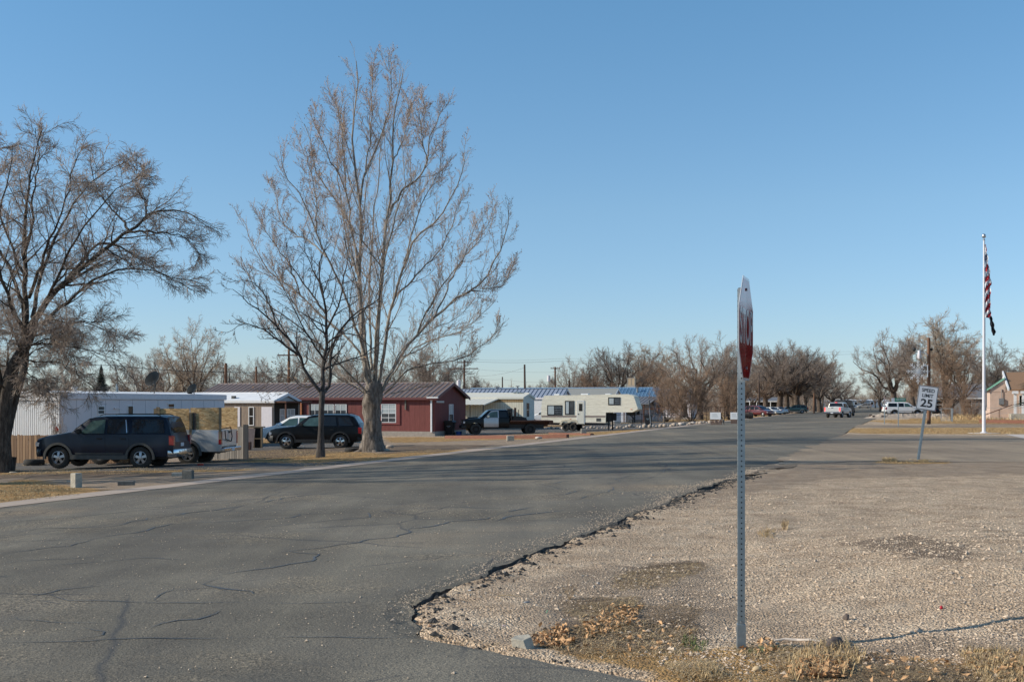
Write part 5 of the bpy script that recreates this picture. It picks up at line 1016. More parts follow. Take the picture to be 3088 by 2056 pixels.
# 2. silver long bed pickup behind it with board sides
pk_top = [(0, .98), (.05, 1.10), (.3, 1.17), (1.25, 1.25), (1.32, 1.29), (1.95, 1.82), (2.2, 1.88), (3.15, 1.87), (3.3, 1.80), (3.42, 1.30)]
def pickup(par, c, paint, wins, cab_end, lower=None, tail=m_red, brake=False, dually=False, rimm=m_alloy, style='spoke', bed_top=1.32, rear_glass=True, doors=(), bump_r=m_chrome, steer=0, ww=.26):
    c.body(0, cab_end).build('body', paint, par, 32)
    for i, pts in enumerate(wins):
        for sy in (1, -1):
            mb = MB(); c.poly(mb, pts, sy, .008); mb.build('window', m_gclr if i == 0 else m_gdark, par)
    c.screen(1.36, 1.93, .95, .9).build('windshield', m_gdark, par)
    for (t0, t1) in doors:
        for sy in (1, -1): 
            d = c.panel(t0, t1, c.sill+.10, c.bz((t0+t1)/2)-.02, sy).build('door', paint, par, 30)
            h = MB(); zz = c.belt-.14; y = sy*(c.side(t1-.15, zz)+.02); h.box(c.X(t1-.1), c.X(t1-.26), min(y, y+sy*.03), max(y, y+sy*.03), zz-.02, zz+.025); h.build('handle', m_plast, d)
    # bed: two skinned sides, floor, front wall, tailgate
    T = [t_ for t_ in c.stations(cab_end+.03, c.L-.02)]; V = []; zs = [0, .3, .6, .9, 1]
    mb = MB()
    for sy in (1, -1):
        V = []
        for t_ in T:
            zb = max(c.zb(t_), c.sill+.02)
            for f in zs: z = zb+(bed_top-zb)*f; V.append((c.X(t_), sy*(c.w(t_)*float(np.interp((z-c.sill)/(bed_top-c.sill), [0, .15, .45, .8, 1], [.94, .985, 1, .985, .955]))), z))
            V.append((c.X(t_), sy*(c.W/2-.16), bed_top)); V.append((c.X(t_), sy*(c.W/2-.16), .72))
        k = 7; mb.add(V, [(i*k+j, i*k+j+1, (i+1)*k+j+1, (i+1)*k+j) for i in range(len(T)-1) for j in range(6)]+[tuple(range(k)), tuple(range(len(V)-k, len(V)))])
    mb.box(c.X(c.L-.05), c.X(cab_end+.03), -c.W/2+.15, c.W/2-.15, .70, .75); mb.box(c.X(cab_end+.09), c.X(cab_end+.03), -c.W/2+.15, c.W/2-.15, .75, bed_top-.002)
    mb.build('cargo_bed', paint, par, 32)
    mb = MB(); mb.box(c.X(c.L+.0), c.X(c.L-.07), -c.W/2+.13, c.W/2-.13, .72, bed_top+.01, 0, .02); mb.box(c.X(c.L+.006), c.X(c.L-.002), -c.W/2+.22, c.W/2-.22, .82, .86, 0, 0); tg = mb.build('tailgate', paint, par)
    mb = MB(); mb.box(c.X(c.L+.015), c.X(c.L-.01), -.12, .12, bed_top-.13, bed_top-.05, 0, .01); mb.build('handle', m_plast, tg)
    for sy in (1, -1):
        y = sy*(c.W/2-.02); mb = MB(); mb.box(c.X(c.L-.09), c.X(c.L+.012), min(y-sy*.14, y), max(y-sy*.14, y), .80, bed_top-.06, 0, .02); tl = mb.build('taillight', m_brake if brake else tail, par)
        if brake: mb = MB(); mb.box(c.X(c.L-.02), c.X(c.L+.016), min(y-sy*.12, y-sy*.03), max(y-sy*.12, y-sy*.03), .84, .93); mb.build('reverse_lamp', m_signw, tl)
        mb = MB(); zt = c.zt(.02); y = sy*c.side(.1, zt-.1); mb.box(c.X(.28), c.X(-.012), min(y-sy*.34, y+sy*.006), max(y-sy*.34, y+sy*.006), zt-.26, zt-.06, 0, .03); mb.build('headlight', m_lamp, par)
        ym = c.side(1.75, c.belt); mb = MB(); mb.box(c.X(1.80), c.X(1.66), min(sy*(ym+.05), sy*(ym+.26)), max(sy*(ym+.05), sy*(ym+.26)), c.belt+.02, c.belt+.22, 0, .03); mb.build('mirror', m_plast, par)
    mb = MB(); mb.box(c.X(c.L+.16), c.X(c.L-.02), -c.W/2+.02, c.W/2-.02, .52, .68, 0, .035); rb = mb.build('rear_bumper', bump_r, par)
    mb = MB(); mb.box(c.X(c.L+.168), c.X(c.L+.1), -.16, .16, .54, .65); mb.build('licence_plate', m_signw, rb)
    mb = MB(); mb.box(c.X(.25), c.X(-.12), -c.W/2+.03, c.W/2-.03, .46, .68, 0, .05); mb.build('front_bumper', bump_r, par)
    mb = MB(); mb.box(c.X(.2), c.X(-.008), -c.W*.27, c.W*.27, .74, c.zt(.02)-.06, 0, .02); mb.build('grille', m_plast, par)
    four_wheels(c, par, rimm, style, ww, steer)
t = place('pickup_truck', 'silver pickup truck with plywood cargo sides parked behind the dark blue vehicle', 'pickup truck', 476, 1399, head=174, group=VG)
pk2 = [(a, b) for a, b in pk_top]; c = Car(5.9, 2.0, pk2+[(5.9, 1.3)], .50, 1.27, (.95, 4.55), .42, .09, .2, noseb=[(0, .55), (.3, .5), (5.9, .5)])
pickup(t, c, m_silver2, [[(1.66, 1.31), (2.1, 1.72), (2.56, 1.76), (2.56, 1.31)], [(2.64, 1.31), (2.64, 1.76), (3.12, 1.74), (3.2, 1.31)]], 3.42, doors=((1.6, 2.6),), bed_top=1.36)
for sy in (1, -1):
    mb = MB(); R0 = c.r+c.arch-.01; V = []; n = 16
    for i in range(n+1):
        an = -.1+(PI+.2)*i/n; q = [(c.ax[1]-R0*math.cos(an), c.r+R0*math.sin(an)), (c.ax[1]-(R0+.1)*math.cos(an), c.r+(R0+.1)*math.sin(an))]
        V += [(c.X(q[0][0]), sy*(c.W/2-.06), q[0][1]), (c.X(q[0][0]), sy*(c.W/2+.05), q[0][1]), (c.X(q[1][0]), sy*(c.W/2+.02), q[1][1])]
    mb.add(V, [(i*3+j, i*3+j+1, i*3+4+j, i*3+3+j) for i in range(n) for j in range(2)]); mb.build('fender_flare', m_trim, t, 40)
# board sides standing on the bed rail
for (t0, t1, nm) in ((3.35, 4.62, 0), (4.66, 5.85, 1)):
    mb = MB(); y = c.W/2-.08; mb.box(c.X(t1), c.X(t0), y, y+.02, 1.37, 2.20+.03*nm); mb.build('plywood_side', m_osb, t)
mb = MB(); mb.box(c.X(5.92), c.X(4.9), -c.W/2+.06, -c.W/2+.08, 1.37, 2.23); mb.build('plywood_side', m_osb, t)
for (t0, y, h, wd) in ((4.68, c.W/2-.055, 2.05, .05), (5.87, c.W/2-.055, 2.24, .05), (3.36, c.W/2-.055, 2.26, .07), (3.2, c.W/2-.3, 2.2, .11)):
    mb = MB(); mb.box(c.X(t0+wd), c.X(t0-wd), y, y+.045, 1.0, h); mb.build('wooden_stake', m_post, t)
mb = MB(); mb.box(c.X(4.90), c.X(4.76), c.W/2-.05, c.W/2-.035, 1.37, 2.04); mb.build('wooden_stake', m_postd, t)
mb = MB(); mb.path([(c.X(5.6), .3, 1.38), (c.X(5.96), .0, 1.45), (c.X(5.98), -.1, 1.1), (c.X(5.98), 0, .9), (c.X(5.97), .6, 1.0), (c.X(5.97), .7, 1.35)], .022, 6); mb.build('strap', m_plast, t)
# 3. black sport utility behind the young tree
bk_top = [(0, .92), (.06, 1.04), (.3, 1.12), (1.4, 1.24), (1.5, 1.28), (2.15, 1.76), (2.35, 1.82), (2.8, 1.86), (4.3, 1.85), (4.6, 1.76), (4.9, 1.3), (5.02, 1.05), (5.05, .9)]
t = place('sport_utility_vehicle', 'black sport utility vehicle parked between the young tree and the poplar trunk', 'car', 962, 1352, head=176, group=VG); c = Car(5.05, 1.98, bk_top, .42, 1.2, (.95, 3.90), .40, .075, .24)
suv(t, c, m_black, [[(1.78, 1.24), (2.2, 1.66), (2.72, 1.72), (2.72, 1.24)], [(2.82, 1.24), (2.82, 1.73), (3.62, 1.74), (3.72, 1.24)], [(3.84, 1.25), (3.76, 1.73), (4.35, 1.70), (4.62, 1.30), (4.62, 1.25)]], (1.54, 2.13, .95, .9), (4.86, 4.62), m_gdark, m_gclr, m_plast, m_chrome, 'spoke', ((1.72, 2.76), (2.80, 3.66)), m_plast, True, m_plast, tail_z=(.82, 1.16))
# 4. white minivan / wagon behind it
mv_top = [(0, .78), (.08, .90), (.9, 1.06), (1.0, 1.10), (1.95, 1.62), (2.3, 1.70), (4.0, 1.70), (4.45, 1.60), (4.75, 1.1), (4.85, .9)]
mv_w = [[(1.42, 1.10), (2.0, 1.52), (2.55, 1.58), (2.55, 1.08)], [(2.65, 1.08), (2.65, 1.59), (3.45, 1.59), (3.52, 1.08)], [(3.62, 1.09), (3.56, 1.58), (4.25, 1.55), (4.5, 1.15), (4.5, 1.09)]]
def mv_car(): return Car(4.9, 1.90, mv_top, .30, 1.04, (.9, 3.75), .33, .055, .26)
t = place('station_wagon', 'white wagon half hidden behind the black sport utility vehicle', 'car', 905, 1336, head=172, group=VG); c = mv_car()
suv(t, c, m_whitec, mv_w, (1.05, 1.9, .95, .88), (4.72, 4.5), m_gclr, m_gclr, None, m_alloy, 'spoke', ((1.35, 2.6), (2.64, 3.52)), None, True, m_whitec, tail_z=(.8, 1.1), mirror=m_whitec)
# 5. black flatbed truck with a silver door
t = place('flatbed_truck', 'black flatbed truck with one silver door parked by the red house', 'truck', 1522, 1310, head=189, group=VG)
fb_top = [(0, .98), (.05, 1.10), (.4, 1.20), (1.25, 1.27), (1.32, 1.30), (1.95, 1.84), (2.2, 1.90), (3.3, 1.89), (3.42, 1.80), (3.5, 1.3)]
c = Car(6.6, 2.0, fb_top+[(6.6, 1.3)], .52, 1.25, (.95, 5.15), .42, .08, .2, noseb=[(0, .58), (.3, .5), (6.6, .5)])
c.body(0, 3.5).build('body', m_black, t, 32)
for i, pts in enumerate([[(1.66, 1.30), (2.1, 1.72), (2.62, 1.78), (2.62, 1.30)], [(2.72, 1.32), (2.72, 1.76), (3.3, 1.74), (3.34, 1.32)]]):
    for sy in (1, -1): mb = MB(); c.poly(mb, pts, sy, .014); mb.build('window', m_gclr if i == 0 else m_gdark, t)
c.screen(1.36, 1.93, .95, .9).build('windshield', m_gdark, t)
for sy in (1, -1):
    d = c.panel(1.55, 2.68, .58, 1.24, sy, .010).build('door', m_silver if sy > 0 else m_black, t, 30); d['label'] = 'silver replacement door' if sy > 0 else 'black door'
    mb = MB(); c.poly(mb, [(1.6, 1.25), (2.12, 1.80), (2.7, 1.84), (2.7, 1.25)], sy, .009); mb.build('door_frame', m_silver if sy > 0 else m_black, d)
    ym = c.side(1.9, 1.3); mb = MB(); mb.box(c.X(1.95), c.X(1.78), min(sy*(ym+.04), sy*(ym+.22)), max(sy*(ym+.04), sy*(ym+.22)), 1.30, 1.50, 0, .03); mb.build('mirror', m_chrome, t)
mb = MB(); mb.prism([(c.X(.35), 1.2), (c.X(.55), 1.32), (c.X(1.1), 1.36), (c.X(1.25), 1.27)], -.35, .35); mb.build('hood_scoop', m_black, t)
mb = MB(); mb.box(c.X(6.9), c.X(3.62), -1.08, 1.08, .98, 1.08, 0, .01); mb.box(c.X(6.92), c.X(6.6), -1.06, 1.06, .78, .98, 0, .01); mb.box(c.X(6.6), c.X(3.4), -.45, .45, .6, .98); mb.build('flat_deck', m_rust, t)
mb = MB()
for y in (-.95, -.3, .3, .95): mb.box(c.X(3.74), c.X(3.64), y-.04, y+.04, 1.08, 1.98)
for z in (1.2, 1.45, 1.7, 1.95): mb.box(c.X(3.73), c.X(3.65), -.95, .95, z-.035, z+.035)
mb.build('headache_rack', m_plast, t)
mb = MB(); mb.prism([(c.X(3.8), 1.08), (c.X(3.85), 1.42), (c.X(4.4), 1.38), (c.X(4.85), 1.28), (c.X(4.95), 1.08)], -.8, .8); mb.build('toolbox', m_plast, t)
mb = MB(); mb.box(c.X(4.1), c.X(3.95), .5, .6, 1.4, 2.05); mb.box(c.X(4.3), c.X(4.25), .5, .6, 1.3, 1.9); mb.build('lamp_bracket', m_rust, t)
mb = MB(); mb.box(c.X(.2), c.X(-.14), -.96, .96, .46, .72, 0, .05); mb.build('front_bumper', m_plast, t); 
for sy in (1, -1):
    mb = MB(); y = sy*c.side(.1, 1.0); mb.box(c.X(.26), c.X(-.012), min(y-sy*.34, y+sy*.006), max(y-sy*.34, y+sy*.006), .84, 1.02, 0, .03); mb.build('headlight', m_lamp, t)
four_wheels(c, t, m_plast, 'steel', .27)
# 6. white pickup behind the trailer
t = place('pickup_truck', 'white crew cab pickup mostly hidden behind the cream travel trailer', 'pickup truck', 1660, Yd=131, head=176, group=VG)
c = Car(5.8, 2.0, [(a, b) for a, b in pk_top]+[(5.8, 1.3)], .48, 1.25, (.95, 4.5), .40, .08, .2, noseb=[(0, .55), (.3, .5), (5.8, .5)])
pickup(t, c, m_whitec, [[(1.66, 1.31), (2.1, 1.72), (2.44, 1.76), (2.44, 1.31)], [(2.52, 1.31), (2.52, 1.76), (3.16, 1.74), (3.22, 1.31)]], 3.42)
# 7. silver pickup driving away
t = place('pickup_truck', 'silver pickup truck turning in the street with its brake lights on', 'pickup truck', 2528, Yd=150, head=60, group=VG)
c = Car(5.7, 2.0, [(0, .98), (.05, 1.10), (.3, 1.17), (1.25, 1.25), (1.32, 1.29), (1.95, 1.82), (2.2, 1.89), (3.75, 1.88), (3.9, 1.80), (4.05, 1.30), (5.7, 1.3)], .45, 1.25, (.95, 4.5), .40, .08, .2, noseb=[(0, .55), (.3, .5), (5.7, .5)])
pickup(t, c, m_silver2, [[(1.66, 1.31), (2.1, 1.74), (2.74, 1.78), (2.74, 1.31)], [(2.84, 1.31), (2.84, 1.78), (3.6, 1.76), (3.68, 1.31)]], 4.05, brake=True, doors=((1.6, 2.78), (2.82, 3.7)), steer=-.3)
c.screen(4.03, 3.90, .95, .9).build('rear_window', m_gdark, t)
mb = MB(); mb.box(c.X(3.95), c.X(3.86), -.14, .14, 1.885, 1.925); mb.build('high_brake_light', m_brake, t)
# 8. dark vehicle ahead of it
t = place('delivery_van', 'dark high roofed van just beyond the silver pickup', 'van', 2547, Yd=168, head=62, group=VG)
c = Car(5.2, 1.95, [(0, .9), (.1, 1.1), (.9, 1.25), (1.5, 2.0), (1.9, 2.25), (5.0, 2.25), (5.15, 1.9), (5.2, 1.0)], .4, 1.3, (.9, 4.1), .36, .06, .06)
suv(t, c, m_plast, [[(1.5, 1.4), (1.75, 1.9), (2.3, 1.95), (2.3, 1.4)]], (.98, 1.48), (5.17, 5.03), rails=False)
# 9. white sport utility on the right
t = place('sport_utility_vehicle', 'white sport utility vehicle with dark lower trim parked behind the rubble mound', 'car', 2722, Yd=163, head=-1.5, group=VG); c = exp_car()
suv(t, c, m_whitec, exp_w, (1.42, 1.96, .95, .9), (5.04, 4.84), m_gdark, m_gclr, m_trim, m_alloy, 'spoke', ((1.60, 2.62), (2.65, 3.50)), m_trim, True, m_trim, tail_z=(.9, 1.25))
for sy in (1, -1):
    for (a, b_) in ((1.42, 3.36), (4.42, 5.1)):
        mb = MB(); c.strip(mb, [(a, .56), (b_, .56)], sy, .30, .013); mb.build('lower_cladding', m_trim, t)
# 10. maroon minivan facing us
t = place('minivan', 'maroon minivan with dark windows facing the camera beside the cut log', 'van', 2288, Yd=188, head=-52, group=VG); t.location.x = at(2288, 188).x; c = mv_car()
suv(t, c, m_maroon, mv_w, (1.05, 1.9, .95, .88), (4.72, 4.5), m_gdark, m_gdark, None, m_alloy, 'spoke', ((1.35, 2.6), (2.64, 3.52)), None, True, m_maroon)
# 11. green sport utility with tan trim
t = place('sport_utility_vehicle', 'dark green sport utility with tan lower trim behind the street trees', 'car', 2398, Yd=236, head=171, group=VG); c = Car(4.8, 1.85, [(0, .85), (.1, .98), (1.3, 1.12), (1.4, 1.15), (2.0, 1.62), (2.3, 1.68), (4.1, 1.68), (4.4, 1.55), (4.7, 1.05), (4.8, .8)], .4, 1.1, (.85, 3.7), .37, .06, .25)
suv(t, c, m_green, [[(1.62, 1.14), (2.05, 1.52), (2.5, 1.56), (2.5, 1.14)], [(2.6, 1.14), (2.6, 1.57), (3.3, 1.58), (3.4, 1.14)], [(3.5, 1.15), (3.45, 1.57), (4.2, 1.52), (4.45, 1.15)]], (1.44, 1.98), (4.68, 4.44), flare=m_tancar, lower=m_tancar, bump_m=m_tancar)
sed_top = [(0, .62), (.1, .76), (1.2, .95), (1.3, .97), (2.0, 1.36), (2.4, 1.42), (3.2, 1.40), (3.9, 1.02), (4.4, .98), (4.5, .7)]
def sedan(name, label, px, Yd, head, paint):
    t = place(name, label, 'car', px, Yd=Yd, head=head, group=VG); c = Car(4.5, 1.78, sed_top, .28, .94, (.85, 3.5), .32, .05, .34)
    suv(t, c, paint, [[(1.7, .99), (2.08, 1.27), (2.5, 1.33), (2.5, .99)], [(2.58, .99), (2.58, 1.33), (3.05, 1.31), (3.5, 1.02)]], (1.34, 1.98), (3.86, 3.26), m_gdark, m_gdark, None, m_alloy, 'spoke', (), None, False, paint, tail_z=(.66, .86)); return t
sedan('sedan_car', 'silver sedan seen between the maroon minivan and the street trees', 2342, 222, 120, m_silver)
sedan('sedan_car', 'small white car directly behind the maroon minivan', 2327, 214, -60, m_whitec)
sedan('sedan_car', 'green car nose showing between the thick street trunks', 2376, 246, 178, m_green)
# 12. far tan minivan, and vehicles at the right
t = place('minivan', 'tan minivan with its tailgate toward the far mobile homes at the street end', 'van', 2606, Yd=430, head=172, group=VG); c = mv_car()
suv(t, c, m_tancar, mv_w, (1.05, 1.9), (4.72, 4.5), m_gdark, m_gdark, None, m_alloy, 'spoke', (), None, False, m_tancar)
sedan('sedan_car', 'black car partly hidden in the yard by the chain link fence on the right', 2812, 168, 100, m_black)

# ------------------------------------------------------------------ fifth wheel travel trailer
t = place('travel_trailer', 'cream fifth wheel travel trailer with a brown stripe beside the flatbed truck', 'trailer', 1768, 1299, head=-16, group=None); t.scale = (.88, .88, .95)
# local x to the right (nose), y away, side facing us at y=0
Ltr = 9.1; sc = 1.0
def rx(px): return (px-1634)/(1907-1634)*Ltr-.55
prof = [(0, .72), (-.02, 1.5), (.06, 2.6), (.28, 3.05), (8.2, 3.16), (8.75, 3.0), (9.1, 2.0), (9.08, 1.85), (8.6, 1.62), (6.15, 1.60), (6.12, .68)]
prof = [(x-4.3, z) for x, z in prof]
mb = MB(); mb.prism(prof, -.02, 2.4); bd = mb.build('body', m_rvw, t)
def rbox(name, mat, x0, x1, z0, z1, d=.02, par=t, y0=-.02): mb = MB(); mb.box(x0-4.3, x1-4.3, y0-d, y0+.005, z0, z1); return mb.build(name, mat, par)
rbox('brown_stripe', m_rvbr, .02, 3.42, 1.18, 1.32, .008); rbox('brown_stripe', m_rvbr, 4.12, 6.10, 1.18, 1.32, .008); rbox('pale_stripe', m_rvtan, .02, 3.42, 1.08, 1.11, .008); rbox('pale_stripe', m_rvtan, 4.12, 6.10, 1.08, 1.11, .008); rbox('lower_stripe', m_rvbr, 2.9, 6.1, .70, .74, .008)
for (x0, x1, z0, z1, mu) in ((.62, 1.95, 1.40, 2.18, 1), (2.32, 3.10, 1.45, 2.55, 1), (6.42, 7.45, 2.28, 2.85, 1)):
    w = rbox('window', m_gwin, x0, x1, z0, z1, .02); mb = MB()
    for a, b_, c_, d_ in ((x0-.05, x1+.05, z0-.05, z0), (x0-.05, x1+.05, z1, z1+.05), (x0-.05, x0, z0, z1), (x1, x1+.05, z0, z1), ((x0+x1)/2-.02, (x0+x1)/2+.02, z0, z1)): mb.box(a-4.3, b_-4.3, -.055, -.015, c_, d_)
    mb.build('frame', m_plast, w); mb = MB(); mb.box(x0+.05-4.3, (x0+x1)/2-.06-4.3, -.046, -.0405, z0+.04, z1-.04); mb.build('curtain', m_curt, w)
    if z1-z0 < .9:
        mb = MB(); 
        for k in (1, 2, 3): z = z0+(z1-z0)*k/4; mb.box((x0+x1)/2-4.3, x1-4.3, -.05, -.041, z-.012, z+.012)
        mb.build('louvre_bars', m_alloy, w)
d = rbox('door', m_creamf, 3.46, 4.08, .62, 2.55, .05); mb = MB(); mb.box(3.62-4.3, 3.94-4.3, -.085, -.065, 1.72, 2.35); mb.build('window', m_gdark, d); mb = MB(); mb.box(3.52-4.3, 3.60-4.3, -.10, -.07, 1.42, 1.5); mb.build('handle', m_plast, d)
mb = MB(); 
for a, b_, c_, d_ in ((3.40, 3.455, .6, 2.62), (4.085, 4.14, .6, 2.62), (3.40, 4.14, 2.56, 2.62)): mb.box(a-4.3, b_-4.3, -.06, -.015, c_, d_)
mb.build('frame', m_white, d)
rbox('access_hatch', m_trim, 5.25, 5.68, .84, 1.12, .02); rbox('marker_light', m_orange, 2.75, 2.85, 1.0, 1.05, .03); rbox('marker_light', m_orange, 8.45, 8.6, 1.85, 1.90, .03)
mb = MB(); mb.prism([(1.75-4.3, .55), (1.95-4.3, .9), (2.1-4.3, .96), (3.25-4.3, 1.0), (3.4-4.3, .95), (3.6-4.3, .62), (3.45-4.3, .62), (3.3-4.3, .84), (2.9-4.3, .84), (2.76-4.3, .72), (2.62-4.3, .72), (2.5-4.3, .84), (2.1-4.3, .82), (1.92-4.3, .55)], -.09, .0); mb.build('fender', m_rvtan, t)
for x in (2.35-4.3, 3.05-4.3):
    for y in (.06, 2.3): wheel(t, x, y-(.0), .34, .2, m_rimtan, 'steel')
mb = MB(); mb.box(.1-4.3, 6.1-4.3, .1, 2.3, .52, .69); mb.tube((2.7-4.3, .1, .34), (2.7-4.3, 2.3, .34), .06); mb.build('chassis', m_plast, t)
mb = MB(); mb.box(7.95-4.3, 8.75-4.3, .9, 1.5, 1.35, 1.60); mb.path([(8.1-4.3, 1.2, 1.45), (8.55-4.3, 1.2, 1.05), (8.62-4.3, 1.2, .75)], .05); mb.path([(8.6-4.3, 1.2, 1.5), (8.62-4.3, 1.2, .75)], .06); mb.build('hitch', m_plast, t)
for y in (.25, 2.1):
    mb = MB(); mb.box(6.30-4.3, 6.42-4.3, y-.05, y+.05, .05, 1.6); mb.box(6.22-4.3, 6.52-4.3, y-.12, y+.12, 0, .05); mb.build('landing_leg', m_plast, t)
mb = MB(); mb.box(6.16-4.3, 6.3-4.3, .1, 2.2, .8, 1.58); mb.box(6.6-4.3, 6.95-4.3, .4, 1.0, .9, 1.55, 0, .03); mb.build('gas_bottle_locker', m_dark, t)
mb = MB(); mb.box(3.6-4.3, 4.3-4.3, .8, 1.6, 3.1, 3.22, 0, .03); mb.box(1.0-4.3, 1.5-4.3, .9, 1.5, 3.08, 3.2, 0, .03); mb.box(5.9-4.3, 6.4-4.3, .9, 1.5, 3.12, 3.22, 0, .03); mb.build('roof_vents', m_white, t)
# ------------------------------------------------------------------ buildings: local x along the front wall (to the right), y away; local origin = front right corner
def bbox(par, name, mat, x0, x1, y0, y1, z0, z1, b=0):
    mb = MB(); mb.box(x0, x1, y0, y1, z0, z1, 0, b); return mb.build(name, mat, par)
def front_window(par, x0, x1, z0, z1, frame=m_white, pane=m_gwin, y=0, mull=(1, 1), fw=.05, curtain=False, name='window', dep=.04):
    mb = MB()
    for a, b_, c_, d_ in ((x0-fw, x1+fw, z0-fw, z0), (x0-fw, x1+fw, z1, z1+fw), (x0-fw, x0, z0, z1), (x1, x1+fw, z0, z1)): mb.box(a, b_, y-dep, y+.01, c_, d_)
    for k in range(1, mull[0]): xm = x0+(x1-x0)*k/mull[0]; mb.box(xm-.018, xm+.018, y-dep*.8, y, z0, z1)
    for k in range(1, mull[1]): zm = z0+(z1-z0)*k/mull[1]; mb.box(x0, x1, y-dep*.85, y, zm-.022, zm+.022)
    w = mb.build(name, frame, par); mb = MB(); mb.box(x0, x1, y-.012, y-.004, z0, z1); mb.build('pane', pane, w)
    if curtain: mb = MB(); mb.box(x0+.02, x1-.02, y-.016, y-.0125, z0+(z1-z0)*.5, z1-.02); mb.build('curtain', m_curt, w)
    return w
def side_window(par, y0, y1, z0, z1, x=0, frame=m_white, pane=m_gwin, curtain=False, fw=.05):
    mb = MB(); s = 1 if x >= -.01 else -1
    for a, b_, c_, d_ in ((y0-fw, y1+fw, z0-fw, z0), (y0-fw, y1+fw, z1, z1+fw), (y0-fw, y0, z0, z1), (y1, y1+fw, z0, z1), (y0, y1, (z0+z1)/2-.02, (z0+z1)/2+.02)): mb.box(x-.01, x+.04, a, b_, c_, d_)
    w = mb.build('window', frame, par); mb = MB(); mb.box(x+.004, x+.012, y0, y1, z0, z1); mb.build('pane', pane, w)
    if curtain: mb = MB(); mb.box(x+.0125, x+.016, y0+.02, y1-.02, (z0+z1)/2, z1-.02); mb.build('curtain', m_curt, w)
    return w
def gable_shell(par, L, D, eave, ridge, wall, roof, rib=None, ribw=.3, over=.35, gable_mat=None, overx=.3, skirt=None, zs=0, fascia=None, thick=.09):
    """walls from x=-L..0, y=0..D, ridge parallel to x"""
    mb = MB(); V = [(-L, 0, zs), (0, 0, zs), (0, 0, eave), (-L, 0, eave)]; mb.quad(*V); mb.quad((0, D, zs), (-L, D, zs), (-L, D, eave), (0, D, eave)); mb.build('wall', wall, par)
    for x in (0, -L): mb = MB(); mb.add([(x, 0, zs), (x, D, zs), (x, D, eave), (x, D/2, ridge-.02), (x, 0, eave)], [(0, 1, 2, 3, 4)]); mb.build('gable_wall', gable_mat or wall, par)
    if skirt:
        mb = MB(); mb.box(-L+.03, -.03, .04, D-.04, -.4, zs+.02); mb.box(-L-.01, .015, -.02, D+.02, -.4, zs-.0); mb.build('skirting', skirt, par)
    sl = (ridge-eave)/(D/2); zo = ridge-sl*(D/2+over); mb = MB(); x0, x1 = -L-overx, overx
    for s in (0, 1):
        ya, yb = (-over, D/2) if s == 0 else (D+over, D/2)
        v = [(x0, ya, zo+thick), (x1, ya, zo+thick), (x1, yb, ridge+thick), (x0, yb, ridge+thick), (x0, ya, zo), (x1, ya, zo), (x1, yb, ridge), (x0, yb, ridge)]
        mb.add(v, [(0, 1, 2, 3), (7, 6, 5, 4), (0, 4, 5, 1), (1, 5, 6, 2), (3, 7, 4, 0)])
    rf = mb.build('roof', roof, par)
    if rib:
        mb = MB(); n = int((x1-x0)/ribw)
        for i in range(n+1):
            x = x0+.02+(x1-x0-.04)*i/n
            for (ya, yb) in ((-over-.004, D/2), (D+over+.004, D/2)):
                h = .05; w = .045
                mb.add([(x-w, ya, zo+thick+.002), (x+w, ya, zo+thick+.002), (x+w, yb, ridge+thick+.002), (x-w, yb, ridge+thick+.002), (x-w*.5, ya, zo+thick+h), (x+w*.5, ya, zo+thick+h), (x+w*.5, yb, ridge+thick+h), (x-w*.5, yb, ridge+thick+h)], [(4, 5, 6, 7), (0, 3, 7, 4), (1, 5, 6, 2), (0, 4, 5, 1)])
        mb.build('standing_ribs', rib, rf)
    mb = MB(); mb.tube((x0-.01, D/2, ridge+thick+.01), (x1+.01, D/2, ridge+thick+.01), .055, n=6); mb.build('ridge_cap', rib or roof, rf)
    if fascia:
        mb = MB()
        for x in (x1+.002, x0-.04):
            for (ya, yb) in ((-over, D/2), (D+over, D/2)):
                mb.add([(x, ya, zo-.12), (x, yb, ridge-.12), (x, yb, ridge+thick), (x, ya, zo+thick), (x+.035, ya, zo-.12), (x+.035, yb, ridge-.12), (x+.035, yb, ridge+thick), (x+.035, ya, zo+thick)], [(0, 1, 2, 3), (7, 6, 5, 4), (0, 4, 5, 1), (3, 2, 6, 7), (0, 3, 7, 4)])
        mb.box(x0, x1, -over-.03, -over-.002, zo-.10, zo+thick-.01); mb.build('fascia', fascia, rf)
    return rf
def house(name, label, px, Yd, cat='mobile home', dz=0, rz=STREET, group=None):
    p = at(px, Yd); return thing(name, label, cat, (p.x, p.y, float(g(p.x, p.y))+dz), rz, group)
HG = 'houses and mobile homes behind the street'
# A. white mobile home at the left: gable-less box, end wall fluted, long wall in shade
hA = house('mobile_home', 'long white mobile home with corrugated end wall behind the wooden fence', 183, 60, group=HG); a_h = 3.0
dA = 15.6
mb = MB(); mb.box(-3.2, 0, .01, dA, .05, 2.98); mb.build('core_wall', m_wshade, hA)
V = []; n = 112; mb = MB()
for i in range(n+1):
    q_ = i//4; x = -3.25+3.23*(q_*4+(0, 2.6, 3.0, 3.6)[i % 4])/n; y = (-.05, -.05, .0, .0)[i % 4]
    V += [(x, y, .0), (x, y, 2.72)]
mb.add(V, [(2*i, 2*i+2, 2*i+3, 2*i+1) for i in range(n)]); mb.build('corrugated_end_wall', m_wmetal, hA)
bbox(hA, 'end_fascia', m_wroof, -3.35, .03, -.12, -.06, 2.70, 3.08)
mb = MB(); mb.box(.0, .02, .03, dA, .1, 2.72)
mb.build('long_wall', m_wshade, hA)
mb = MB()
for k in range(1, 13): y = dA*k/13; mb.box(.02, .026, y-.012, y+.012, .1, 2.72)
mb.build('panel_seams', M('grey_seam', (.36, .36, .40), .7, var=.1), hA)
rf = bbox(hA, 'roof', m_wfasc, -3.3, .10, -.06, dA+.15, 2.74, 3.06, .03)
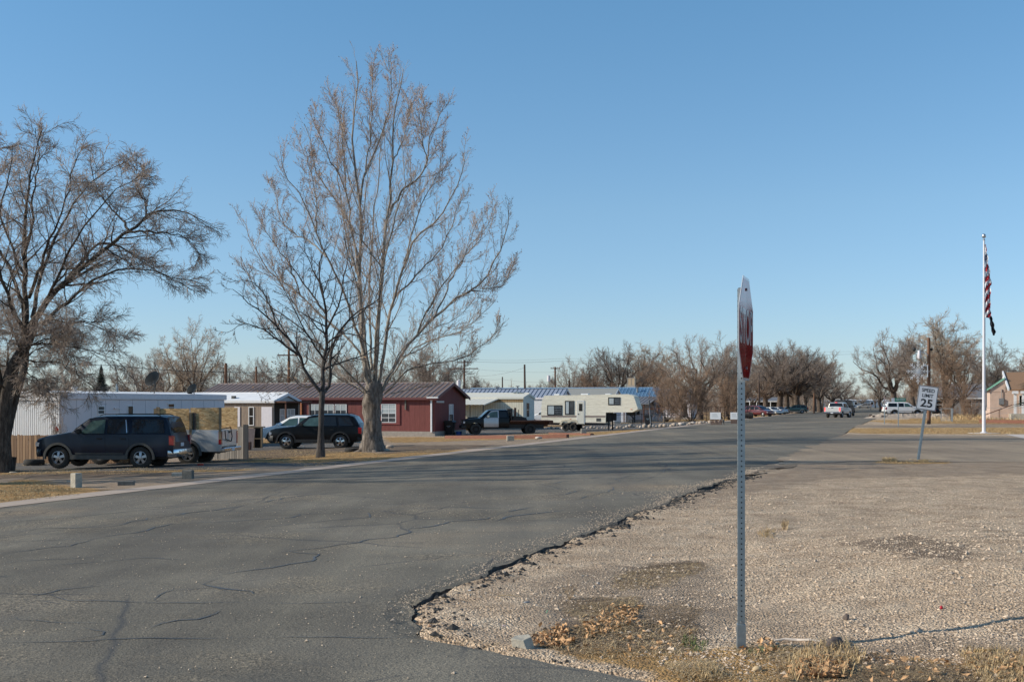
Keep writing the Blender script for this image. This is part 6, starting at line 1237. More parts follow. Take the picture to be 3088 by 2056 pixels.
mb = MB(); mb.add([(-3.3, -.06, 3.065), (.10, -.06, 3.065), (.10, dA+.15, 3.065), (-3.3, dA+.15, 3.065), (-1.6, -.06, 3.20), (-1.6, dA+.15, 3.20)], [(0, 1, 4), (1, 2, 5, 4), (2, 3, 5), (3, 0, 4, 5)]); mb.build('roof_sheet', m_wroof, hA)
for (y0, y1, z0, z1, pane, fr) in ((5.55, 6.0, 1.35, 2.38, m_gdark, m_white), (2.95, 3.45, 2.0, 2.36, m_trim, m_white), (9.4, 10.0, 2.1, 2.5, m_gdark, m_white)):
    side_window(hA, y0, y1, z0, z1, .02, fr, pane)
mb = MB(); mb.box(.02, .10, 4.3, 4.9, 2.24, 2.30); mb.build('vent_hood', m_wfasc, hA)
mb = MB(); mb.tube((-1.2, 6.3, 3.1), (-1.2, 6.3, 3.62), .07, n=10); mb.build('vent_pipe', m_galv, hA)
mb = MB(); mb.tube((-1.0, 2.4, 3.1), (-1.0, 2.4, 3.32), .09, n=10); mb.lathe([(.16, 3.32), (.17, 3.40), (.0, 3.44)], 12, 'z', c=(-1.0, 2.4, 0)); mb.build('roof_vent', m_wroof, hA)
def dish(label, px, py, Yd, r, rz):
    w = W3(px, py, Yd); t = thing('satellite_dish', label, 'satellite dish', w, rz, 'satellite dishes on the white roof')
    mb = MB(); mb.lathe([(0, .0), (r*.4, .02*r/.45), (r*.75, .09*r/.45), (r, .17*r/.45), (r*.98, .18*r/.45), (0, .02)], 24, 'x'); o = mb.build('reflector', m_trim, t, 40, rot=(0, -.55, 0))
    mb = MB(); mb.path([(-.05, 0, -.05), (-.12, 0, -.3), (-.02, 0, -.75)], .03); mb.path([(-.12, 0, -.3), (.25, 0, -.7)], .02); mb.build('mast', m_trim, t); mb = MB(); mb.path([(.0, 0, -r*.7), (.5, 0, -.1)], .018); mb.box(.45, .58, -.04, .04, -.13, -.03); mb.build('feed_arm', m_trim, t)
dish('larger grey satellite dish standing on the white mobile home roof', 464, 1146, 68, .48, 2.6)
dish('smaller satellite dish low on the far end of the white roof', 582, 1176, 72, .36, 2.6)
# dark red roof behind it
h = house('outbuilding', 'dark red building whose top shows behind the white mobile home', 443, 92, 'building', group=None)
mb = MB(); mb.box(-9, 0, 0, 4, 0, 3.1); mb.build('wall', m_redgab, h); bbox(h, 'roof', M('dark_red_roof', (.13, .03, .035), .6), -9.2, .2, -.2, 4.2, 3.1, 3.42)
# C. long red house
hC = house('mobile_home', 'long dark red house with brown ribbed metal roof behind the poplar', 1311, 90, group=HG)
LC, DC = 20.3, 7.0
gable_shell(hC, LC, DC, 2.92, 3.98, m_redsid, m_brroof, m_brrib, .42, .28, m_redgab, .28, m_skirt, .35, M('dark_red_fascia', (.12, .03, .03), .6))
for (x0, x1) in ((-4.30, -3.18),):
    mb = MB()
    for a, b_, c_, d_ in ((x0-.30, x1+.36, .85, .99), (x0-.30, x1+.36, 2.44, 2.6), (x0-.30, x0-.06, .99, 2.44), (x1+.06, x1+.36, .99, 2.44)): mb.box(a, b_, -.06, .0, c_, d_)
    mb.build('window_surround', m_redtr, hC); front_window(hC, x0, x1, 1.05, 2.38, m_white, m_gwin, -.02, (2, 4), .05, True)
for (x0, x1) in ((-10.4, -9.5), (-9.3, -8.4), (-8.2, -7.3)): front_window(hC, x0, x1, 1.5, 2.35, m_white, m_gwin, -.01, (2, 1), .05, True)
mb = MB(); mb.box(-.36, -.14, -.12, -.01, 2.72, 2.9); mb.box(-.31, -.19, -.11, -.01, .3, 2.72); mb.box(-.52, .38, -.36, -.22, 2.86, 2.96); mb.build('downspout', m_white, hC)
side_window(hC, 3.1, 4.0, .95, 2.35, 0, m_wfasc, m_gwin, True)
bbox(hC, 'wall_plaque', m_beige, .0, .05, .3, 1.9, 2.52, 2.66); bbox(hC, 'wall_plaque', m_conc3, -2.4, -2.3, -.1, -.02, 2.0, 2.95)
# dark flat sheet for the shade of the porch recess, left part
mb = MB(); mb.box(-13.6, -11.0, -.03, -.004, .35, 2.9); mb.build('porch_shade_sheet', m_dark, hC)
for x in (-13.5, -12.3, -11.1): bbox(hC, 'porch_post', m_redtr if x != -11.1 else M('orange_stained_post', (.42, .15, .06), .7), x-.06, x+.06, -.16, -.04, .1, 2.9)
front_window(hC, -12.9, -12.2, 1.2, 2.2, m_beige, m_gwin, -.03, (1, 1), .12)
# B. tan home with white roof in front of it
hB = house('mobile_home', 'tan sided mobile home with a white coated roof behind the silver pickup', 825, 85.7, group=HG)
gable_shell(hB, 12.5, 3.9, 2.72, 3.22, m_tansid, m_wroof, None, .4, .15, m_beige, .12, m_skirt, .25, m_white)
mb = MB(); mb.box(-.0, .02, .1, 3.8, .2, 2.65); mb.build('end_wall_shade', m_dark, hB)  # dark sheet over the gable end for the shade under the porch
for (x0, x1) in ((-3.75, -3.35), (-1.95, -1.62)): front_window(hB, x0, x1, 1.0, 2.05 if x0 < -3 else 2.25, m_white, m_gdark, -.01, (1, 2), .05)
bbox(hB, 'door', m_wshade, -3.15, -2.7, -.05, -.0, .5, 2.3); bbox(hB, 'white_door', m_wfasc, -.95, -.1, -.06, -.0, .5, 2.3); bbox(hB, 'roof_vent', m_trim, -3.6, -3.35, .3, .55, 2.86, 3.1)
w = side_window(hB, .9, 3.1, 1.25, 2.1, .03, m_white, m_curt); mb = MB()
for y in (1.55, 2.0, 2.45): mb.box(.04, .075, y-.04, y+.04, 1.25, 2.1)
mb.build('mullions', m_white, w)
mb = MB()
for y in (.05, 3.85): mb.box(.9, 1.0, y-.05, y+.05, 0, 2.6)
mb.box(.0, 1.05, -.1, 3.95, 2.60, 2.72); mb.build('porch_frame', m_rust, hB)
# D. cream mobile home with awning
hD = house('mobile_home', 'cream mobile home with a sloping striped awning right of the red house', 1578, 112, group=HG)
LD, DD = 13, 3.7
gable_shell(hD, LD, DD, 2.98, 3.33, m_cream, m_creamf, None, .4, .06, m_creamf, .05, m_skirt, .2, m_creamf)
mb = MB(); mb.box(-7.4, -.02, -.02, -.004, 2.58, 2.95); mb.build('brown_band', m_crbrn, hD)
mb = MB(); n = 26
V = []
for i in range(n+1):
    x = -8.6+5.6*i/n; dz = .04*(i % 2); V += [(x+.6, -.02, 2.92+dz), (x, -2.6, 2.33+dz)]
mb.add(V, [(2*i, 2*i+1, 2*i+3, 2*i+2) for i in range(n)]); mb.add([(-3.0+.6, -.02, 2.93), (-3.0, -2.6, 2.35), (-3.0, -2.6, 2.27), (-3.0+.6, -.02, 2.85)], [(0, 1, 2, 3)]); aw = mb.build('awning', m_creamf, hD)
mb = MB()
for x in (-8.5, -5.8, -4.4, -3.1): mb.box(x-.035, x+.035, -2.58, -2.51, 0, 2.33)
mb.box(-8.5, -4.4, -2.57, -2.53, 1.15, 1.2); mb.path([(-6.8, -2.5, 0), (-6.2, -2.5, 1.2), (-5.0, -2.5, 0)], .03); mb.build('awning_posts', m_plast, hD)
front_window(hD, -8.2, -7.5, 1.15, 2.15, m_white, m_gdark, -.02, (1, 2), .05); front_window(hD, -7.3, -6.6, 1.15, 2.15, m_white, m_curt, -.02, (2, 2), .05)
bbox(hD, 'deck', m_postd, -9, -4.2, -2.6, -.05, .45, .58); side_window(hD, 1.0, 1.9, 1.2, 2.5, 0, m_creamf, m_gwin)
mb = MB(); mb.tube((-1.1, 1.8, 3.3), (-1.1, 1.8, 3.62), .10, n=8); mb.box(-1.6, -.6, 1.7, 1.9, 3.5, 3.54); mb.build('chimney', m_galv, hD)
# E. white house with ribbed grey roof
hE = house('mobile_home', 'white brick patterned house with light grey ribbed roof behind the cream home', 1692, 133, group=HG)
gable_shell(hE, 12.8, 4.4, 3.1, 4.02, m_brick, m_gyroof, m_gyrib, .48, .12, m_wfasc, .15, m_skirt, .3, m_wfasc)
bb = hE.children[2]; 
mb = MB(); mb.box(-12.95, -11.3, -.13, -.0, 0, 0.01); 
# F. grey shingle roof
hF = house('mobile_home', 'house with plain grey shingle roof above the travel trailer', 1852, 141, group=HG)
gable_shell(hF, 7.6, 3.8, 3.35, 4.12, m_white, m_shing, None, .4, .12, m_wfasc, .1, m_skirt, .3, m_white)
for (x, y) in ((-3.2, .9), (-1.2, 1.3)): mb = MB(); mb.tube((x, y, 3.0), (x, y, 3.45), .08, n=8); mb.build('roof_vent', m_galv, hF)
# G. blue roof house with grey porch roof
hG = house('mobile_home', 'long house with bright blue ribbed metal roof behind the travel trailer', 1972, 151, group=HG)
gable_shell(hG, 25.5, 6.4, 2.85, 4.30, m_blsid, m_blroof, m_blrib, .46, .15, m_blsid, .15, m_skirt, .3, m_blsid)
mb = MB(); V = []; n = 14
for i in range(n+1): x = -6.9+6.8*i/n; V += [(x+.7, .6, 3.25), (x, -2.2, 2.35)]
mb.add(V, [(2*i, 2*i+1, 2*i+3, 2*i+2) for i in range(n)]); mb.box(-6.9, -.1, -2.24, -2.2, 2.22, 2.36); pr = mb.build('porch_roof', m_dkroof, hG); mb = MB()
for i in range(n+1): x = -6.9+6.8*i/n; mb.tube((x+.7, .6, 3.27), (x, -2.2, 2.37), .03, n=4)
mb.build('standing_ribs', m_gyrib, pr)
for x in (-6.8, -3.4, -.9, -.2): bbox(hG, 'porch_post', m_rust, x-.07, x+.07, -2.15, -2.0, 0, 2.3)
mb = MB(); mb.box(-6.2, -3.3, -1.6, -.02, 0, 2.3); mb.build('enclosed_porch', m_blsid, hG); front_window(hG, -5.6, -4.2, .9, 2.1, m_white, m_gwin, -1.61, (1, 2), .07); front_window(hG, -2.6, -1.8, .9, 1.9, m_white, m_gdark, -.02, (1, 2), .07); side_window(hG, 1.6, 2.6, 1.1, 2.2, 0, m_white, m_gdark); side_window(hG, 4.2, 5.2, 1.1, 2.2, 0, m_white, m_gdark)
for (x, h_) in ((-18.6, .5), (-2.5, .25)): mb = MB(); mb.tube((x, 1.9, 3.6), (x, 1.9, 4.1+h_), .12, n=8); mb.box(x-.2, x+.2, 1.7, 2.1, 4.1+h_, 4.2+h_); mb.build('roof_vent', m_galvd, hG)
mb = MB(); mb.tube((-21.5, 1.9, 3.6), (-21.5, 1.9, 4.7), .14, n=8); mb.box(-21.8, -21.2, 1.6, 2.2, 4.5, 4.62); mb.build('roof_vent', m_galvd, hG)
# H. house behind with rooftop cooler, white wall behind the shrub
hH = house('house', 'dark roofed house carrying a tan box cooler above the blue roof', 2085, 176, 'house', group=HG)
gable_shell(hH, 13.5, 7, 2.9, 4.35, m_wshade, m_dkroof, None, .4, .3, m_wshade, .3, m_skirt, .3, m_white)
front_window(hH, -3.0, -2.0, 1.0, 2.1, m_white, m_gdark, -.01, (1, 2)); front_window(hH, -5.6, -4.6, 1.0, 2.1, m_white, m_gdark, -.01, (1, 2)); bbox(hH, 'door', m_plast, -1.5, -.7, -.04, 0, .3, 2.3)
p = W3(1905, 1163, 180); t = thing('rooftop_cooler', 'tan louvred box cooler standing on the roof ridge above the blue roof', 'cooler', p, STREET); mb = MB(); mb.box(-.55, .55, -.5, .5, .05, 1.15, 0, .03); mb.build('louvred_box', m_cooler, t); mb = MB()
for a, b_ in ((-.58, -.5), (.5, .58), (-.04, .04)): mb.box(a, b_, -.53, -.48, .0, 1.18)
mb.box(-.6, .6, -.55, .55, 1.12, 1.2); mb.box(-.6, .6, -.55, .55, -.4, .06); mb.build('frame', m_tancar, t)
# J. dark house with white fascia among the street trees
hJ = house('house', 'dark house with a thin white roof edge among the street trees', 2345, 262, 'house', group=HG)
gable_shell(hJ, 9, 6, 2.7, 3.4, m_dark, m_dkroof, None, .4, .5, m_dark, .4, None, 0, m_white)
for x in (-6, -4.5, -1.5): bbox(hJ, 'porch_post', m_white, x-.08, x+.08, -.5, -.35, 0, 2.7)
# I. far mobile homes closing the street
for k, (px, Yd, L, lab) in enumerate(((2620, 470, 13, 'pale blue grey mobile home farthest away at the street end'), (2690, 478, 10, 'far mobile home with a white awning behind the white sport utility vehicle'), (2560, 500, 11, 'far mobile home hidden partly by the silver pickup'))):
    h = house('mobile_home', lab, px, Yd, group=HG, rz=-.05, dz=.1); gable_shell(h, L, 4, 2.7, 3.0, M('pale_blue_grey_wall_%d' % k, (.30, .36, .42), .7), m_wmetal, None, .4, .1, None, .1, None, 0, m_white)
    for x in (-2.0, -4.6, -7.5): front_window(h, x-.9, x+.1, 1.1, 2.1, m_white, m_gdark, -.02, (1, 1), .08)
    if k == 1: bbox(h, 'awning', m_white, -4.0, -.5, -1.4, -.02, 2.15, 2.5)
# K. pink house at the right
hK = house('house', 'pink house with a tan shingle roof and white porch posts at the right edge', 3360, 128, 'house', group=None)
zb = 0
mb = MB(); mb.box(-12.4, 0, 0, 8, 0, 3.3); mb.build('wall', m_pink, hK)
mb = MB(); v = [(-10.8, -3.0, 3.25), (.5, -3.0, 3.25), (.5, 3.5, 5.25), (-10.8, 3.5, 5.25)]; mb.add(v+[(x, y, z-.14) for x, y, z in v], [(0, 1, 2, 3), (7, 6, 5, 4), (0, 4, 5, 1), (0, 3, 7, 4)]); mb.build('roof', m_tanroof, hK)
mb = MB(); mb.add([(-10.86, -3.05, 3.1), (-10.86, 3.5, 5.12), (-10.86, 3.5, 5.4), (-10.86, -3.05, 3.38), (-10.7, -3.05, 3.1), (-10.7, 3.5, 5.12), (-10.7, 3.5, 5.4), (-10.7, -3.05, 3.38)], [(0, 1, 2, 3), (7, 6, 5, 4), (3, 2, 6, 7), (0, 4, 5, 1), (0, 3, 7, 4)]); mb.build('bargeboard', m_white, hK)
mb = MB(); mb.add([(-10.75, 0, 3.2), (-10.75, 3.5, 5.1), (-10.75, 6.9, 3.2)], [(0, 1, 2)]); mb.build('gable_wall', m_white, hK)
for x in (-10.1, -9.3, -5.5, -.4):
    mb = MB(); mb.box(x-.13, x+.13, -2.85, -2.6, .6, 2.78); mb.box(x-.3, x+.3, -3.0, -2.45, 2.78, 3.08); mb.build('porch_post', m_white, hK)
bbox(hK, 'porch_floor', m_conc2, -10.5, .3, -2.95, -.01, .0, .62); mb = MB()
for x in np.arange(-10.2, 0, .18): mb.box(x-.012, x+.012, -2.78, -2.75, .62, 1.45)
mb.box(-10.3, 0, -2.8, -2.73, 1.43, 1.5); mb.build('porch_railing', m_wmetal, hK)
front_window(hK, -9.4, -7.2, 1.4, 2.6, m_white, m_gdark, -.02, (2, 1)); front_window(hK, -8.7, -7.8, 2.9, 3.2, m_white, m_gdark, -.02)
mb = MB(); mb.add([(-12.9, -.2, 3.0), (-10.9, -.2, 4.4), (-10.9, -.2, 4.6), (-12.9, -.2, 3.2), (-12.9, -.08, 3.0), (-10.9, -.08, 4.4), (-10.9, -.08, 4.6), (-12.9, -.08, 3.2)], [(0, 1, 2, 3), (7, 6, 5, 4), (3, 2, 6, 7), (0, 4, 5, 1), (0, 3, 7, 4)]); mb.build('green_bargeboard', m_mint, hK)
mb = MB(); mb.add([(-12.8, -.1, 3.15), (-10.8, -.1, 4.55), (-10.8, 6, 4.55), (-12.8, 6, 3.15)], [(0, 1, 2, 3)]); mb.build('side_roof', m_conif, hK); mb = MB(); mb.add([(-12.6, -.04, 3.0), (-10.8, -.04, 3.0), (-10.8, -.04, 4.45)], [(0, 1, 2)]); mb.build('side_gable', m_pink, hK)
mb = MB(); mb.box(-11.5, -11.0, -.2, 0, 1.6, 2.3, 0, .03); mb.tube((-11.2, -.1, 2.3), (-11.2, -.1, 3.3), .04); mb.build('meter_box', m_galvd, hK)
mb = MB(); mb.path([(-13.0, -1.5, .5), (-10.3, -1.8, 1.6)], .05); mb.path([(-13.0, -1.5, .5), (-13.0, -1.5, 0)], .04); mb.path([(-11.6, -1.6, 1.1), (-11.6, -1.6, 0)], .04); mb.build('stair_handrail', m_rust, hK)
h = house('house', 'dark roofed building half hidden by trees left of the flagpole', 3000, 175, 'house', group=None)
gable_shell(h, 9, 7, 2.7, 4.6, M('dim_grey_wall', (.22, .21, .21), .8), m_dkroof, None, .4, .4, m_wshade, .3, None, 0, m_white)
front_window(h, -4.2, -3.2, 1.0, 2.1, m_white, m_gdark, -.02, (1, 2)); front_window(h, -8.2, -7.2, 1.0, 2.1, m_white, m_gdark, -.02, (1, 2))

# ------------------------------------------------------------------ fences
def fence_line(name, label, p0, p1, h, mat, board=.14, gap=.012, th=.022, jag=.03, rails=True, cat='fence'):
    d = Vector((p1[0]-p0[0], p1[1]-p0[1], 0)); L = d.length; rz = math.atan2(d.y, d.x); z0 = float(g(p0[0], p0[1])); z1 = float(g(p1[0], p1[1]))
    t = thing(name, label, cat, (p0[0], p0[1], z0), rz); mb = MB(); n = int(L/board)
    for i in range(n):
        x = L*i/n; zz = (z1-z0)*i/n; hh = h+random.uniform(-jag, jag)*.6; tl = random.uniform(-.006, .006)
        mb.add([(x, -th, zz), (x+board-gap, -th, zz), (x+board-gap+tl, -th, zz+hh), (x+board*.5, -th, zz+hh+random.uniform(0, .02)), (x+tl, -th, zz+hh-random.uniform(0, .02)), (x, 0, zz), (x+board-gap, 0, zz), (x+board-gap+tl, 0, zz+hh), (x+board*.5, 0, zz+hh), (x+tl, 0, zz+hh)], [(0, 1, 2, 3, 4), (9, 8, 7, 6, 5), (0, 5, 6, 1), (1, 6, 7, 2), (4, 3, 8, 9), (3, 2, 7, 8), (0, 4, 9, 5)])
    mb.build('boards', mat, t)
    if rails:
        mb = MB()
        for f in (.2, .8): mb.add([(0, 0.002, h*f), (L, 0.002, h*f+(z1-z0)), (L, 0.002, h*f+.09+(z1-z0)), (0, 0.002, h*f+.09), (0, .05, h*f), (L, .05, h*f+(z1-z0)), (L, .05, h*f+.09+(z1-z0)), (0, .05, h*f+.09)], [(0, 1, 2, 3), (7, 6, 5, 4), (3, 2, 6, 7)])
        for k in range(int(L/2.4)+1): x = min(L-.05, k*2.4); mb.box(x, x+.09, .052, .14, (z1-z0)*x/L, h*.98+(z1-z0)*x/L)
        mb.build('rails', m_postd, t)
    return t
a = at(-60, 50.5); b = at(420, 48.5)
fence_line('wooden_fence', 'weathered brown board fence behind the dark blue sport utility vehicle', a, b, 1.17, m_wood)
a = at(630, 51.0); b = at(737, 49.6)
fence_line('wooden_fence', 'grey vertical board gate panel beside the silver pickup tailgate', a, b, 1.36, m_woodg, .15)
bbox(thing('fence_post', 'square weathered post ending the grey board panel', 'post', at(737, 49.5), 0), 'post', m_woodg, -.03, .15, -.08, .08, 0, 1.45)
mb = MB(); p = at(690, 48.9); mb.box(0, 1.4, -.1, .1, 0, .06); tag(mb.build('plank', m_post, None, loc=(p.x, p.y, p.z), rot=(0, 0, .05)), 'long pale board lying at the foot of the grey board panel', 'board')
# leaning plywood clutter beside the wagon
p = at(723, 66); t = thing('leaning_panel', 'mauve grey sheet leaning on a wooden crate by the white wagon', 'panel', p, -.05); mb = MB(); mb.add([(0, 0, 0), (.75, 0, 0), (.80, .25, 1.1), (-.15, .25, 1.12), (0, .02, 0), (.75, .02, 0), (.80, .27, 1.1), (-.15, .27, 1.12)], [(0, 1, 2, 3), (7, 6, 5, 4), (0, 4, 5, 1), (3, 2, 6, 7), (1, 5, 6, 2), (0, 3, 7, 4)]); mb.build('sheet', M('mauve_board', (.17, .13, .12), .8), t)
p = at(764, 66.5); t = thing('wooden_cabinet', 'open wooden cabinet frame beside the leaning sheet', 'cabinet', p, -.05); mb = MB(); mb.box(0, .5, .1, .15, 0, 1.15); mb.box(-.8, .55, -.05, .5, 1.14, 1.20); mb.box(.42, .5, -.05, .1, 0, 1.12); mb.box(.0, .07, -.05, .1, 0, 1.12); mb.box(.07, .42, -.05, .1, .5, .56); mb.build('frame', m_post, t); mb = MB(); mb.box(.08, .41, .05, .09, .05, 1.1); mb.build('shaded_back', m_dark, t)
p = at(738, 64); mb = MB(); mb.box(0, .3, 0, .3, 0, .42, 0, .02); tag(mb.build('wooden_crate', m_rust, None, loc=p), 'small reddish crate below the leaning sheet', 'crate')
def wire_fence(name, label, pts, h, mat, dens=.12, posts=2.4, mesh=True, rails=(1.0,), r=.028):
    p0 = Vector(pts[0]); t = thing(name, label, 'fence', p0); mp = MB(); mw = MB(); mr = MB()
    for a, b in zip(pts[:-1], pts[1:]):
        a = Vector(a)-p0; b = Vector(b)-p0; L = (b-a).length; n = max(1, round(L/posts)); d = (b-a)
        for i in range(n+1): q = a+d*i/n; mp.tube(q, q+Vector((0, 0, h+.05)), r, n=6)
        for f in rails: mr.tube(a+Vector((0, 0, h*f)), b+Vector((0, 0, h*f)), r*.8, n=5)
        if mesh:
            k = int(L/dens)
            for i in range(k+1):
                q = a+d*i/k; nx = min(1, max(0, (i+h/dens)/k)); e = a+d*nx; hh = (nx*k-i)*dens
                mw.tube(q+Vector((0, 0, .03)), e+Vector((0, 0, .03+min(h-.05, hh))), .004, n=3, caps=False)
                nx = max(0, (i-h/dens)/k); e = a+d*nx; hh = (i-nx*k)*dens; mw.tube(q+Vector((0, 0, .03)), e+Vector((0, 0, .03+min(h-.05, hh))), .004, n=3, caps=False)
    mp.build('posts', mat, t)
    if mr.v: mr.build('rails', mat, t)
    if mw.v: mw.build('chain_link', m_galvd, t)
    return t
wire_fence('chain_link_fence', 'low chain link fence between the trailer nose and the black bin', [at(1840, 125), at(1907, 124), at(1935, 124), at(2004, 126)], 1.15, m_plast, .14)
wire_fence('pipe_rail_fence', 'long dark pipe rail fence behind the shrub trees', [at(1940, 147), at(2030, 143), at(2130, 142), at(2185, 150), at(2262, 170)], 1.7, m_rust, mesh=False, rails=(1.0, .5), r=.04)
wire_fence('chain_link_fence', 'grey chain link gate standing in tall grass on the right', [at(2838, 118), at(2868, 117), at(2873, 112)], 1.25, m_galv, .07)
wire_fence('wire_fence', 'thin wire yard fence in front of the pink house', [at(2960, 118), at(3018, 116), at(3100, 114)], 1.3, m_galvd, mesh=False, rails=(1., .6, .3), r=.015)
# timber borders
def beam(label, a, b, w, h):
    d = Vector(b)-Vector(a); mb = MB(); L = math.hypot(d.x, d.y); mb.add([(0, 0, -.1), (L, 0, d.z-.1), (L, w, d.z-.1), (0, w, -.1), (0, 0, h), (L, 0, h+d.z), (L, w, h+d.z), (0, w, h)], [(3, 2, 1, 0), (4, 5, 6, 7), (0, 1, 5, 4), (1, 2, 6, 5), (2, 3, 7, 6), (3, 0, 4, 7)])
    tag(mb.build('timber_edging', m_timber, None, loc=a, rot=(0, 0, math.atan2(d.y, d.x))), label, 'timber', 'reddish timber edging beams')
beam('long reddish timber edging in front of the flatbed truck', P(1341, 1323), P(1552, 1322), .3, .22); beam('right hand reddish timber edging ending below the flatbed deck', P(1553, 1322), P(1708, 1320), .3, .22); beam('short reddish timber edging by the grey block below the trailer', P(1654, 1309), P(1780, 1312), .25, .12)
beam('dark timber edging in tall grass behind the flagpole', at(2953, 108), at(3120, 104), .25, .30)
# ------------------------------------------------------------------ stop sign in the foreground
ps = P(2235, 1949); ps.z = gz(ps.x, ps.y)
st = thing('stop_sign', 'stop sign seen almost edge on, on a tall perforated steel post in the foreground gravel', 'sign', ps, math.radians(71.2))   # local x runs along the face, -y is the side the face looks to
# local frame: x along the sign face (to the right of a reader), -y toward the reader
s_px = 3600/ps.y; top = CAMZ+(HY-868)*ps.y/F-ps.z
def perf_post(par, h, w=.051, holes=True, z0=-.1, dx=0, dy=0, name='post', n=None):
    mb = MB(); t_ = w/2; mb.box(dx-t_, dx+t_, dy-t_, dy+t_, z0, h, 0, .006)
    o = mb.build(name, m_galv, par)
    if holes:
        mb = MB(); k = 0; z = z0+.12
        while z < h-.01:
            for (nx, ny) in ((0, -1), (0, 1), (1, 0), (-1, 0)):
                c = Vector((dx+nx*(t_+.0012), dy+ny*(t_+.0012), z)); a = Vector((ny, nx, 0)); r = .0058; V = [c+a*r*math.cos(q)+Vector((0, 0, r*math.sin(q))) for q in [2*PI*i/8 for i in range(8)]]
                f = tuple(range(8)); mb.add(V, [f])
            z += .0254*1.5
        mb.build('punched_holes', m_hole, o)
    return o
pst = perf_post(st, top); pst.rotation_euler = (0, 0, .25)
mb = MB(); mb.box(-.031, .031, -.031, .031, -.05, .19, 0, .004); slv = mb.build('post_sleeve', m_galv, st); slv.rotation_euler = (0, 0, .25)
mb = MB(); mb.tube((-.04, 0, .205), (.04, 0, .205), .008, n=8); mb.build('bolt', m_galvd, slv)
cz = CAMZ+(HY-992)*ps.y/F-ps.z; R = .381/math.cos(PI/8)
def octo(r, y): return [(r*math.cos(PI/8+i*PI/4), y, cz+r*math.sin(PI/8+i*PI/4)) for i in range(8)]
oy = -.033
def crease(p): return (p[0], p[1]-abs(p[0])*.004, p[2])   # the plate is bent a little about its middle
def plate(name, r, y0, y1, mat, par):
    V = []; F_ = []; mb = MB()
    def ring(y): 
        o = octo(r, y); o.insert(0, None); o = o[1:]
        return [crease(q) for q in (o[0], o[1], (0, y, o[1][2]), o[2], o[3], o[4], o[5], (0, y, o[5][2]), o[6], o[7])]
    A = ring(y0); B = ring(y1); mb.add(A+B, [(2, 3, 4, 5, 6, 7), (0, 1, 2, 7, 8, 9), (17, 16, 15, 14, 13, 12), (19, 18, 17, 12, 11, 10)]+[(i, (i+1) % 10, 10+(i+1) % 10, 10+i) for i in range(10)]); return mb.build(name, mat, par)
def grazing_sheet(name, col, top_):
    """evenly coloured glossy sheeting that mirrors its surroundings at a grazing view"""
    m, nt, b = new_mat(name); v = coords(nt); sp = N(nt, 'ShaderNodeSeparateXYZ'); nt.links.new(v, sp.inputs[0])
    b.inputs['Base Color'].default_value = c4(col); nt.links.new(ramp(nt, noise(nt, v, 3), [(.3, tuple(c*.85 for c in col)), (.7, col)]).outputs[0], b.inputs['Base Color'])
    b.inputs['Roughness'].default_value = .05; b.inputs['Specular IOR Level'].default_value = .28; return m
m_sr = grazing_sheet('red_reflective_sheeting', (.36, .012, .016), None); m_sw = grazing_sheet('white_reflective_sheeting', (.70, .66, .66), None)
fp = plate('face_plate', R, oy, oy-.003, [m_sw], st); fr = plate('red_field', R*.95, oy-.0032, oy-.0042, [m_sr], fp)
tm = text_mesh('STOP', .36, m_sw, .0006, .006, .80); me = tm
bm_co = np.empty(len(me.vertices)*3, np.float32); me.vertices.foreach_get('co', bm_co); bm_co = bm_co.reshape(-1, 3)
bm_co[:, 1] += oy-.0052-np.abs(bm_co[:, 0])*.004; bm_co[:, 2] += cz; me.vertices.foreach_set('co', bm_co.ravel()); link('lettering', me, fp)
for dz in (.29, -.29): mb = MB(); mb.tube((0, oy-.004, cz+dz), (0, oy-.012, cz+dz), .011, n=10); mb.build('bolt', m_galvd, fp)

# ------------------------------------------------------------------ speed limit sign
p = P(2769, 1387); p.z = 0; sp = thing('speed_limit_sign', 'white speed limit 25 sign on a leaning steel post at the lot edge', 'sign', p, -.06); sc_ = p.y/F
lean = math.atan2((2800-2769), (1387-1164)); sp.rotation_euler = (0, lean, -.10)
hs = (1387-1164)*sc_/math.cos(lean); mb = MB(); mb.box(-.03, .03, -.02, .02, -.1, hs-.25); mb.box(-.045, .045, .02, .026, -.1, hs-.25); mb.build('post', m_galv, sp)
w2 = .305; zc = hs-.381; y = -.028
def rrect(w, h, r, y, z, n=5):
    out = []
    for cx_, cz_, a0 in ((w-r, h-r, 0), (-w+r, h-r, PI/2), (-w+r, -h+r, PI), (w-r, -h+r, 1.5*PI)):
        for k in range(n+1): a = a0+PI/2*k/n; out.append((cx_+r*math.cos(a), y, z+cz_+r*math.sin(a)))
    return out
def flat(name, pts, mat, par, d=.003):
    mb = MB(); n = len(pts); mb.add(list(pts)+[(q[0], q[1]+d, q[2]) for q in pts], [tuple(range(n)), tuple(range(2*n-1, n-1, -1))]+[(i, i+n, (i+1) % n+n, (i+1) % n) for i in range(n)]); return mb.build(name, mat, par)
k = 1.0
pl = flat('face_plate', rrect(.305, .381, .04, y, zc), m_signw, sp); flat('black_border', rrect(.297, .373, .038, y-.0035, zc), m_signb, pl, .002); flat('white_field', rrect(.280, .356, .03, y-.0055, zc), m_signw, pl, .0015)
for body, size, z, sx, bold in (('SPEED', .150, zc+.235, .98, .0035), ('LIMIT', .150, zc+.07, .98, .0035), ('25', .345, zc-.175, 1.12, .008)): link('lettering', text_mesh(body, size, m_signb, .0006, bold, sx), pl, (0, y-.0066, z))
for z in (zc+.33, zc-.30): mb = MB(); mb.tube((0, y-.006, z), (0, y-.012, z), .009, n=8); mb.build('bolt', m_galvd, pl)

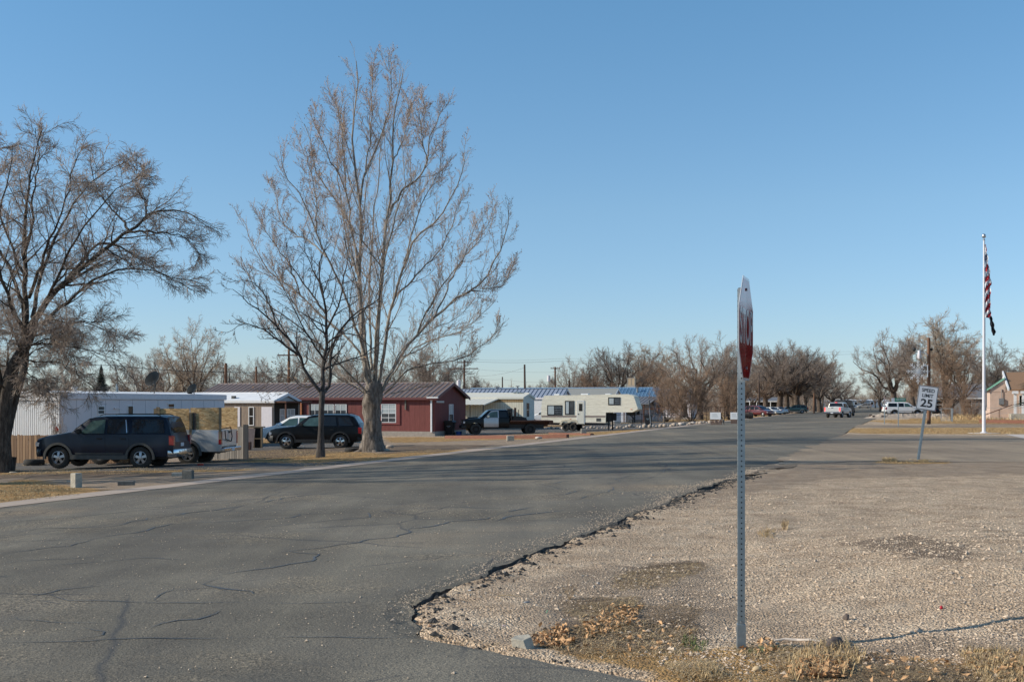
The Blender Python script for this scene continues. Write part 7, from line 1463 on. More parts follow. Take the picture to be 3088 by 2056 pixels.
# ------------------------------------------------------------------ distant street name sign, stop sign and posts
p = P(2709, 1286); t = thing('street_name_sign', 'green 100 WEST street name sign on a thin post in the verge', 'sign', p); s_ = p.y/F
h_ = (1286-1214)*s_; mb = MB(); mb.tube((0, 0, -.05), (0, 0, h_), .035, n=8); mb.build('post', m_galv, t)
z1 = (1286-1200)*s_; z0 = (1286-1209.5)*s_; x0 = (2698-2709)*s_; x1 = (2731-2709)*s_
b_ = bbox(t, 'green_plate', m_signg, x0, x1, -.06, -.05, z0-.02, z1); link('lettering', text_mesh('100 WEST', .17, m_signw, .001, .003, 1.0), b_, ((x0+x1)/2, -.064, (z0+z1)/2-.01)); c_ = bbox(t, 'grey_plate', m_signw, x0-.26, x0-.02, -.06, -.05, z0-.04, z1+.0)
p = P(2667, 1279); t = thing('stop_sign', 'small distant stop sign edge on, left of the green street sign', 'sign', p, 1.2); s_ = p.y/F; h_ = (1279-1193)*s_; mb = MB(); mb.tube((0, 0, -.05), (0, 0, h_-.1), .03, n=8); mb.build('post', m_galv, t)
mb = MB(); r = .42; zc_ = h_-.42; V = [(r*math.cos(PI/8+i*PI/4), -.04, zc_+r*math.sin(PI/8+i*PI/4)) for i in range(8)]; mb.add(V+[(a, -.03, c_) for a, b_, c_ in V], [tuple(range(8)), tuple(range(15, 7, -1))]+[(i, i+8, (i+1) % 8+8, (i+1) % 8) for i in range(8)]); mb.build('face_plate', M('faded_stop_red', (.26, .05, .05), .5), t)
p = at(1963, 112); t = thing('stop_sign', 'dark narrow sign leaning on a grey post in front of the chain link fence', 'sign', p, 1.33); t.rotation_euler = (0, -.0, 1.33); s_ = p.y/F; mb = MB(); mb.tube((0, 0, 0), (0.02, .22, (1290-1212)*s_), .04, n=6); mb.build('post', m_galvd, t)
mb = MB(); zc_ = (1290-1222)*s_; r = .42; V = [(r*math.cos(PI/8+i*PI/4)+.02, .16, zc_+r*math.sin(PI/8+i*PI/4)) for i in range(8)]; mb.add(V+[(a, .17, c_) for a, b_, c_ in V], [tuple(range(8)), tuple(range(15, 7, -1))]+[(i, i+8, (i+1) % 8+8, (i+1) % 8) for i in range(8)]); mb.build('back_plate', m_plast, t)

# ------------------------------------------------------------------ flagpole and flags
p = P(2967, 1306); p.z = 0; s_ = p.y/F; fpole = thing('flagpole', 'tall tapered white flagpole with a ball on top standing by the concrete apron', 'flagpole', p); H = (1306-724)*s_
mb = MB(); mb.tube((0, 0, 0), (0, 0, H), .105, .045, 20); mb.lathe([(.105, 0), (.24, 0.01), (.22, .05), (.11, .09)], 24, 'z'); mb.build('pole', M('white_enamel_pole', (.72, .70, .72), .3, var=.03, coat=.5), fpole, 50)
mb = MB(); mb.lathe([(0, .14), (.07, .12), (.105, .07), (.12, .0), (.105, -.07), (.07, -.11), (.02, -.12)], 20, 'z', c=(0, 0, H+.24)); mb.tube((0, 0, H), (0, 0, H+.14), .025, n=8); mb.lathe([(0, .05), (.06, .03), (.07, 0), (.05, -.05)], 12, 'z', c=(0, 0, H+.03)); mb.build('ball_finial', m_alloy, fpole, 60)
mb = MB(); mb.tube((.09, -.07, 1.5), (.05, -.05, H), .006, n=4); mb.box(.07, .11, -.12, -.06, 1.35, 1.65); mb.box(.1, .14, -.10, -.04, 1.55, 2.6); mb.build('halyard', m_galvd, fpole)
mb = MB(); mb.lathe([(0, .0), (.9, .0), (.92, -.02)], 24, 'z', c=(0, 0, .022)); mb.build('footing', m_slab, fpole)
def hanging(name, label, xs_l, xs_r, zs, colf, mats, cat='flag', nx=11):
    """limp flag: left/right profile at each height (metres from the pole), folded across"""
    t = thing(name, label, cat, p); V = []; MI = []; nz = len(zs)
    for j in range(nz):
        for i in range(nx):
            f = i/(nx-1); x = xs_l[j]+(xs_r[j]-xs_l[j])*f; y = -.05+.10*math.sin(i*2.1+j*.25)*(.35+f)+.05*math.sin(j*.7+i); V.append((x, y, zs[j]-.12*f*(xs_r[j]-xs_l[j])))
    fs = []
    for j in range(nz-1):
        for i in range(nx-1): fs.append((j*nx+i, j*nx+i+1, (j+1)*nx+i+1, (j+1)*nx+i)); MI.append(colf(i/(nx-1), j/(nz-1)))
    me = bpy.data.meshes.new('cloth'); me.from_pydata(V, [], fs)
    for m in mats: me.materials.append(m)
    me.polygons.foreach_set('material_index', MI); me.polygons.foreach_set('use_smooth', [True]*len(fs)); link('cloth', me, t); return t
def zpx(y_): return (1306-y_)*s_
nz = 60; ys_ = np.linspace(738, 957, nz)
xr = np.interp(ys_, [738, 760, 790, 815, 850, 858, 862, 885, 905, 920, 940, 957], [.06, .12, .2, .32, .42, .42, .30, .36, .36, .38, .40, .30]); xl = np.full(nz, .05)
def usa(f, v):
    # slanted folds: red / white stripes running down and across, dark blue canton near the top
    q = v+f*.10
    if v < .13: return 1 if f < .35+.4*v/.13 else 0
    if q < .24: return 2 if (f > .1 or v > .17) else 1
    s = int((q-.24)*14.5); return 0 if s % 2 else 1
hanging('national_flag', 'limp red and white striped flag with a blue star field hanging on the flagpole', list(xl), list(xr), [zpx(y_) for y_ in ys_], usa, [m_flagr, m_flagw, m_flagb])
mb = MB()
for (x, y_) in ((2975, 786), (2973, 796), (2977, 800), (2972, 778)):
    q = Vector(((x-2967)*s_, -.19, zpx(y_))); pts = []
    for i in range(10): r = .028 if i % 2 == 0 else .011; pts.append((q.x+r*math.sin(i*PI/5), q.y, q.z+r*math.cos(i*PI/5)))
    mb.add(pts, [tuple(range(10))])
fl = [o for o in bpy.data.objects if o.name == 'national_flag'][0]; mb.build('stars', m_flagw, fl)
nz = 26; ys_ = np.linspace(952, 1011, nz); xr = np.interp(ys_, [952, 975, 995, 1000, 1011], [.44, .52, .64, .66, .60]); xl = np.interp(ys_, [952, 965, 985, 1000, 1011], [.30, .34, .38, .44, .52])
hanging('service_flag', 'dark limp flag hanging below the striped flag', list(xl), list(xr), [zpx(y_) for y_ in ys_], lambda f, v: 1 if (.42 < v < .55 and .3 < f < .5) else 0, [m_flagk, M('dull_emblem', (.25, .24, .24), .8)])

# ------------------------------------------------------------------ poles, lamp, snowflake, wires
def upole(label, px, Yd, top, mat=m_pole, r=.15, arms=(), transformer=None, lean=0, extra=None, name='utility_pole'):
    q = at(px, Yd); h = hgt(px, top, Yd); t = thing(name, label, 'pole', q); mb = MB(); mb.tube((0, 0, -.2), (lean*h, 0, h), r, r*.72, 10); mb.build('pole', mat, t, 50)
    for (f, w, dy) in arms: mb = MB(); mb.box(-w+lean*h*f, w+lean*h*f, -.22, -.12, h*f-.06, h*f+.06); mb.build('crossarm', mat, t); mb = MB(); [mb.tube((x, -.17, h*f+.06), (x, -.17, h*f+.2), .035, n=6) for x in (-w*.9, -w*.4, w*.4, w*.9)]; mb.build('insulators', m_galvd, t)
    if transformer: mb = MB(); x = transformer[0]; z = h*transformer[1]; mb.tube((x, -.1, z-.45), (x, -.1, z+.45), .26, n=12); mb.tube((x, -.1, z+.45), (x, -.1, z+.6), .06, n=6); mb.build('transformer', m_wfasc, t)
    return t, h
upole('brown wooden pole rising over the left end of the brown roof', 681, 105, 1095, r=.16)
q_ = at(677, 104.6); upole('thin conduit pole just left of the brown wooden pole', 675, 105, 1107, m_plast, .04, name='service_mast'); upole('thin service mast just right of the brown wooden pole', 692, 105, 1124, m_plast, .045, name='service_mast')
upole('reddish wooden pole behind the young tree crown left side', 773, 115, 1105, r=.12); upole('taller wooden pole behind the young tree crown', 871, 118, 1035, m_pole, .15, ((.86, 1.1, 0),)); upole('power pole with two crossarms and a transformer over the red gable', 1400, 160, 1085, m_pole, .17, ((.96, 1.0, 0), (.86, 1.9, 0)), (-.75, .62))
upole('short dark pole over the roof ridge beside the crossarm pole', 1352, 165, 1120, m_poled, .13); upole('tall plain dark pole above the cream mobile home', 1584, 150, 1099, m_poled, .16, lean=-.012); upole('distant dark pole with a small lamp box', 1515, 230, 1136, m_poled, .16)
upole('power pole with a transformer in front of the low trees', 1674, 185, 1106, m_pole, .17, ((.97, .7, 0),), (-1.0, .78)); upole('short dark pole above the blue roof', 1716, 190, 1146, m_poled, .17); upole('far small pole with a crossarm on the horizon', 1471, 330, 1168, m_poled, .14, ((.9, 1.4, 0),)); upole('far dark stub pole above the pale roof', 1451, 280, 1167, m_poled, .22)
upole('very small pole on the roofline near the cream chimney', 1547, 250, 1165, m_poled, .12)
upole('brown pole among the street trees', 2455, 225, 1185, m_pole, .17); upole('plain dark pole behind the maroon minivan', 2289, 215, 1120, m_poled, .17); upole('pale thin pole in the brown shrub trees', 2048, 190, 1055, m_galv, .08)
t, h = upole('brown street lamp pole carrying a white snowflake decoration behind the speed limit sign', 2801, 102, 1018, m_pole, .17, name='street_lamp')
s_ = 102/F; z = lambda y_: (1280.5-y_)*s_
def sx_(x): return (x-2801)*s_
mb = MB(); mb.path([(-.12, -.1, z(1074)), (sx_(2790), -.1, z(1066)), (sx_(2776), -.1, z(1064))], .03); mb.build('lamp_arm', m_wroof, t); mb = MB(); mb.lathe([(0, .28), (.11, .25), (.13, .0), (.16, -.02), (.17, -.28), (.12, -.44), (0, -.46)], 14, 'z', c=(sx_(2771), -.1, z(1068))); mb.build('lamp_head', m_wfasc, t, 50)
mb = MB(); mb.lathe([(0, .2), (.12, .15), (.15, 0), (.10, -.15), (0, -.2)], 10, 'z', c=(sx_(2763), .5, z(1055))); mb.build('flood_lamp', m_plast, t); mb = MB(); mb.box(.12, .3, -.1, .1, z(1060), z(1052)); mb.build('bracket', m_plast, t)
sf = thing('snowflake_decoration', 'white lighted snowflake ornament mounted on the brown lamp pole', 'decoration', (t.location.x+sx_(2766), t.location.y-.2, t.location.z+z(1122)))
mb = MB(); Rf = .98
for i in range(8):
    a = PI/8*0+i*PI/4+PI/2; L_ = Rf*(1 if i % 2 == 0 else .95); d = Vector((math.cos(a), 0, math.sin(a))); mb.tube((0, 0, 0), d*L_, .030, n=5)
    for f in (.45, .72):
        for sg in (1, -1): e = Vector((math.cos(a+sg*.75), 0, math.sin(a+sg*.75))); mb.tube(d*L_*f, d*L_*f+e*.24, .024, n=5)
for i in range(8): a = i*PI/4+PI/8; d = Vector((math.cos(a), 0, math.sin(a))); mb.tube((0, 0, 0), d*.5, .026, n=5)
mb.build('snowflake', m_flake, sf); mb = MB(); mb.box(.78, .84, -.03, .03, -.5, .55); mb.box(.3, .86, -.02, .02, .50, .54); mb.box(.5, .86, -.02, .02, -.42, -.38); mb.tube((0, 0, -.95), (0, .0, -1.1), .02); mb.build('bracket', m_flake, sf)
def wire(label, pts, r=.012, sag=0):
    P0 = [W3(*q) for q in pts]; out = []
    for a, b in zip(P0[:-1], P0[1:]):
        n = 14
        for i in range(n): f = i/n; q = a.lerp(b, f); q.z -= sag*4*f*(1-f); out.append(q)
    out.append(P0[-1]); o0 = P0[0]; mb = MB()
    for i in range(len(out)-1): mb.tube(out[i]-o0, out[i+1]-o0, r, n=4, caps=False)
    tag(mb.build('overhead_wire', m_wire, None, loc=o0), label, 'wire', 'overhead wires')
wire('thick service wire sagging from the left to the brown wooden pole', [(-60, 1085, 100), (340, 1101, 103), (681, 1121, 105), (871, 1115, 118)], .03, .15); wire('wire from the brown pole top down to the brown roof', [(681, 1100, 105), (730, 1140, 99)], .012)
wire('upper faint wire across the sky right of the poplar', [(1400, 1089, 160), (1674, 1089, 185), (2000, 1080, 230), (2440, 1070, 240), (2801, 1057, 240), (3200, 1062, 240)], .018, .2); wire('lower faint wire across the sky right of the poplar', [(1400, 1083, 160), (1674, 1082, 186), (2440, 1061, 241), (2801, 1050, 241), (3200, 1050, 241)], .012, .2)
wire('slack wire crossing behind the tall plain dark pole', [(1400, 1130, 160), (1515, 1143, 200), (1674, 1150, 185)], .014, .3); wire('dotted wire rising to the tall plain pole top', [(1440, 1134, 158), (1584, 1107, 150)], .012, .3); wire('distant wire at the street end', [(2480, 1146, 260), (2600, 1153, 300), (2700, 1155, 300)], .02, .1)
wire('right hand wires above the tan roof', [(2801, 1090, 102), (3000, 1085, 130), (3200, 1090, 140)], .01, .2); wire('second slack wire left of the cream roof', [(1400, 1110, 160), (1674, 1122, 185)], .01, .2)

# ------------------------------------------------------------------ notice boards with slat fences
for (px, Yd, w, lab) in ((2159, 112, 1.0, 'white notice board wired to short brown slats, left of the pair'), (2216, 118, .8, 'white notice board right beside the stop sign post')):
    q = at(px, Yd); t = thing('notice_board', lab, 'sign', q, -.25, 'white notice boards at the roadside'); h = hgt(px, 1243, Yd); bb_ = (1264-1243)*Yd/F
    mb = MB(); 
    for i in range(9): x = -w*.45+w*.95*i/8; mb.box(x-.035, x+.035, .02, .05, 0, h-.1+random.uniform(-.04, .14))
    mb.build('slats', m_rust, t); bd = bbox(t, 'board', m_white, -w*.55, w*.45, -.02, .01, h-bb_, h); mb = MB()
    for k in range(4): mb.box(-w*.35, w*(.1+.05*k), -.024, -.021, h-bb_*(.25+.16*k), h-bb_*(.22+.16*k))
    mb.build('faint_writing', m_galv, bd); mb = MB(); mb.path([(w*.5, .02, 0), (w*.42, .02, h)], .03); mb.path([(w*.75, .3, 0), (w*.45, .02, h*.9)], .03); mb.build('posts', m_rust, t)
# bins
for (px, Yd, hh, lab) in ((1357, 92, 1.15, 'black wheeled bin standing against the red gable wall'), (1955, 118, 1.1, 'black wheeled bin behind the chain link fence')):
    q = at(px, Yd); t = thing('wheeled_bin', lab, 'bin', q, STREET, 'black wheeled bins'); mb = MB(); V = [(-.24, -.26, .05), (.24, -.26, .05), (.24, .26, .05), (-.24, .26, .05), (-.33, -.36, hh*.85), (.33, -.36, hh*.85), (.33, .36, hh*.85), (-.33, .36, hh*.85)]; mb.add(V, [(3, 2, 1, 0), (0, 1, 5, 4), (1, 2, 6, 5), (2, 3, 7, 6), (3, 0, 4, 7), (4, 5, 6, 7)]); mb.build('tub', m_trash, t)
    mb = MB(); mb.prism([(-.37, hh*.85), (.37, hh*.85), (.40, hh*.9), (.3, hh), (-.3, hh), (-.42, hh*.92)], -.4, .4); mb.build('lid', m_trash, t); mb = MB(); mb.box(-.16, .16, -.345, -.33, hh*.62, hh*.66); mb.box(-.08, .08, -.335, -.32, hh*.54, hh*.58); mb.build('printing', m_galv, t)
    for x in (-.3, .3): mb = MB(); mb.tube((x-.03, .3, .13), (x+.03, .3, .13), .13, n=12); mb.build('wheel', m_plast, t)
mb = MB(); mb.lathe([(0, 0), (.2, 0), (.24, .3), (.22, .32), (0, .3)], 14, 'z'); q = at(1384, 91.5); tag(mb.build('bucket', M('blue_plastic', (.02, .06, .22), .5), None, 50, loc=q), 'blue bucket at the foot of the red gable wall', 'bucket')

# ------------------------------------------------------------------ blocks, tyre, rocks, litter
def lump(name, label, cat, loc, size, mat, seed, flat_=.6, rz=0, group=None, sub=2, sharp=.25):
    import bmesh
    bm = bmesh.new(); bmesh.ops.create_icosphere(bm, subdivisions=sub, radius=1); rg = random.Random(seed); ph = [rg.uniform(0, 6) for _ in range(9)]
    pl = [(Vector((rg.gauss(0, 1), rg.gauss(0, 1), rg.gauss(0, .7))).normalized(), rg.uniform(.55, .9)) for _ in range(9)]
    for v in bm.verts:
        k = 1+sharp*.5*math.sin(v.co.x*3+ph[0])*math.sin(v.co.y*3+ph[1])+sharp*.3*math.sin(v.co.z*5+ph[2]+v.co.x*4); v.co *= k
        for n_, d_ in pl:
            e = v.co.dot(n_)-d_
            if e > 0: v.co -= n_*e*.85
        v.co = Vector((v.co.x*size[0], v.co.y*size[1], (v.co.z*flat_+flat_*.55)*size[2]))
    me = bpy.data.meshes.new(name); bm.to_mesh(me); bm.free(); me.materials.append(mat); me.polygons.foreach_set('use_smooth', [True]*len(me.polygons)); o = link(name, me, None, loc, (0, 0, rz)); return tag(o, label, cat, group)
def blockm(name, label, loc, dims, mat, rz=0, rx=0, group=None, cat='concrete block', holes=False):
    mb = MB(); a, b, c = dims
    if holes:
        mb.box(-a, a, -b, -b+.03, 0, c); mb.box(-a, a, b-.03, b, 0, c)
        for x in (-a, -.015, a-.03): mb.box(x, x+.03, -b+.03, b-.03, 0, c)
    else: mb.box(-a, a, -b, b, 0, c, 0, .012)
    return tag(mb.build(name, mat, None, loc=loc, rot=(rx, 0, rz)), label, cat, group)
BG = 'concrete blocks along the verge'
def gp(px, py): q = P(px, py); return Vector((q.x, q.y, gz(q.x, q.y)-.01))
blockm('concrete_block', 'pale concrete block standing upright on the verge by the road', gp(230, 1470), (.10, .10, .38), m_conc2, -.6, 0, BG); blockm('concrete_block', 'grey concrete block lying flat between the upright blocks', gp(381, 1462), (.20, .10, .12), m_conc3, .1, 0, BG, holes=False)
blockm('concrete_block', 'dark concrete block standing upright by the lying pale block', gp(567, 1443), (.14, .10, .26), m_conc3, -.1, 0, BG); blockm('concrete_block', 'pale concrete block lying just behind the dark upright block', gp(540, 1437), (.2, .1, .12), m_conc2, .15, 0, BG)
blockm('concrete_block', 'grey concrete block set on the timber edging under the trailer', P(1760, 1311), (.18, .1, .42), m_conc2, .1, 0, BG); blockm('concrete_block', 'grey stump like block on the golden lawn by the flatbed truck', P(1539, 1329), (.2, .2, .30), m_conc2, .1, 0, BG); lump('flat_stone', 'flat pale stone on the lawn right of the grey stump', 'stone', P(1624, 1322), (.26, .2, .16), m_slab, 5)
blockm('small_slab', 'tiny pale slab behind the upright pale block', gp(212, 1452), (.10, .05, .04), m_conc2, .2, 0, None, 'slab')
lump('flat_stone', 'thin flat grey stone left of the cinder pieces', 'stone', gp(40, 1425), (.2, .1, .07), m_conc2, 12)
# tyre by the fence
q = gp(103, 1402); mb = MB(); mb.lathe([(.22, .02), (.36, .0), (.41, .05), (.41, .19), (.36, .24), (.22, .22), (.24, .12), (.22, .02)], 28, 'z'); tag(mb.build('loose_tyre', m_rubber, None, 50, loc=q), 'black tyre lying flat by the wooden fence', 'tyre')
q = gp(1063, 1362); mb = MB(); mb.lathe([(.18, .02), (.34, .0), (.38, .05), (.38, .15), (.34, .2), (.18, .18), (.22, .1), (.18, .02)], 24, 'z'); tag(mb.build('loose_tyre', m_rubber, None, 50, loc=q), 'dusty tyre lying at the foot of the poplar trunk', 'tyre')
lump('rock', 'pale rock just right of the poplar roots', 'rock', gp(1163, 1360), (.2, .14, .16), m_conc2, 3); lump('rock', 'brown rock behind the pale rock by the poplar', 'rock', gp(1176, 1350), (.24, .16, .2), m_rock1, 4)
q = gp(37, 1420); mb = MB(); mb.tube((0, 0, -.05), (.06, 0, .52), .10, .09, 12); tag(mb.build('tree_stump', m_bark2, None, loc=q), 'short dark stump leaning beside the elm trunk', 'stump')
q = at(170, 52); t = thing('roadside_reflector', 'round red reflector on a thin post above the wooden fence', 'reflector', q); hh = hgt(170, 1295, 52); mb = MB(); mb.tube((0, 0, 0), (0, 0, hh), .02, n=6); mb.build('post', m_plast, t); mb = MB(); mb.lathe([(0, -.03), (.09, -.02), (.10, .02), (0, .03)], 18, 'y', c=(0, 0, hh)); mb.tube((0, 0, hh+.1), (0, 0, hh+.14), .03); mb.build('red_disc', M('bright_red_plastic', (.75, .06, .03), .35), t); bbox(t, 'white_arm', m_white, .05, .2, -.02, .02, hh-.12, hh-.04)
q = gp(370, 1398); mb = MB(); mb.tube((0, .8, .06), (.2, .9, .12), .05, n=8); tag(mb.build('green_bottle', M('green_glassy_plastic', (.03, .45, .10), .2), None, 50, loc=q), 'bright green bottle on the ground seen under the dark blue vehicle', 'bottle')
q = gp(595, 1401); mb = MB(); mb.box(0, .22, 0, .1, 0, .07, 0, .02); tag(mb.build('red_litter', M('red_scrap', (.5, .04, .02), .6), None, loc=q), 'small red scrap by the pickup rear wheel', 'litter')
lump('white_bag', 'grey white sack on the ground under the dark blue vehicle', 'bag', gp(300, 1395)+Vector((0, 1.8, 0)), (.4, .25, .3), m_whitec, 8)
# row of field stones edging the yard
rg = random.Random(4); RGp = 'field stones edging the yard'
for i in range(54):
    f = i/53; px = 1655+(2180-1655)*f; py = np.interp(px, [1655, 1800, 1900, 2000, 2080, 2180], [1293, 1292, 1290, 1288, 1281, 1272]) if px < 1900 else np.interp(px, [1900, 2000, 2080, 2180], [1290, 1287, 1281, 1272])
    q = P(px+rg.uniform(-3, 3), py+rg.uniform(-1.2, 1.2)); s = rg.uniform(.12, .24)*(1.25 if px > 1900 else .9); lump('field_stone', 'rounded tan field stone in the row edging the yard beside the trailer and shrub', 'stone', q, (s*1.2, s, s), m_rock1 if i % 4 else m_slab, 20+i, .8, rg.uniform(0, 3), RGp, 1)
# rubble mound
q = at(2725, 142); t = thing('rubble_mound', 'low mound of earth and broken rubble in front of the white sport utility vehicle', 'mound', (q.x, q.y, 0))
mb = MB(); V = []; nx_, ny_ = 70, 10
for j in range(ny_+1):
    for i in range(nx_+1):
        x = -4.6+10.6*i/nx_; y = -1.6+3.2*j/ny_; e = (1-abs(y/1.6)**2)*min(1, (x+4.6)/1.6)*min(1, (6-x)/1); V.append((x, y, max(-.05, e*.42*(.75+.7*float(vnoise(np.array(x*1.7), np.array(y*1.7), 71)))+.16*float(vnoise(np.array(x*6), np.array(y*6), 73))*e-.02)))
mb.add(V, [(j*(nx_+1)+i, j*(nx_+1)+i+1, (j+1)*(nx_+1)+i+1, (j+1)*(nx_+1)+i) for j in range(ny_) for i in range(nx_)]); mb.build('earth', m_rock1, t)
for i in range(60): 
    x = rg.uniform(-4, 5.6); y = rg.uniform(-1.3, .6); s = rg.uniform(.06, .2)
    if i == 0: mb = MB()
    a = Vector((x, y, .30*(1-(y/1.6)**2)+.05)); mb.box(a.x-s, a.x+s, a.y-s*.7, a.y+s*.7, a.z-.1, a.z+s*.8, i % 2, s*.3)
mb.build('rubble_chunks', [m_conc2, m_rock2], t)
# sawn log near the minivan
q = at(2259, 160); t = thing('sawn_log', 'big sawn log with a pale cut end beside the maroon minivan', 'log', q, .35); mb = MB(); mb.tube((-1.6, .0, .38), (0.3, -.2, .45), .30, .45, 14); mb.build('log', m_barkb, t); mb = MB(); mb.tube((0.3, -.2, .45), (.34, -.205, .452), .42, n=14); mb.build('cut_end', M('pale_cut_wood', (.60, .42, .24), .8), t)
# foreground things
q = P(1578, 1945); q.z = gz(q.x, q.y)-.02; mb = MB(); mb.add([(-.085, -.03, 0), (.02, -.10, 0), (.085, -.03, 0), (.06, .07, 0), (-.06, .08, 0), (-.095, -.02, .085), (-.01, -.08, .08), (.055, -.045, .10), (.05, .06, .10), (-.055, .075, .088)], [(4, 3, 2, 1, 0), (5, 6, 7, 8, 9), (0, 1, 6, 5), (1, 2, 7, 6), (2, 3, 8, 7), (3, 4, 9, 8), (4, 0, 5, 9)])
o = mb.build('concrete_chunk', m_conc2, None, loc=q, rot=(.0, 0, .1)); tag(o, 'grey broken concrete chunk beside the leaf heap', 'concrete chunk'); md = o.modifiers.new('b', 'BEVEL'); md.width = .006; md.segments = 2
def fg(px, py): q = P(px, py); q.z = gz(q.x, q.y); return q
def fgp(px, py):
    """ground point with relief under a picture position"""
    q = P(px, py)
    for _ in range(12):
        z = gz(q.x, q.y); s = (py-HY)/(CAMZ-z); q = Vector(((px-CX)/s, F/s, z))
    return q
lump('boulder', 'purplish brown boulder behind the largest grass clump', 'rock', fgp(2515, 1952), (.085, .06, .075), m_rock2, 31, .7, .2); lump('round_pebble', 'round tan pebble by the asphalt in front of the stop sign post', 'pebble', fgp(2283, 2022), (.034, .027, .032), M('yellow_tan_pebble', (.52, .38, .22), .8, var=.1), 33, .75, 0, None, 2, .05)
lump('rock', 'dark jagged rock alone on the gravel right of the post', 'rock', fgp(2552, 1868), (.036, .03, .05), m_rock2, 35, .8, .4, None, 1, 1.0); lump('rock', 'brown rock tucked against the boulder', 'rock', fgp(2492, 1946), (.05, .04, .05), m_rock2, 37, .7)
lump('red_bottle_cap', 'small crumpled red litter on the gravel', 'litter', fgp(2840, 1834), (.016, .014, .02), M('red_plastic_litter', (.5, .02, .04), .4), 39, .8)
q = fgp(2335, 1938); mb = MB(); pts = [(0, 0, .02), (.08, .01, .028), (.17, .0, .022), (.26, -.03, .03), (.36, -.05, .02)]; mb.path([Vector(a) for a in pts], [.006, .011, .012, .011, .005], 7); tag(mb.build('bleached_stick', M('bleached_wood', (.74, .62, .50), .8, var=.15, scale=9), None, loc=q), 'bleached white stick leading to the boulder', 'stick')
q = fgp(2940, 1968); mb = MB(); mb.box(0, .18, 0, .022, .004, .014); mb.box(.005, .175, .002, .02, .016, .024); tag(mb.build('wood_splinter', M('yellow_wood', (.55, .34, .12), .7), None, loc=q, rot=(0, 0, .05)), 'flat yellow wood splinter at the lower right', 'wood scrap')
for (px, py, nm, lab, m_, sz) in ((1590, 1817, 'crushed_can', 'flattened grey can on the dirt left of the dark thatch', m_galvd, (.035, .018, .014)), (1803, 1760, 'pebble', 'pale square pebble right of the dry weed', m_slab, (.022, .016, .016)), (1280, 1818, 'pebble', 'white pebble at the broken asphalt corner', m_white, (.02, .015, .014)), (1417, 1780, 'pebble', 'white chip on the dirt inside the asphalt corner', m_white, (.02, .014, .008)), (1520, 1886, 'paper_scrap', 'pinkish paper scrap left of the concrete chunk', M('pink_paper', (.6, .45, .45), .7), (.022, .012, .006)), (1298, 1888, 'pebble', 'orange brown pebble near the asphalt lip', M('orange_stone', (.45, .25, .14), .8), (.026, .014, .012)),
   (3075, 1667, 'pebble', 'grey rounded stone at the right edge of the gravel', m_conc2, (.035, .025, .022)), (2930, 1986, 'pebble', 'dark red stone below the wood splinter', m_rock2, (.028, .018, .014)), (2870, 1730, 'pebble', 'small tan stone high on the gravel mound', m_rock1, (.03, .02, .016)), (1905, 1833, 'pebble', 'small brown stone left of the post', m_rock2, (.03, .02, .018)), (2680, 1964, 'pebble', 'small orange stone right of the large grass clump', M('orange_pebble', (.5, .3, .16), .8), (.026, .018, .018))):
    lump(nm, lab, nm.replace('_', ' '), fgp(px, py), sz, m_, px, .8, .3, None, 2, .1)
q = fgp(1648, 1847); mb = MB(); mb.box(-.004, .004, -.002, .002, 0, .028); tag(mb.build('green_scrap', M('pale_green_plastic', (.35, .75, .45), .5), None, loc=q, rot=(.3, .3, 0)), 'tiny pale green scrap standing in the dirt', 'litter')
# dry weeds
def weed(label, px, py, h, n, seed, mat=m_straw2):
    q = fgp(px, py); rng = np.random.default_rng(seed); t = thing('dry_weed', label, 'weed', q, 0, 'dry weeds on the shoulder'); a = rng.uniform(0, 2*PI, n); sp_ = rng.uniform(.15, .9, n); K = 5
    PT = np.zeros((n, K, 3)); hh = h*rng.uniform(.45, 1, n); hh[0] = h; sp_[0] = .08
    for k in range(K): f = k/(K-1); PT[:, k, 0] = np.cos(a)*sp_*hh*f**.8; PT[:, k, 1] = np.sin(a)*sp_*hh*f**.8; PT[:, k, 2] = hh*f*(1-.25*sp_*f)
    L2, R2 = sprout(PT, np.tile(np.linspace(.0022, .001, K), (n, 1)), 9, .7, .22, 3, rng, .25, 1, (0, 0, .2), .2, .7, lmin=.015)
    link('stems', tubes_mesh('stems', [(PT, np.tile(np.linspace(.0028, .0012, K), (n, 1)), 4), (L2, R2, 3, .001)], mat), t); link('seed_heads', tip_leaves('seed_heads', L2[:, -1:], .008, m_straw2, rng, 1, 1), t)
weed('tall brown dry weed standing in the dirt between the asphalt and the thatch', 1718, 1808, .20, 6, 1); weed('spiky dry weed right of the post, nearer one', 2312, 1618, .16, 9, 2, m_straw); weed('small dry weed right of the post, farther one', 2366, 1596, .15, 6, 3)
# old cardboard coloured leaf heap at the far sign base and grass around poles handled by the grass objects
# single fallen twig pieces
for (px, py, L_, rz, lab) in ((2230, 1800, .12, .2, 'short dark twig left of the boulder on the gravel'), (1500, 1797, .22, -.15, 'pale broken reed near the asphalt corner'), (2640, 1845, .07, .3, 'orange stem lying right of the dark rock'), (2090, 1990, .30, -.2, 'long straw stalk in front of the post'), (2900, 2010, .35, -.5, 'bundle of pale reeds at the lower right')):
    q = fgp(px, py); mb = MB(); mb.path([Vector((0, 0, .008)), Vector((L_*.5, .01, .014)), Vector((L_, -.01, .006))], [.003, .003, .0015], 5); tag(mb.build('fallen_twig', m_straw if 'pale' in lab or 'straw' in lab or 'orange' in lab else m_rock2, None, loc=q, rot=(0, 0, rz)), lab, 'twig')
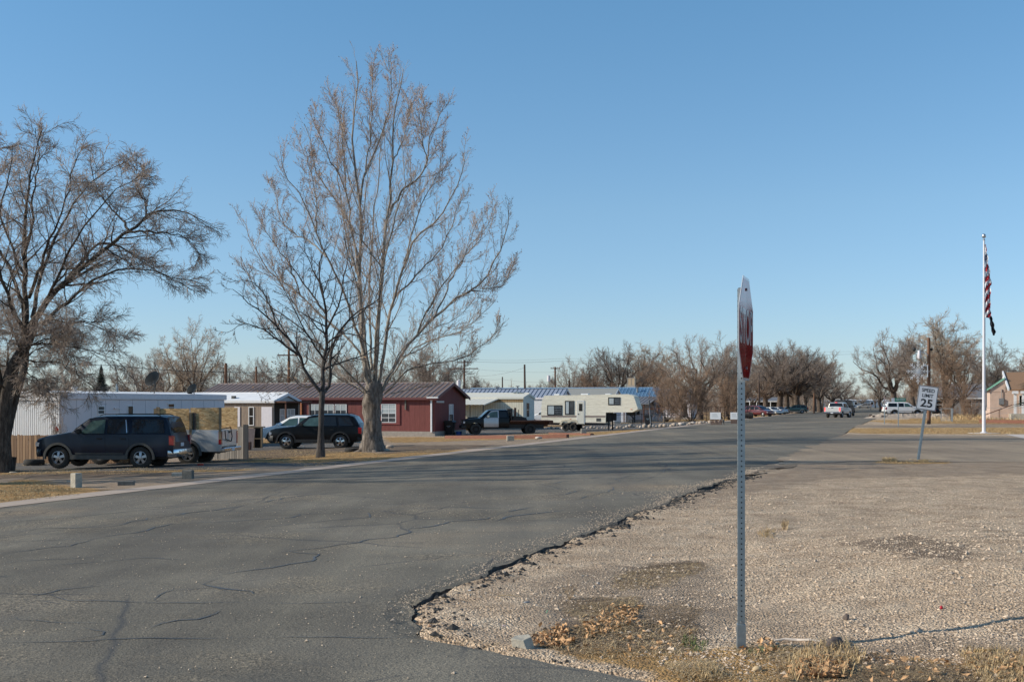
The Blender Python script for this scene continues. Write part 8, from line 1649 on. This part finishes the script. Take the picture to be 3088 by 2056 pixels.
# post outside the frame whose shadow falls on the road at the left
q = Vector((-20.6, 11.6, 0)); q.z = float(g(q.x, q.y)); t = thing('utility_pole', 'wooden pole past the left edge whose shadow tip reaches the near asphalt', 'pole', q); mb = MB(); mb.tube((0, 0, -.2), (0, 0, 8.0), .13, .07, 10); mb.build('pole', m_pole, t)
# ------------------------------------------------------------------ light, sky, camera
SUN_EL = math.radians(27); SUN_AZ = math.radians(-90-6)      # clockwise from +Y: from the left, a little beyond the subject
w = bpy.data.worlds.new('World'); scene.world = w; w.use_nodes = True; nt = w.node_tree
sky = nt.nodes.new('ShaderNodeTexSky'); sky.sky_type = 'NISHITA'; sky.sun_disc = False; sky.sun_elevation = SUN_EL; sky.sun_rotation = SUN_AZ
sky.altitude = 1500; sky.air_density = 1.0; sky.dust_density = .6; sky.ozone_density = 2.6
bg = nt.nodes['Background']; bg.inputs[1].default_value = .13
tc = nt.nodes.new('ShaderNodeTexCoord'); sp_ = nt.nodes.new('ShaderNodeSeparateXYZ'); nt.links.new(tc.outputs['Generated'], sp_.inputs[0])
grade = ramp(nt, sp_.outputs[2], [(.0, (.77, .82, .98)), (.16, (.97, 1.10, 1.10)), (.33, (.92, 1.26, 1.27)), (1, (.9, 1.2, 1.25))])
nt.links.new(mixc(nt, 1.0, sky.outputs[0], grade.outputs[0], 'MULTIPLY'), bg.inputs[0])
sd = bpy.data.lights.new('sun', 'SUN'); sd.energy = 5.0; sd.angle = math.radians(.53); sd.color = (1.0, .92, .78)
so = bpy.data.objects.new('sun', sd); COL.objects.link(so)
dirv = Vector((math.sin(SUN_AZ)*math.cos(SUN_EL), math.cos(SUN_AZ)*math.cos(SUN_EL), math.sin(SUN_EL)))
so.rotation_euler = (-dirv).to_track_quat('-Z', 'Y').to_euler(); so.location = dirv*50
cam = bpy.data.cameras.new('camera'); co = bpy.data.objects.new('camera', cam); COL.objects.link(co)
cam.sensor_width = 36; cam.lens = 36*F/3088; cam.shift_y = (HY-1028)/3088; cam.clip_end = 8000; cam.clip_start = .1
co.location = (0, 0, CAMZ); co.rotation_euler = (PI/2, 0, 0); scene.camera = co
cam.dof.use_dof = False
scene.view_settings.view_transform = 'Standard'; scene.view_settings.look = 'None'; scene.view_settings.exposure = 0
